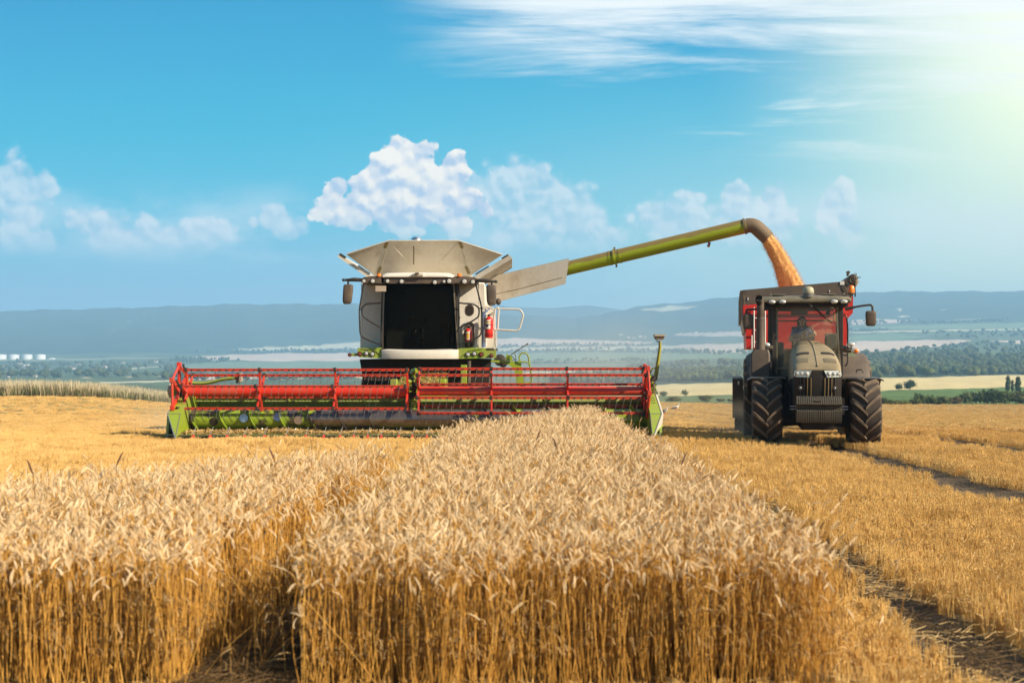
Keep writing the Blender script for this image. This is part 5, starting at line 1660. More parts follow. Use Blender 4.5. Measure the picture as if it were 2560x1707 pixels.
# ================================================================== valley and hills
def Yrow(d, px):
    d = np.asarray(d, float); px = np.asarray(px, float); ld = np.log(d)
    dl = np.log([186, 300, 600, 1000, 1200, 2000, 2600, 3200, 3600, 4800.])
    yl = np.array([1004, 1000, 985, 962, 950, 925, 905, 888, 872, 0])
    dr = np.log([186, 230, 300, 350, 420, 620, 950, 1250, 1550, 1950, 2500, 3100, 3600, 4800.])
    yr = np.array([1014, 1011, 998, 986, 972, 948, 935, 905, 886, 872, 846, 816, 796, 0])
    S = np.interp(px, [-900, 0, 300, 600, 900, 1150, 1245, 1340, 1440, 1500, 1590, 1700, 1780, 1860, 2080, 2200, 2400, 2560, 3400],
                  [792, 777, 770, 760, 760, 766, 786, 790, 795, 788, 766, 757, 747, 742, 731, 729, 728, 728, 740])
    S = S + 1.2 * np.sin(px * .041) + .9 * np.sin(px * .097 + 1) + .6 * np.sin(px * .31)
    tl = np.clip((ld - dl[-2]) / (dl[-1] - dl[-2]), 0, 1); trr = np.clip((ld - dr[-2]) / (dr[-1] - dr[-2]), 0, 1)
    L = np.where(ld > dl[-2], yl[-2] + (S - yl[-2]) * tl ** .85, np.interp(ld, dl[:-1], yl[:-1]))
    R = np.where(ld > dr[-2], yr[-2] + (S - yr[-2]) * trr ** .85, np.interp(ld, dr[:-1], yr[:-1]))
    w = sstep(1450, 2140, px)
    y = L * (1 - w) + R * w
    und = np.sin(px * .012 + ld * 9) * np.sin(px * .0051 + ld * 5) * 2.0 * np.clip((ld - np.log(500)) / 1.5, 0, 1) * (1 - np.clip((ld - np.log(4200)) / .13, 0, 1))
    gul = 3.0 * np.sin(px * .021 + 3 * np.sin(ld * 6)) * np.clip((ld - np.log(3400)) / .1, 0, 1) * np.clip((np.log(4800) - ld) / .15, 0, 1)
    return y + und + gul


def on_land(px, Y):
    """distance at which the valley shows at photo row Y"""
    a, b_ = math.log(187), math.log(4790)
    for _ in range(40):
        c = (a + b_) / 2
        if float(Yrow(math.exp(c), px)) > Y: a = c
        else: b_ = c
    d = math.exp((a + b_) / 2)
    return W(px, float(Yrow(d, px)), d)


rng2 = np.random.default_rng(5)
def vnoise(x, y, seed=0):
    """smooth value noise"""
    r = np.random.default_rng(100 + seed); T_ = r.random((64, 64))
    xi, yi = np.floor(x).astype(int), np.floor(y).astype(int); fx, fy = x - xi, y - yi
    fx, fy = fx * fx * (3 - 2 * fx), fy * fy * (3 - 2 * fy)
    g_ = lambda a, b_: T_[a % 64, b_ % 64]
    return (g_(xi, yi) * (1 - fx) + g_(xi + 1, yi) * fx) * (1 - fy) + (g_(xi, yi + 1) * (1 - fx) + g_(xi + 1, yi + 1) * fx) * fy


PXC = np.arange(-900, 3460, 7.0)
DR = np.geomspace(188, 4800, 420)
PXg, Dg = np.meshgrid(PXC, DR)
Yg = Yrow(Dg, PXg)
Xg = (PXg - 1280) / F * Dg
straw_c, pink, pale, dkgreen, green, lt, wood = (.62, .47, .26), (.66, .50, .38), (.60, .54, .36), (.085, .13, .045), (.13, .18, .07), (.22, .25, .12), (.045, .065, .03)
nz = vnoise(PXg * .02, Yg * .12, 1) * .6 + vnoise(PXg * .07, Yg * .4, 2) * .4
colr = np.zeros(PXg.shape + (4,)); colr[..., 3] = 1
hill = (Dg > 3300)
base = np.where(hill[..., None], np.array(wood) * (.75 + .9 * nz[..., None]), np.array((.10, .13, .06)) * (.7 + .8 * nz[..., None]))
colr[..., :3] = base
PATCH = [
    # right side, near to far
    ([(2000, 1020), (3200, 1030), (3200, 1004), (2330, 1006), (2000, 1010)], (.17, .22, .07)),
    ([(1500, 1004), (2000, 1006), (2000, 989), (1500, 988)], (.15, .19, .08)),
    ([(2050, 1006), (3300, 1004), (3300, 966), (2560, 968), (2190, 976), (2000, 980)], (.12, .18, .05)),
    ([(1500, 992), (1840, 986), (2190, 976), (2560, 967), (3300, 960), (3300, 925), (2560, 935), (2185, 946), (1840, 955), (1500, 965)], (.68, .52, .25)),
    ([(2000, 946), (2560, 937), (3300, 930), (3300, 886), (2000, 890)], wood),
    ([(2160, 912), (2250, 905), (2350, 897), (2345, 904), (2260, 911), (2170, 916)], straw_c),
    ([(1380, 966), (1850, 955), (1850, 920), (1640, 922), (1380, 926)], wood),
    ([(1600, 924), (1720, 919), (1850, 914), (1850, 919), (1720, 925), (1600, 929)], straw_c),
    ([(2080, 883), (2140, 853), (2395, 849), (2432, 853), (2340, 868), (2220, 877)], pink),
    ([(2470, 852), (2620, 848), (2900, 846), (2900, 862), (2560, 860)], pink),
    ([(2100, 845), (2215, 831), (2320, 843), (2240, 850), (2110, 853)], (.17, .24, .12)),
    ([(2090, 829), (2400, 824), (2560, 820), (2700, 818), (2560, 824), (2230, 830), (2140, 832)], pale),
    ([(2090, 822), (2300, 812), (2560, 805), (2900, 803), (2900, 818), (2400, 822)], (.19, .26, .13)),
    ([(2090, 801), (2180, 796), (2295, 802), (2210, 808), (2080, 812)], pink),
    ([(2350, 803), (2440, 797), (2470, 796), (2380, 802)], pale),
    ([(2240, 790), (2270, 788), (2275, 791), (2240, 793)], pink), ([(2240, 772), (2252, 768), (2256, 774), (2244, 778)], pale), ([(2350, 774), (2370, 772), (2364, 777)], pale),
    ([(1600, 772), (1680, 764), (1740, 766), (1700, 775), (1650, 778)], pale),
    # middle
    ([(1200, 845), (1420, 848), (1660, 856), (1560, 861), (1370, 861), (1200, 866)], pink),
    ([(1690, 836), (1760, 831), (1860, 829), (1860, 841), (1760, 840), (1700, 840)], pink),
    ([(1640, 866), (1760, 860), (1870, 857), (1870, 882), (1780, 882), (1720, 872)], pink),
    ([(1200, 871), (1400, 866), (1700, 864), (1660, 875), (1400, 874), (1200, 878)], pale),
    ([(1200, 884), (1500, 880), (1860, 884), (1860, 896), (1500, 902), (1200, 902)], (.20, .27, .14)),
    ([(1200, 912), (1600, 908), (1640, 914), (1200, 921)], (.18, .22, .11)),
    ([(1300, 930), (1560, 926), (1560, 931), (1300, 934)], straw_c),
    # left
    ([(438, 900), (480, 893), (600, 885), (760, 882), (960, 883), (960, 901), (850, 903), (700, 904), (560, 900)], pink),
    ([(575, 874), (720, 866), (860, 857), (960, 855), (960, 872), (820, 873), (700, 876)], pale),
    ([(400, 917), (560, 906), (760, 902), (960, 904), (960, 925), (600, 930)], (.21, .27, .16)),
    ([(400, 946), (520, 940), (700, 944), (560, 950)], pink), ([(660, 945), (720, 940), (760, 946), (700, 950)], straw_c), ([(850, 942), (940, 940), (940, 948)], straw_c),
    ([(-400, 901), (100, 896), (400, 893), (440, 895), (150, 901), (-400, 906)], (.28, .30, .18)),
    ([(250, 926), (420, 915), (450, 914), (300, 926)], pale), ([(200, 944), (225, 941), (220, 947)], straw_c), ([(310, 942), (340, 939), (336, 943)], straw_c), ([(395, 941), (425, 938), (420, 943)], straw_c),
    ([(250, 955), (450, 950), (450, 954), (250, 959)], pale),
    ([(255, 845), (320, 804), (362, 782), (364, 784), (322, 808), (260, 847)], (.13, .15, .09)),
]


def inside(poly, x, y):
    r = np.zeros(x.shape, bool); n = len(poly)
    for i in range(n):
        x0, y0 = poly[i]; x1, y1 = poly[(i + 1) % n]
        if y0 == y1: continue
        r ^= ((y0 > y) != (y1 > y)) & (x < (x1 - x0) * (y - y0) / (y1 - y0) + x0)
    return r


wx = PXg + (vnoise(PXg * .05, Yg * .3, 4) - .5) * 26
wy = Yg + (vnoise(PXg * .035, Yg * .05, 6) - .5) * 3.0
for poly, c_ in PATCH:
    k_ = inside(poly, wx, wy)
    colr[k_, :3] = np.array(c_) * (.90 + .2 * nz[k_][:, None])
m, t, b = new_mat('valley_land')
at = t.node('ShaderNodeVertexColor'); at.layer_name = 'Col'
pos = t.node('ShaderNodeNewGeometry').outputs['Position']
n1 = t.noise(pos, .035, 6, .7); n2 = t.noise(pos, .25, 3, .6)
c_ = t.mix(t.step(n1, .35, .7), at.outputs[0], C(0, 0, 0), blend='MULTIPLY')
f_ = t.math('ADD', .72, t.math('MULTIPLY', t.math('ADD', t.math('MULTIPLY', n1, .7), t.math('MULTIPLY', n2, .3)), .56))
vm = t.node('ShaderNodeVectorMath', operation='SCALE'); t.l.new(at.outputs[0], vm.inputs[0]); t.l.new(f_, vm.inputs['Scale'])
t.l.new(vm.outputs[0], b.inputs['Base Color']); b.inputs['Roughness'].default_value = .95; b.inputs['Specular IOR Level'].default_value = .1
bp = t.node('ShaderNodeBump'); bp.inputs['Strength'].default_value = .6; bp.inputs['Distance'].default_value = 6
t.l.new(n1, bp.inputs['Height']); t.l.new(bp.outputs[0], b.inputs['Normal'])
Zg = EYE + (HY - Yg) / F * Dg
# back slope of the hills
Xb = np.concatenate([Xg, Xg[-1:] * 1.08]); Zb = np.concatenate([Zg, Zg[-1:] - 120])
cb_ = np.concatenate([colr, colr[-1:]])
_i = {}
def zval(X, Y): return Zb
dr2 = np.concatenate([DR, [5150.]])
valley = grid_mesh('valley_terrain', Xb, dr2, zval, [m], cb_); tag(valley, 'hazy valley of pale fields and wooded hills', 'valley', kind='structure')
# a farther ridge in the gap
pxf = np.arange(500, 2200, 8.0); yf = np.interp(pxf, [500, 900, 1240, 1290, 1370, 1430, 1470, 1520, 1560, 1700, 2200], [800, 778, 762, 767, 771, 765, 764, 769, 775, 792, 800]) + .8 * np.sin(pxf * .05)
rows = [(6000, 0.0), (5800, .35), (5400, 1.0)]
Xf = np.array([(pxf - 1280) / F * 6000 for d, q in rows][::-1]); 
Zf = np.array([EYE + (HY - yf) / F * 6000 * (1 - q) for d, q in rows][::-1])
far_h = grid_mesh('far_hills', Xf, [r_[0] for r_ in rows][::-1], lambda X, Y: Zf, [paint('far_hill', wood, .95, dirt=.0)]); tag(far_h, 'faint blue ridge farthest away in the gap between the hills', 'hills', kind='structure')

# ================================================================== foliage
def leafmat(name, c0, c1, trans=.35):
    m, t, b = new_mat(name)
    tc = t.node('ShaderNodeTexCoord').outputs['Object']
    n = t.noise(tc, .9, 4, .65)
    c_ = t.mix(t.step(n, .3, .7), C(*c0), C(*c1))
    t.l.new(c_, b.inputs['Base Color']); b.inputs['Roughness'].default_value = .7; b.inputs['Specular IOR Level'].default_value = .2
    tl = t.node('ShaderNodeBsdfTranslucent'); t.l.new(c_, tl.inputs[0])
    mx = t.node('ShaderNodeMixShader'); mx.inputs[0].default_value = trans
    out = [n_ for n_ in t.n if n_.type == 'OUTPUT_MATERIAL'][0]
    t.l.new(b.outputs[0], mx.inputs[1]); t.l.new(tl.outputs[0], mx.inputs[2]); t.l.new(mx.outputs[0], out.inputs[0])
    return m


LM = [leafmat('leaf_dark', (.045, .070, .022), (.10, .125, .038)), leafmat('leaf_mid', (.075, .105, .030), (.16, .18, .055)), leafmat('leaf_olive', (.07, .085, .025), (.14, .14, .045)), leafmat('leaf_yellow', (.13, .15, .03), (.24, .24, .06)), leafmat('leaf_rust', (.10, .07, .03), (.17, .12, .05))]
M['bark'] = paint('bark', (.07, .05, .035), .9, dirt=.2)
FV = {}


def crown(c, rx, rz, n, leaf, rng, ry=None, clumps=14, lo=-.8):
    """numpy leaf quads in clumps spread through an ellipsoid"""
    ry = ry or rx
    cl = rng.normal(size=(clumps, 3)); cl /= np.linalg.norm(cl, axis=1)[:, None]; cl[:, 2] = np.maximum(cl[:, 2], lo)
    cl *= (.35 + .5 * rng.random((clumps, 1)))
    k = rng.integers(0, clumps, n)
    p = cl[k] + rng.normal(size=(n, 3)) * (.20 + .07 * rng.random((n, 1)))
    p = p * np.array([rx, ry, rz]) + np.array(c)
    u = rng.normal(size=(n, 3)); u /= np.linalg.norm(u, axis=1)[:, None]
    w = np.cross(u, rng.normal(size=(n, 3))); w /= np.linalg.norm(w, axis=1)[:, None]
    s = leaf * (.6 + .8 * rng.random((n, 1)))
    return np.stack([p - u * s, p + w * s * .6, p + u * s, p - w * s * .6], 1)


def quads_obj(name, Q, mats, mi=None, parent=None, loc=None, off=None):
    Q = np.asarray(Q, float)
    if off is not None: Q = Q - np.array(off)
    n = len(Q); me = bpy.data.meshes.new(name)
    me.vertices.add(n * 4); me.vertices.foreach_set('co', Q.reshape(-1))
    me.loops.add(n * 4); me.loops.foreach_set('vertex_index', np.arange(n * 4))
    me.polygons.add(n); me.polygons.foreach_set('loop_start', np.arange(0, n * 4, 4)); me.polygons.foreach_set('loop_total', np.full(n, 4))
    for m_ in mats: me.materials.append(m_)
    if mi is not None: me.polygons.foreach_set('material_index', np.asarray(mi, dtype=np.int32))
    me.update(calc_edges=True)
    o = bpy.data.objects.new(name, me); COL.objects.link(o)
    if parent is not None: o.parent = parent
    if loc is not None: o.location = loc
    return o


rt = np.random.default_rng(21)
# woods that read as one mass
WOODS = [([(2150, 946), (2560, 938), (3000, 930), (3000, 890), (2560, 890), (2300, 892), (2150, 905)], 900, 7.5), ([(1380, 962), (1850, 952), (1850, 926), (1640, 930), (1380, 940)], 620, 7.0), ([(1560, 924), (1850, 912), (1850, 908), (1640, 910)], 60, 8.5),
         ([(2100, 900), (2180, 893), (2420, 884), (2440, 889), (2200, 902)], 90, 8.5),
         ([(2220, 832), (2560, 824), (2900, 824), (2900, 846), (2440, 848), (2320, 842)], 120, 8), ([(2340, 868), (2470, 856), (2900, 864), (2900, 882), (2140, 886)], 170, 8), ([(1200, 864), (1420, 859), (1640, 862), (1640, 866), (1200, 870)], 130, 8), ([(1200, 878), (1500, 873), (1700, 876), (1870, 883), (1870, 888), (1500, 882), (1200, 884)], 170, 9),
         ([(1200, 904), (1560, 897), (1640, 900), (1640, 906), (1200, 912)], 110, 7), ([(440, 897), (560, 901), (600, 903), (500, 907), (430, 905)], 80, 9), ([(480, 880), (960, 873), (960, 882), (600, 884)], 120, 9), ([(-300, 948), (440, 944), (440, 908), (-300, 905)], 330, 9), ([(400, 955), (960, 948), (960, 932), (400, 936)], 160, 8),
         ([(2110, 804), (2300, 803), (2300, 808), (2110, 816)], 40, 9), ([(2100, 829), (2230, 826), (2230, 829), (2100, 832)], 24, 10), ([(2300, 808), (2520, 800), (2520, 804), (2300, 812)], 50, 10)]
import bmesh as _bm
_b = _bm.new(); _bm.ops.create_icosphere(_b, subdivisions=2, radius=1.0); ICO_V = np.array([v_.co[:] for v_ in _b.verts]); ICO_F = np.array([[q_.index for q_ in f_.verts] for f_ in _b.faces]); _b.free()


def lump(c, rx, rz, rng):
    """one lumpy bough mass"""
    d = 1 + .16 * np.sin(ICO_V @ rng.normal(size=(3, 6)) * 4.2 + rng.uniform(0, 6, 6)).sum(1) / 2.2
    return ICO_V * d[:, None] * np.array([rx, rx, rz]) + np.array(c)


BV, LQ, BM, QM = [], [], [], []
for poly, n, hgt in WOODS:
    P_ = np.array(poly); x0, x1, y0, y1 = P_[:, 0].min(), P_[:, 0].max(), P_[:, 1].min(), P_[:, 1].max(); k = 0
    while k < n:
        a_, b_ = rt.uniform(x0, x1), rt.uniform(y0, y1)
        if not inside(poly, np.array([a_]), np.array([b_]))[0]: continue
        p = on_land(a_, b_); h_ = hgt * rt.uniform(.6, 1.25); r = h_ * rt.uniform(.42, .62); mi_ = int(rt.choice([0, 0, 1, 1, 1, 2]))
        nl = 3 if p.y < 1400 else 2
        for j in range(nl):
            o_ = rt.normal(size=2) * r * .38; zz = h_ * rt.uniform(.34, .66)
            BV.append(lump((p.x + o_[0], p.y + o_[1], p.z + zz), r * rt.uniform(.55, .85), h_ * rt.uniform(.26, .38), rt)); BM.append(mi_)
        nn = 46 if p.y < 1400 else 14
        LQ.append(crown((p.x, p.y, p.z + h_ * .52), r * 1.12, h_ * .52, nn, h_ * .10, rt, clumps=9)); QM.append(np.full(nn, mi_)); k += 1
def foliage_obj(name, BV, LQ, BM, QM, mats, parent=None):
    BV = np.array(BV); nb = len(BV)
    co_ = np.concatenate([BV.reshape(-1, 3), LQ.reshape(-1, 3)])
    fb = (ICO_F[None] + (np.arange(nb) * len(ICO_V))[:, None, None]).reshape(-1)
    fq = np.arange(len(LQ) * 4) + nb * len(ICO_V)
    ntri = nb * len(ICO_F)
    me = bpy.data.meshes.new(name); me.vertices.add(len(co_)); me.vertices.foreach_set('co', co_.ravel())
    me.loops.add(len(fb) + len(fq)); me.loops.foreach_set('vertex_index', np.concatenate([fb, fq]).astype(np.int32))
    me.polygons.add(ntri + len(LQ)); me.polygons.foreach_set('loop_start', np.concatenate([np.arange(ntri) * 3, ntri * 3 + np.arange(len(LQ)) * 4]).astype(np.int32)); me.polygons.foreach_set('loop_total', np.concatenate([np.full(ntri, 3), np.full(len(LQ), 4)]).astype(np.int32))
    for m_ in mats: me.materials.append(m_)
    me.polygons.foreach_set('material_index', np.concatenate([np.repeat(BM, len(ICO_F)), QM]).astype(np.int32))
    me.polygons.foreach_set('use_smooth', np.ones(ntri + len(LQ), bool))
    me.update(calc_edges=True)
    o = bpy.data.objects.new(name, me); COL.objects.link(o)
    if parent is not None: o.parent = parent
    return o


wo = foliage_obj('woods', BV, np.concatenate(LQ), BM, np.concatenate(QM), LM)
tag(wo, 'woods and hedgerows covering the valley between the fields', 'woods', kind='stuff')

ORD = ['first', 'second', 'third', 'fourth', 'fifth', 'sixth', 'seventh', 'eighth', 'ninth', 'tenth', 'eleventh', 'twelfth', 'thirteenth', 'fourteenth', 'fifteenth', 'sixteenth']


def tree(name, px, y0, y1, wpx, mat, label, cat, group=None, trunk=True, n=520, narrow=False):
    p = on_land(px, y1); s = p.y / F; h_ = (y1 - y0) * s; r = wpx * s / 2
    root = empty(name, p, label, cat, group)
    cz = h_ * (.56 if trunk else .46); bv = []
    if narrow:
        q = np.concatenate([crown((rt.normal() * r * .1, 0, h_ * f_), r * w_, h_ * .22, n // 3, r * .17, rt, clumps=9) for f_, w_ in ((.28, .9), (.52, 1.0), (.78, .7))])
        for f_ in (.25, .42, .6, .78): bv.append(lump((rt.normal() * r * .12, 0, h_ * f_), r * (.72 if f_ < .7 else .5), h_ * .15, rt))
    else:
        q = crown((0, 0, cz), r * 1.05, h_ * .47, n, max(r, h_ * .4) * .115, rt, clumps=18, lo=-.55)
        for k in range(7):
            a_ = rt.random() * 6.28; bv.append(lump((math.cos(a_) * r * .48, math.sin(a_) * r * .4, cz + rt.uniform(-.18, .2) * h_), r * rt.uniform(.34, .5), h_ * rt.uniform(.18, .26), rt))
    foliage_obj('crown', bv, q, [0] * len(bv), np.zeros(len(q)), [mat], root)
    mb = MB()
    mb.tube([(0, 0, -.2), (.02 * h_, 0, h_ * .3), (0, .01, h_ * .7)], [h_ * .035, h_ * .026, h_ * .008], 7)
    for k in range(5):
        a_ = rt.random() * 6.28; z = h_ * (.22 + .1 * k); mb.tube([(0, 0, z), (math.cos(a_) * r * .35, math.sin(a_) * r * .35, z + h_ * .12), (math.cos(a_) * r * .65, math.sin(a_) * r * .65, z + h_ * .22)], [h_ * .015, h_ * .010, h_ * .004], 5)
    mb.build('trunk', [M['bark']], root)
    return root


tree('round_tree', 2248, 957, 977, 19, LM[0], 'smaller of two round dark trees side by side in the yellow field', 'tree')
tree('round_tree', 2275, 950, 976, 31, LM[0], 'bigger of two round dark trees side by side in the yellow field', 'tree', n=700)
tree('poplar_tree', 2520, 939, 980, 15, LM[0], 'tall slim poplar nearest the tractor of three above the hedge', 'tree', n=600, narrow=True)
tree('poplar_tree', 2531, 949, 980, 10, LM[0], 'shortest slim poplar between two taller ones above the hedge', 'tree', n=400, narrow=True)
tree('poplar_tree', 2545, 938, 983, 18, LM[0], 'broadest of the three poplars above the hedge, farthest from the tractor', 'tree', n=700, narrow=True)
tree('round_tree', 1712, 973, 991, 17, LM[1], 'taller round tree standing alone in the field between combine and tractor', 'tree')
tree('round_tree', 1659, 978, 992, 19, LM[1], 'low wide round tree just beyond the right end of the reel', 'tree')
tree('round_tree', 1639, 976, 991, 14, LM[1], 'round tree partly behind the right end of the reel', 'tree')
BUSH = [(2203, 990, 1013, 26, 2), (2222, 996, 1013, 22, 1), (2240, 1000, 1013, 20, 3), (2262, 1000, 1013, 26, 3), (2288, 992, 1013, 28, 1), (2300, 982, 1012, 30, 0), (2328, 988, 1012, 32, 1), (2356, 990, 1012, 34, 2), (2386, 989, 1011, 36, 4), (2412, 980, 1010, 34, 1), (2440, 972, 1009, 44, 0), (2478, 969, 1009, 50, 0), (2512, 975, 1009, 44, 1), (2545, 976, 1009, 44, 2), (2590, 974, 1009, 60, 1), (2650, 978, 1010, 60, 0)]
for i, (px, y0, y1, w_, k) in enumerate(BUSH):
    ln = {0: 'dark green', 1: 'mid green', 2: 'olive', 3: 'yellow green', 4: 'rusty brown'}[k]
    tree('bush', px, y0, y1, w_ * 1.15, LM[k], f'{ln} bush, {ORD[i]} one counting away from the tractor tyre along the hedge', 'bush', 'bushes of the hedge beyond the stubble', trunk=False, n=620)
for i, (px, y0, y1, w_) in enumerate(((1684, 990, 1003, 40), (1762, 985, 1004, 36), (1802, 995, 1004, 22), (1826, 996, 1004, 16))):
    tree('bush', px, y0, y1, w_, LM[2], ['grey green bush nearest the combine', 'largest grey green bush', 'small grey green bush', 'smallest grey green bush'][i] + ' at the field edge beyond the storks', 'bush', 'bushes at the field edge beyond the storks', trunk=False, n=420)

# storage tanks and village
for i, (px, w_) in enumerate(((2, 26), (35, 24), (68, 24), (101, 24))):
    p = on_land(px, 898); s = p.y / F; r = w_ * s / 2; h_ = 11.5 * s
    mb = MB(); mb.lathe((0, 0, -6), (0, 0, 1), [(0, 0), (r, 0), (r, h_ + 6), (r * .98, h_ + 6), (0, h_ + 6 + r * .10)], 32, 0)
    for z in (.35, .7): mb.lathe((0, 0, h_ * z), (0, 0, 1), [(r, 0), (r * 1.01, .2), (r * 1.01, .5), (r, .7)], 32, 0)
    tag(mb.build('storage_tank', [M['tank_white']], None, loc=p), ['white round storage tank cut by the left edge of the picture', 'white round storage tank, second from the left in the row', 'white round storage tank, third from the left in the row', 'white round storage tank nearest the low shed in the row'][i], 'storage tank', 'storage tanks below the hill')
p = on_land(130, 898); s = p.y / F
mb = MB(); mb.bx(-6 * s, 6 * s, -6, 6, -4, 2.2 * s); mb.bx(-2 * s, 2 * s, -5, 5, 2.2 * s, 3.2 * s); tag(mb.build('shed', [M['tank_white']], None, loc=p), 'low white shed beside the row of storage tanks', 'shed')


def house(px, y, wpx, hpx, label, group=None, tall=False):
    p = on_land(px, y); s = p.y / F; w_, h_ = wpx * s, hpx * s
    r = empty('house', p, label, 'house', group, rz=rt.uniform(-.5, .5))
    mb = MB(); mb.bx(-w_ / 2, w_ / 2, -w_ * .35, w_ * .35, -3, h_ * .62)
    if tall: mb.bx(-w_ * .5, -w_ * .2, -w_ * .3, w_ * .1, h_ * .6, h_ * 1.3); mb.bx(w_ * .15, w_ * .5, -w_ * .3, w_ * .1, h_ * .6, h_ * 1.5)
    mb.build('wall', [M['house']], r)
    mb = MB(); e = w_ * .06; mb.prism([(-w_ / 2 - e, -w_ * .35 - e, h_ * .62), (-w_ / 2 - e, w_ * .35 + e, h_ * .62), (-w_ / 2 - e, 0, h_)], (w_ + 2 * e, 0, 0)); mb.build('roof', [M['roof_tile']], r)
    mb = MB()
    for k in (-.25, .05, .3): mb.bx(w_ * k - w_ * .05, w_ * k + w_ * .05, -w_ * .355, -w_ * .352, h_ * .22, h_ * .45)
    mb.build('window', [M['winglass']], r)


house(66, 922, 15, 8, 'big pale building with two towers standing among the village trees', tall=True)
for px, y in ((15, 915), (50, 911), (20, 933), (52, 936), (110, 930), (122, 927), (175, 920), (196, 912), (186, 923), (262, 919), (310, 917), (326, 921), (306, 908), (232, 925), (290, 921), (150, 938), (18, 943), (88, 942), (345, 912), (390, 906), (420, 930), (250, 938)):
    house(px, y, rt.uniform(6, 10), rt.uniform(4, 6), 'small pale house with a tiled roof in the hazy village below the storage tanks', 'small houses of the hazy village')
for px, y in ((1600, 843), (1585, 846), (1572, 845), (1610, 845), (1740, 833), (1552, 838)):
    house(px, y, rt.uniform(6, 9), rt.uniform(4, 5), 'tiny pale house at the foot of the hills right of centre', 'tiny houses at the foot of the hills')

# tall dry grass along the left edge of the field
N = 26000; X = rt.uniform(-54, -17.5, N); Y = rt.uniform(86, 93, N); Zb_ = G(X, Y)
env = .62 + .40 * vnoise(X * .22, Y * .05, 9) + .24 * rt.random(N); env = env * np.interp(X, [-54, -34, -30, -17.5], [1.12, 1.0, .82, .72])
kind_ = (rt.random(N) < np.interp(X, [-54, -33, -29, -17], [.72, .66, .40, .35])).astype(int)      # 1 = straw
H = env * np.where(kind_ == 1, rt.uniform(.9, 1.35, N), rt.uniform(.45, 1.0, N))
an = rt.uniform(0, 6.28, N); ln_ = rt.normal(size=(N, 2)) * .16; wd = np.where(kind_ == 1, .014, .024) * (.7 + .6 * rt.random(N))
ux, uy = np.cos(an) * wd, np.sin(an) * wd
Qg = np.stack([np.stack([X - ux, Y - uy, Zb_], -1), np.stack([X + ux, Y + uy, Zb_], -1), np.stack([X + ux * 1.6 + ln_[:, 0] * .6, Y + uy * 1.6 + ln_[:, 1], Zb_ + H * .75], -1), np.stack([X + ln_[:, 0], Y + ln_[:, 1], Zb_ + H], -1)], 1)
tag(quads_obj('tall_grass', Qg, [leafmat('weed_green', (.22, .26, .12), (.36, .38, .19), .55), leafmat('dry_grass', (.62, .52, .34), (.82, .70, .48), .55)], kind_), 'tall dry and green grass along the left edge of the field', 'grass', kind='stuff')
# ================================================================== scatter helper (only for the uncountable crop)
def scatter(name, pts, rot, scl, vid, variants, label, cat):
    src = bpy.data.collections.new(name + '_source')
    for i, o in enumerate(variants):
        o.name = f'{name}_plant_{i:02d}'
        for c in list(o.users_collection): c.objects.unlink(o)
        src.objects.link(o)
    me = bpy.data.meshes.new(name); n = len(pts)
    me.vertices.add(n); me.vertices.foreach_set('co', np.asarray(pts, float).ravel())
    a = me.attributes.new('rot', 'FLOAT_VECTOR', 'POINT'); a.data.foreach_set('vector', np.asarray(rot, float).ravel())
    a = me.attributes.new('scl', 'FLOAT_VECTOR', 'POINT'); a.data.foreach_set('vector', np.asarray(scl, float).ravel())
    a = me.attributes.new('vid', 'INT', 'POINT'); a.data.foreach_set('value', np.asarray(vid, dtype=np.int32))
    me.update()
    ob = bpy.data.objects.new(name, me); COL.objects.link(ob)
    ng = bpy.data.node_groups.new(name + '_nodes', 'GeometryNodeTree')
    ng.interface.new_socket('Geometry', in_out='INPUT', socket_type='NodeSocketGeometry'); ng.interface.new_socket('Geometry', in_out='OUTPUT', socket_type='NodeSocketGeometry')
    N_ = ng.nodes; L_ = ng.links
    gi = N_.new('NodeGroupInput'); go = N_.new('NodeGroupOutput')
    ci = N_.new('GeometryNodeCollectionInfo'); ci.inputs['Collection'].default_value = src; ci.inputs['Separate Children'].default_value = True; ci.inputs['Reset Children'].default_value = True
    ip = N_.new('GeometryNodeInstanceOnPoints'); ip.inputs['Pick Instance'].default_value = True
    def attr(nm, ty):
        x = N_.new('GeometryNodeInputNamedAttribute'); x.data_type = ty; x.inputs['Name'].default_value = nm
        return [s for s in x.outputs if s.enabled and s.name == 'Attribute'][0]
    e2r = N_.new('FunctionNodeEulerToRotation'); L_.new(attr('rot', 'FLOAT_VECTOR'), e2r.inputs[0])
    L_.new(gi.outputs[0], ip.inputs['Points']); L_.new(ci.outputs[0], ip.inputs['Instance']); L_.new(attr('vid', 'INT'), ip.inputs['Instance Index'])
    L_.new(e2r.outputs[0], ip.inputs['Rotation']); L_.new(attr('scl', 'FLOAT_VECTOR'), ip.inputs['Scale']); L_.new(ip.outputs[0], go.inputs[0])
    md = ob.modifiers.new('scatter', 'NODES'); md.node_group = ng
    return tag(ob, label, cat, kind='stuff')


rw = np.random.default_rng(3)


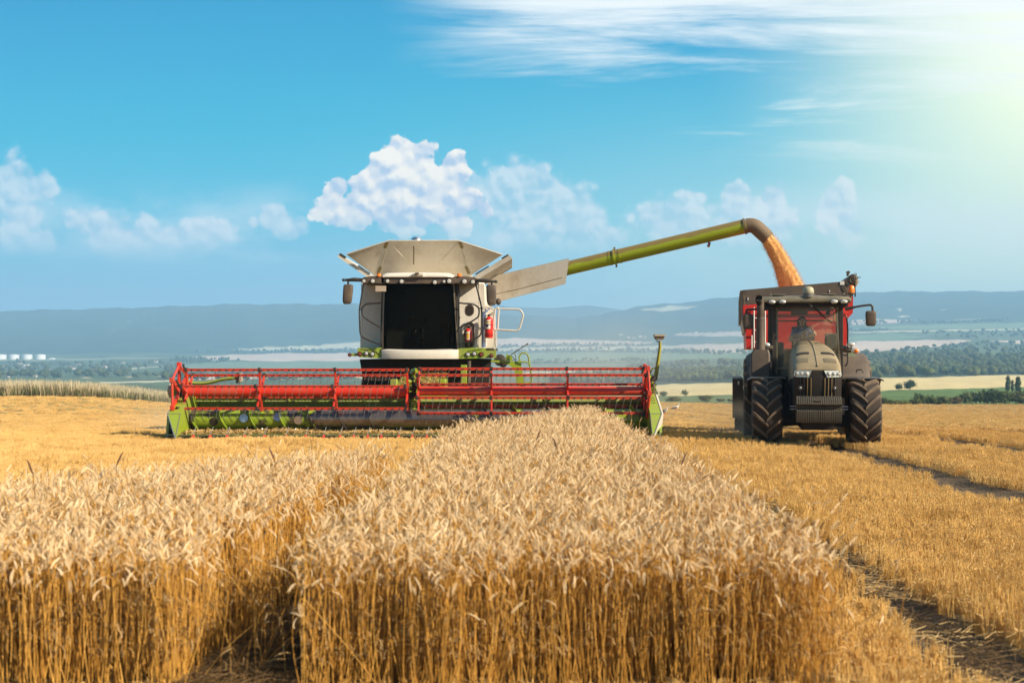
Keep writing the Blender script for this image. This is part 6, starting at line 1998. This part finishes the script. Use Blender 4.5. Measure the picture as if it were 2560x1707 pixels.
def wheat_plant(k):
    mb = MB(); H = .80 + rw.normal() * .03
    az_ = rw.random() * 6.28; side = V((math.cos(az_), math.sin(az_), 0)); lean = rw.normal() * .05; sway = V((rw.normal() * .04, rw.normal() * .04, 0))
    path = [V((0, 0, -.03))]; n = 6
    for i in range(1, n + 1):
        t = i / n; path.append(side * (lean * t * t) + sway * math.sin(t * 3.1) * .6 + V((0, 0, H * t)))
    d = (path[-1] - path[-2]).normalized(); p = path[-1].copy()
    end = math.radians(rw.uniform(135, 185) if rw.random() < .60 else rw.uniform(12, 70)); ang = 0; m_ = 6
    up = d.copy()
    for i in range(m_):
        ang += end * .74 / m_; dd_ = up * math.cos(ang) + side * math.sin(ang); p = p + dd_ * .0105; path.append(p.copy())
    mb.tube(path, [.0024] * 3 + [.0021] * (len(path) - 6) + [.0016] * 3, 4, 0, cap=False)
    # ear: two ranks of overlapping spikelets on a drooping axis
    L = .064 + rw.random() * .022; ns = 10; ax_ = []
    for i in range(ns + 1):
        ax_.append((p.copy(), up * math.cos(ang) + side * math.sin(ang))); ang += end * .26 / ns
        p = p + (up * math.cos(ang) + side * math.sin(ang)) * (L / ns)
    bin_ = up.cross(side).normalized()
    tw = rw.random() * 3.14
    for i, (q, dr_) in enumerate(ax_):
        nrm = dr_.cross(bin_).normalized(); env = .55 + .45 * math.sin(math.pi * min(1, (i + 1.2) / (ns + 1.5)))
        a1 = bin_ * math.cos(tw) + nrm * math.sin(tw); a2 = dr_.cross(a1).normalized()
        for s in (-1, 1):
            c = q + a1 * (s * .0030 * env); tip = c + dr_ * .0135 + a1 * (s * .0026 * env); w1 = a1 * (.0031 * env); w2 = a2 * (.0042 * env); mid = c + dr_ * .006 + a1 * (s * .002)
            mb.add([c - dr_ * .002, mid + w1, mid + w2, mid - w1, mid - w2, tip], [(0, 2, 1), (0, 3, 2), (0, 4, 3), (0, 1, 4), (1, 2, 5), (2, 3, 5), (3, 4, 5), (4, 1, 5)], 1)
    # dry leaves
    for j in range(2 if rw.random() < .6 else 1):
        z = H * rw.uniform(.25, .8); a_ = rw.random() * 6.28; o_ = V((math.cos(a_), math.sin(a_), 0)); w_ = V((-o_.y, o_.x, 0)); q = V((0, 0, z)); rings = []; el = math.radians(70); l = rw.uniform(.10, .2)
        for i in range(5):
            ww = .0042 * (1 - (i / 4) ** 2 * .9); rings.append([q - w_ * ww, q + w_ * ww]); q = q + (o_ * math.cos(el) + V((0, 0, math.sin(el)))) * l / 4; el -= rw.uniform(.5, .95)
        mb.loft(rings, 2, True, False, closed=False)
    return mb.build('wheat', [M['stem'], M['ear'], M['leaf']])


WV = [wheat_plant(i) for i in range(22)]


def fill(x0, x1, y0, y1, dens, test):
    n = int((x1 - x0) * (y1 - y0) * dens); x = rw.uniform(x0, x1, n); y = rw.uniform(y0, y1, n); k = test(x, y)
    return x[k], y[k]


def wheat_field(name, x, y, label, droop=None):
    n = len(x); z = G(x, y) - .01
    h = np.interp(y, [6, 7.2, 10, 24], [.84, .90, .96, .93]) * (1 + .045 * (vnoise(x * 1.2, y * 1.2, 3) - .5) * 2 + rw.normal(size=n) * .05 - .16 * (rw.random(n) < .25) * rw.random(n))
    tl = np.where(rw.random(n) < .05, .26, .055); rot = np.stack([rw.normal(size=n) * tl, rw.normal(size=n) * tl, rw.uniform(0, 6.283, n)], -1)
    w = 1.0 + .12 * rw.random(n)
    return scatter(name, np.stack([x, y, z], -1), rot, np.stack([w, w, h], -1), rw.integers(0, len(WV), n), [o.copy() for o in WV], label, 'wheat')


edge = lambda x, y: inwheat(x + .05 * np.sin(y * 5 + x) + .16 * (vnoise(y * 2.2 + 7, x * .3 + 40, 31) - .5), y + .22 * (vnoise(x * 2.6 + 30, y * .2, 32) - .35))
right = lambda x, y: edge(x, y) & (x > np.interp(y, [6.4, 9, 12.6, 17, 23.6], [-1.45, -1.22, -1.05, -.95, 1.3]))
left = lambda x, y: edge(x, y) & ~right(x, y)
x1_, y1_ = fill(-2, 2.2, 6.0, 10, 950, right); x2_, y2_ = fill(-2, 2.2, 10, 25.7, 820, right)
wheat_field('standing_wheat', np.concatenate([x1_, x2_]), np.concatenate([y1_, y2_]), 'strip of ripe standing wheat in front of the combine, right of the dark gap')
x1_, y1_ = fill(-9, -.8, 6.0, 10, 900, left); x2_, y2_ = fill(-9, -.8, 10, 13.5, 820, left)
wheat_field('standing_wheat', np.concatenate([x1_, x2_]), np.concatenate([y1_, y2_]), 'block of ripe standing wheat left of the dark gap')
# a few lonely stalks left over beside the cut edges
n = 190; y = np.where(rw.random(190) < .35, rw.uniform(6.3, 10, 190), rw.uniform(6.6, 25, 190)); x = np.where(rw.random(n) < .55, 1.95 + np.abs(rw.normal(size=n)) * .16, np.interp(y, [6.4, 9, 12.6, 17, 23.6], [-1.5, -1.15, -1.05, -1.0, 1.2]) - np.abs(rw.normal(size=n)) * .22)
m2 = 110; yg = rw.uniform(6.12, 9.5, m2); xg = np.interp(yg, [6.3, 9.4, 12], [-1.58, -1.28, -1.1]) + rw.normal(size=m2) * .14
x = np.concatenate([x, xg]); y = np.concatenate([y, yg]); n += m2
rot = np.stack([rw.normal(size=n) * .4, rw.normal(size=n) * .4, rw.uniform(0, 6.28, n)], -1); s = rw.uniform(.75, 1.05, n); s[-m2:] *= rw.uniform(.5, 1.0, m2)
scatter('leaning_wheat', np.stack([x, y, G(x, y)], -1), rot, np.stack([s, s, s], -1), rw.integers(0, len(WV), n), [o.copy() for o in WV], 'loose leaning wheat stalks along the cut edges', 'wheat')
for o in WV:
    for c in list(o.users_collection): c.objects.unlink(o)


def stub_patch(k, w=.26, n=58, lying=12, hmin=.125, hmax=.185, r=.0027):
    mb = MB()
    for i in range(n):
        row = (i % 2) * .125 - .0625 + rw.normal() * .014; x, y = row, rw.uniform(-w / 2, w / 2); h_ = rw.uniform(hmin, hmax); lx, ly = rw.normal(size=2) * .015
        mb.tube([(x, y, -.02), (x + lx, y + ly, h_)], [r, r * .9], 4, 0, cap=True, smooth=False)
    for i in range(lying):
        p = V((rw.uniform(-w / 2, w / 2), rw.uniform(-w / 2, w / 2), rw.uniform(.004, hmax * .75))); a_ = rw.random() * 6.28; l = rw.uniform(.05, .16); d = V((math.cos(a_), math.sin(a_), rw.normal() * .3)) * l
        mb.tube([p - d / 2, p + V((0, 0, rw.normal() * .008)), p + d / 2], r * .9, 4, 1, cap=False)
    for i in range(10):      # chaff and leaf scraps
        p = V((rw.uniform(-w / 2, w / 2), rw.uniform(-w / 2, w / 2), rw.uniform(.003, hmax * .8))); u = V(rw.normal(size=3)).normalized() * rw.uniform(.008, .03); v = u.cross(V(rw.normal(size=3))).normalized() * .003
        mb.add([p - u - v, p - u + v, p + u + v, p + u - v], [(0, 1, 2, 3)], 1)
    return mb.build('stubble', [M['stub'], M['chaff']])


def stub_points(y0, y1, sp_, xlo=-.62, xhi=.62):
    P_ = []
    y = y0
    while y < y1:
        w = y * xhi + 1.0; x = np.arange(-w, w, sp_); P_.append(np.stack([x + rw.normal(size=len(x)) * sp_ * .12, np.full(len(x), y) + rw.normal(size=len(x)) * sp_ * .2], -1)); y += sp_
    return np.concatenate(P_)


def stubble(name, pts, sc, label, variants, hs=1.0):
    x, y = pts[:, 0], pts[:, 1]
    keep = ~inwheat(x, y) & ~inrut(x, y, 1.0) & ~((x < -1.0) & (x > -2.0) & (y < 9.5) & (y > 6.4))
    keep &= ~((x < -1.0) & (x > -1.95) & (y < 6.5))
    keep &= ~((y > 26.0) & (y < 27.9) & (x > -8.5) & (x < 3.7))
    x, y = x[keep], y[keep]; n = len(x)
    near_edge = np.where((x < 1.9) & (y < 6.7), .26, 1.0) * np.where((x < 1.7) & (y > 8), .40 + .75 * vnoise(x * .20 + y * .05 + 9, y * .9, 51) * (.35 + .9 * vnoise(x * 1.3 + 30, y * 1.3, 52)), 1.0)
    near_edge = near_edge * np.where((x > 1.7) & (y > 6.7), .88, 1.0)
    for c, w in RUTS: near_edge = near_edge * np.where((x < c - w * .9) & (x > c - w - .9), .70, 1.0)
    h = (1 + .25 * (vnoise(x * .8, y * .8, 12) - .5) * 2 + rw.normal(size=n) * .08) * hs * near_edge
    rot = np.stack([rw.normal(size=n) * .05, rw.normal(size=n) * .05, np.where(y > 30, rw.uniform(0, 6.28, n), rw.integers(0, 2, n) * math.pi + rw.normal(size=n) * .10)], -1)
    return scatter(name, np.stack([x, y, G(x, y)], -1), rot, np.stack([sc * np.ones(n), sc * np.ones(n), h * sc ** .5], -1), rw.integers(0, len(variants), n), variants, label, 'stubble')


SV = [stub_patch(i) for i in range(8)]
p1 = stub_points(5.2, 13, .215); p2 = stub_points(13, 30, .27)
stubble('stubble', np.concatenate([p1, p2]), 1.05, 'short golden stubble cut in rows around the machines', SV)
SV2 = [stub_patch(i, .5, 46, 22, .09, .17, .006) for i in range(5)]
def loose(n, y0, y1):
    y = np.sqrt(rw.uniform(y0 * y0, y1 * y1, n)); return np.stack([rw.uniform(-.62, .62, n) * y, y], -1)


stubble('stubble', np.concatenate([loose(11000, 30, 56), loose(13000, 52, 110), loose(9000, 100, 184)]), 1.0, 'distant stubble behind the machines', SV2, .85)


# straw lying in the ruts and the gap between the wheat blocks
def straw_litter(k):
    mb = MB()
    for i in range(26):
        p = V((rw.uniform(-.2, .2), rw.uniform(-.2, .2), rw.uniform(.005, .05))); a_ = rw.random() * 6.28; l = rw.uniform(.08, .34); d = V((math.cos(a_), math.sin(a_), rw.normal() * .15)); s_ = V((-d.y, d.x, 0)) * rw.normal() * .05
        mb.tube([p - d * l / 2, p + s_ + V((0, 0, rw.uniform(0, .03))), p + d * l / 2], .0021, 4, 0, cap=False)
    for i in range(14):
        p = V((rw.uniform(-.2, .2), rw.uniform(-.2, .2), rw.uniform(.003, .02))); u = V(rw.normal(size=3)).normalized() * rw.uniform(.01, .05); u.z *= .3; v = V((-u.y, u.x, 0)).normalized() * .004
        mb.add([p - u - v, p - u + v, p + u + v, p + u - v], [(0, 1, 2, 3)], 1)
    return mb.build('litter', [M['shade_straw'] if k < 3 else M['chaff'], M['leaf']])


M['shade_straw'] = straw_mat('shade_straw', (.07, .040, .016), (.22, .13, .05), .5, .7)  # dry straw coloured darker to deepen the shade in the gap
LV = [straw_litter(i) for i in range(5)]
P_ = []
for c, w in RUTS[:1]:
    y = np.arange(5.5, 30, .16); P_.append(np.stack([c + .06 * np.sin(y * .35 + c) + rw.normal(size=len(y)) * w * .55, y], -1))
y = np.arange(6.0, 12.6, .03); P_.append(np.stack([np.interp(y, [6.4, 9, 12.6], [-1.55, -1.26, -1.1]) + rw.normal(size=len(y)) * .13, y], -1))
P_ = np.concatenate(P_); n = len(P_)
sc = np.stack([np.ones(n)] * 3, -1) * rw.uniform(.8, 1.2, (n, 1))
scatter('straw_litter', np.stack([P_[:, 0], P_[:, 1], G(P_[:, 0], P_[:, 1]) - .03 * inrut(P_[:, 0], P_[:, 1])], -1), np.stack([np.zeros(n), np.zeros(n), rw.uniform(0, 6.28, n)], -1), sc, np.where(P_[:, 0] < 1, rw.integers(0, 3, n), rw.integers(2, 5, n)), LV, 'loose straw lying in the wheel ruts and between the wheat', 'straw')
# one small green weed standing out of the wheat
gx, gy = W(1623, 0, 13.5).x, 13.5
q = crown((0, 0, .84), .05, .07, 60, .022, rt, clumps=5)
o = quads_obj('weed', q, [leafmat('weed_leaf', (.05, .12, .02), (.10, .20, .04))], None, None, loc=(gx - .1, gy, Gs(gx, gy)))
tag(o, 'small green weed poking out of the ripe wheat', 'weed')

# dark seed heads of weeds standing a little above the crop
for i, (px, d, hh, lab) in enumerate(((98, 8.5, .98, 'above the left wheat block, nearest the picture border'), (277, 9.0, 1.0, 'above the left wheat block, below the tall grass'), (700, 9.8, .97, 'above the left wheat block, under the reel'), (1330, 12.5, .96, 'in the wheat strip, below the right reel'), (1405, 11.2, .97, 'in the wheat strip, beside the one farther left'), (1690, 9.6, .95, 'near the right edge of the wheat strip'))):
    x = W(px, 0, d).x; mb = MB(); sg = 1 if i % 2 else -1
    top = V((sg * .05, 0, hh)); mb.tube([(0, 0, .3), (sg * .02, 0, hh * .7), top], .0022, 5, 0)
    mb.tube([top, top + V((sg * .012, 0, .03)), top + V((sg * .03, .004, .075)), top + V((sg * .05, .006, .11))], [.004, .0085, .008, .003], 7, 0)
    o = mb.build('seed_head', [M['seed']], None, loc=(x, d, Gs(x, d)))
    tag(o, 'dark brown weed seed head ' + lab, 'seed head', 'weed seed heads in the wheat')
# ================================================================== air, sky, sun, camera
HD = 2.6e-4
zlo = min(float(Zg.min()), Gs(0, 205) - 1, float(Zf.min())) - 1.5
g = MB(); g.bx(-5600, 5600, -60, 6400, zlo, 292)
m = bpy.data.materials.new('haze_air'); m.use_nodes = True
t = NT(m.node_tree)
for n in list(t.n):
    if n.type != 'OUTPUT_MATERIAL': t.n.remove(n)
out = [n for n in t.n if n.type == 'OUTPUT_MATERIAL'][0]
pv = t.node('ShaderNodeVolumePrincipled'); pv.inputs['Density'].default_value = HD; pv.inputs['Color'].default_value = C(.38, .67, 1.0); pv.inputs['Anisotropy'].default_value = .0
t.l.new(pv.outputs[0], out.inputs['Volume'])
tag(g.build('haze', [m]), 'thin blue summer haze over the valley', 'haze', kind='stuff')

# dust hanging behind the machines
def dust(c, r, dens, label):
    g = MB(); g.ball((0, 0, 0), 1.0, 0, 20, 12)
    m = bpy.data.materials.new('dust_air'); m.use_nodes = True; t = NT(m.node_tree)
    for n in list(t.n):
        if n.type != 'OUTPUT_MATERIAL': t.n.remove(n)
    out = [n for n in t.n if n.type == 'OUTPUT_MATERIAL'][0]
    pv = t.node('ShaderNodeVolumePrincipled'); pv.inputs['Color'].default_value = C(.95, .84, .66)
    tc = t.node('ShaderNodeTexCoord').outputs['Object']; l = t.vmath('LENGTH', tc, out=1)
    d = t.math('MULTIPLY', t.step(l, 1.0, .1), t.math('MULTIPLY', t.step(t.noise(tc, 1.6, 3, .6), .3, .7), dens))
    t.l.new(d, pv.inputs['Density']); t.l.new(pv.outputs[0], out.inputs['Volume'])
    o = g.build('dust', [m], None, loc=V(c)); o.scale = r
    tag(o, label, 'dust', kind='stuff')


dust((6.3, 27.5, .25), (2.2, 4.5, .75), .20, 'pale dust at the foot of the tractor wheels')
dust((-9.2, 30.5, .25), (2.6, 4.0, 1.0), .14, 'pale dust drifting off the outer end of the header')
dust((3.0, 52, 1.2), (13, 15, 4.5), .022, 'thin dust hanging behind the combine')

SUN = V((.75, -.43, .54)).normalized()
el = math.asin(SUN.z); az = math.atan2(SUN.x, SUN.y)
sl = bpy.data.lights.new('sun', 'SUN'); sl.energy = 5.0; sl.angle = math.radians(.5); sl.color = (1.0, .87, .66)
so = bpy.data.objects.new('sun', sl); COL.objects.link(so); so.location = (40, -20, 60)
so.rotation_euler = (-SUN).to_track_quat('-Z', 'Y').to_euler()

w = bpy.data.worlds.new('World'); SC.world = w; w.use_nodes = True
t = NT(w.node_tree)
bg = [n for n in t.n if n.type == 'BACKGROUND'][0]
sky = t.node('ShaderNodeTexSky'); sky.sky_type = 'NISHITA'; sky.sun_disc = False; sky.sun_elevation = el; sky.sun_rotation = az
sky.altitude = 200; sky.air_density = 1.0; sky.dust_density = .6; sky.ozone_density = 3.0
dirv = t.node('ShaderNodeTexCoord').outputs['Generated']
sp = t.node('ShaderNodeSeparateXYZ'); t.l.new(dirv, sp.inputs[0])
yy = t.math('MAXIMUM', sp.outputs[1], .06)
u = t.math('DIVIDE', sp.outputs[0], yy); v = t.math('DIVIDE', sp.outputs[2], yy)
fwd = t.step(sp.outputs[1], .06, .25)
uv = t.node('ShaderNodeCombineXYZ'); t.l.new(u, uv.inputs[0]); t.l.new(v, uv.inputs[1]); uv = uv.outputs[0]
UV = lambda px, py: ((px - 1280) / F, (HY - py) / F, 0)
# clear sky: Nishita, a touch more saturated, with a broad warm brightening towards the sun's side
hs = t.node('ShaderNodeHueSaturation'); hs.inputs['Saturation'].default_value = 1.28; hs.inputs['Value'].default_value = .72; hs.inputs['Hue'].default_value = .487
t.l.new(sky.outputs[0], hs.inputs['Color'])
K = 10.0     # background strength is 1/K
col = hs.outputs[0]
SKYMIX = .94
grad = t.node('ShaderNodeValToRGB'); cr = grad.color_ramp
cr.elements[0].position = 0.0; cr.elements[0].color = C(.25, .40, .48)
cr.elements[1].position = 1.0; cr.elements[1].color = C(.0, .235, .46)
for p_, c_ in ((.18, (.15, .385, .53)), (.38, (.04, .395, .55)), (.62, (.0, .345, .52)), (.82, (.0, .285, .49))):
    e = cr.elements.new(p_); e.color = C(*c_)
t.l.new(t.math('MULTIPLY', v, 1 / .34), grad.inputs[0])
gk = t.node('ShaderNodeVectorMath', operation='SCALE'); t.l.new(grad.outputs[0], gk.inputs[0]); gk.inputs['Scale'].default_value = K
col = t.mix(t.math('MULTIPLY', fwd, SKYMIX), col, gk.outputs[0])
# pale green-cream veil spreading from the upper right
gx = t.math('MULTIPLY', t.math('SUBTRACT', u, UV(2820, 0)[0]), 1 / .36); gy = t.math('MULTIPLY', t.math('SUBTRACT', v, UV(0, 80)[1]), 1 / .39)
gd = t.math('SQRT', t.math('ADD', t.math('MULTIPLY', gx, gx), t.math('MULTIPLY', gy, gy)))
glow = t.math('MULTIPLY', t.step(gd, 0.1, 1.12, 1, 0), fwd)
col = t.mix(t.math('MULTIPLY', glow, .95), col, C(.90 * K, .92 * K, .60 * K))
gx2 = t.math('MULTIPLY', t.math('SUBTRACT', u, UV(2700, 0)[0]), 1 / .55)
low = t.math('MULTIPLY', t.step(gx2, -1.5, .15), t.math('MULTIPLY', t.step(v, .30, .0), fwd))
col = t.mix(t.math('MULTIPLY', low, .9), col, C(.62 * K, .72 * K, .54 * K))


def blobs(lst, warp_scale, warp, puff_scale, puff, grow):
    wn = t.noise(uv, warp_scale, 3, .55, col=True, dims='2D')
    wv = t.vmath('SUBTRACT', wn, (.5, .5, .5)); ws = t.node('ShaderNodeVectorMath', operation='SCALE'); t.l.new(wv, ws.inputs[0]); ws.inputs['Scale'].default_value = warp
    q = t.vmath('ADD', uv, ws.outputs[0])
    d = None
    for px, py, rx, ry in lst:
        a = t.vmath('SUBTRACT', q, UV(px, py)); b_ = t.vmath('MULTIPLY', a, (F / rx, F / ry, 0)); l = t.vmath('LENGTH', b_, out=1)
        d = l if d is None else t.math('SMOOTH_MIN', d, l, .25)
    def vor(vec, sc, sm):
        n = t.node('ShaderNodeTexVoronoi', feature='SMOOTH_F1', voronoi_dimensions='2D'); t.l.new(vec, n.inputs['Vector']); n.inputs['Scale'].default_value = sc; n.inputs['Smoothness'].default_value = sm
        return n.outputs['Distance']
    w2 = t.noise(uv, puff_scale * 1.6, 4, .6, col=True, dims='2D'); ws2 = t.node('ShaderNodeVectorMath', operation='SCALE'); t.l.new(t.vmath('SUBTRACT', w2, (.5, .5, .5)), ws2.inputs[0]); ws2.inputs['Scale'].default_value = .012
    qq = t.vmath('ADD', uv, ws2.outputs[0]); ql = t.vmath('ADD', qq, (.0025, .0050, 0))
    v1 = vor(qq, puff_scale, .35); v2 = vor(qq, puff_scale * 2.3, .3); v1l = vor(ql, puff_scale, .35); v2l = vor(ql, puff_scale * 2.3, .3)
    n1 = t.noise(qq, puff_scale * 3, 5, .6, dims='2D')
    dens = t.math('ADD', t.math('SUBTRACT', 1.0 + grow, d), t.math('MULTIPLY', puff, t.math('ADD', t.math('ADD', t.math('MULTIPLY', t.math('SUBTRACT', .42, v1), .75), t.math('MULTIPLY', t.math('SUBTRACT', .42, v2), .40)), t.math('MULTIPLY', t.math('SUBTRACT', n1, .5), .6))))
    relief = t.math('ADD', t.math('ADD', t.math('SUBTRACT', v1l, v1), t.math('MULTIPLY', t.math('SUBTRACT', v2l, v2), .45)), t.math('MULTIPLY', t.math('SUBTRACT', n1, .5), .3))
    return dens, relief


# thin bank of vapour low behind the cumulus
mpb = t.node('ShaderNodeMapping'); t.l.new(uv, mpb.inputs[0]); mpb.inputs['Scale'].default_value = (5, 12, 1)
bank = t.math('MULTIPLY', t.step(t.noise(mpb.outputs[0], 1.0, 5, .6, dims='2D'), .38, .66), t.math('MULTIPLY', t.step(v, UV(0, 690)[1], UV(0, 600)[1]), t.step(v, UV(0, 430)[1], UV(0, 545)[1])))
col = t.mix(t.math('MULTIPLY', t.math('MULTIPLY', bank, .42), fwd), col, C(.62 * K, .66 * K, .69 * K))
# far soft banks first, then the tall cumulus in front
SOFT = [(1290, 450, 75, 55), (1255, 505, 110, 60), (1370, 500, 95, 55), (1440, 550, 85, 55), (1480, 600, 70, 45), (1340, 575, 120, 50), (20, 450, 45, 70), (60, 480, 50, 45), (112, 468, 26, 36), (60, 545, 60, 60), (100, 600, 50, 35), (20, 610, 90, 40), (190, 552, 32, 26), (240, 568, 60, 36), (300, 600, 75, 46), (362, 572, 26, 40), (400, 612, 60, 40), (440, 602, 40, 32), (505, 590, 60, 44), (560, 572, 36, 30), (690, 545, 36, 34), (722, 572, 36, 34), (640, 560, 18, 12),
        (1735, 497, 34, 22), (1840, 490, 32, 26), (1925, 505, 46, 34), (1700, 560, 110, 52), (1870, 555, 110, 52), (2100, 488, 38, 36), (2085, 540, 44, 54), (2120, 590, 50, 30), (1650, 570, 44, 40)]
ds, rs = blobs(SOFT, 22, .014, 34, 1.0, .28)
al = t.math('MULTIPLY', t.step(ds, -.05, .55), t.step(v, UV(0, 660)[1], UV(0, 560)[1]))
sh = t.math('ADD', .55, t.math('MULTIPLY', rs, 2.2), clamp=True)
cc = t.mix(sh, C(.38 * K, .49 * K, .60 * K), C(.74 * K, .71 * K, .71 * K))
col = t.mix(t.math('MULTIPLY', t.math('MULTIPLY', al, .56), fwd), col, cc)
BIG = [(1000, 372, 42, 32), (1035, 420, 66, 64), (975, 432, 52, 52), (1132, 425, 38, 42), (1095, 468, 56, 46), (945, 475, 66, 50), (838, 478, 34, 36), (828, 520, 46, 40), (905, 525, 66, 46), (985, 520, 70, 48), (1050, 500, 60, 46), (1155, 505, 40, 40), (1140, 560, 50, 40), (1215, 528, 20, 22), (1000, 560, 90, 30)]
db, rb = blobs(BIG, 30, .012, 34, .95, .13)
al = t.math('MULTIPLY', t.step(db, -.01, .16), t.step(v, UV(0, 640)[1], UV(0, 530)[1]))
sh = t.math('ADD', t.math('ADD', .52, t.math('MULTIPLY', rb, 2.1)), t.math('MULTIPLY', t.math('SUBTRACT', v, UV(0, 470)[1]), 4.0), clamp=True)
cc = t.mix(sh, C(.37 * K, .46 * K, .60 * K), C(.84 * K, .765 * K, .68 * K))
col = t.mix(t.math('MULTIPLY', t.math('MULTIPLY', al, .94), fwd), col, cc)
# cirrus streaks, upper right
mp = t.node('ShaderNodeMapping'); t.l.new(uv, mp.inputs[0]); mp.inputs['Scale'].default_value = (2.2, 24, 1); mp.inputs['Rotation'].default_value = (0, 0, .06)
nc = t.noise(mp.outputs[0], 1.3, 8, .62, .32, dims='2D')
top = t.math('ADD', t.math('MULTIPLY', t.math('SUBTRACT', v, UV(0, 150)[1]), 10.0), t.math('MULTIPLY', t.math('SUBTRACT', u, UV(1500, 0)[0]), .8))
edge_ = t.math('MULTIPLY', t.step(u, UV(930, 0)[0], UV(1330, 0)[0]), fwd)
ci = t.math('MULTIPLY', t.step(t.math('ADD', nc, t.math('MULTIPLY', top, .34)), .43, .86), edge_)
col = t.mix(t.math('MULTIPLY', ci, .93), col, C(.72 * K, .75 * K, .75 * K))
wisp = t.math('MULTIPLY', t.math('MULTIPLY', t.step(nc, .56, .78), t.step(u, UV(1350, 0)[0], UV(2200, 0)[0])), t.math('MULTIPLY', t.step(v, UV(0, 480)[1], UV(0, 320)[1]), fwd))
col = t.mix(t.math('MULTIPLY', wisp, .5), col, C(.68 * K, .74 * K, .66 * K))
t.l.new(col, bg.inputs[0]); bg.inputs[1].default_value = 1 / K

cam = bpy.data.cameras.new('camera'); co = bpy.data.objects.new('camera', cam); COL.objects.link(co); SC.camera = co
co.location = (0, 0, EYE); co.rotation_euler = (math.radians(90), 0, 0)
cam.sensor_width = 36; cam.lens = 36 * F / 2560; cam.clip_start = .1; cam.clip_end = 20000
cam.shift_y = (HY - 853.5) / 2560.0
cam.dof.use_dof = True; cam.dof.focus_distance = 26.5; cam.dof.aperture_fstop = 2.2

vs = SC.view_settings; SC.display_settings.display_device = 'sRGB'
vs.view_transform = 'Standard'; vs.look = 'None'; vs.exposure = 0.55; vs.gamma = 1.0; vs.use_curve_mapping = False
SC.render.engine = 'CYCLES'
cy = SC.cycles
cy.max_bounces = 8; cy.diffuse_bounces = 3; cy.glossy_bounces = 3; cy.transparent_max_bounces = 12; cy.volume_bounces = 1
cy.sample_clamp_indirect = 6; cy.caustics_reflective = False; cy.caustics_refractive = False
cy.use_denoising = True
try: cy.denoiser = 'OPENIMAGEDENOISE'
except Exception: pass
cy.use_adaptive_sampling = True; cy.adaptive_threshold = .015
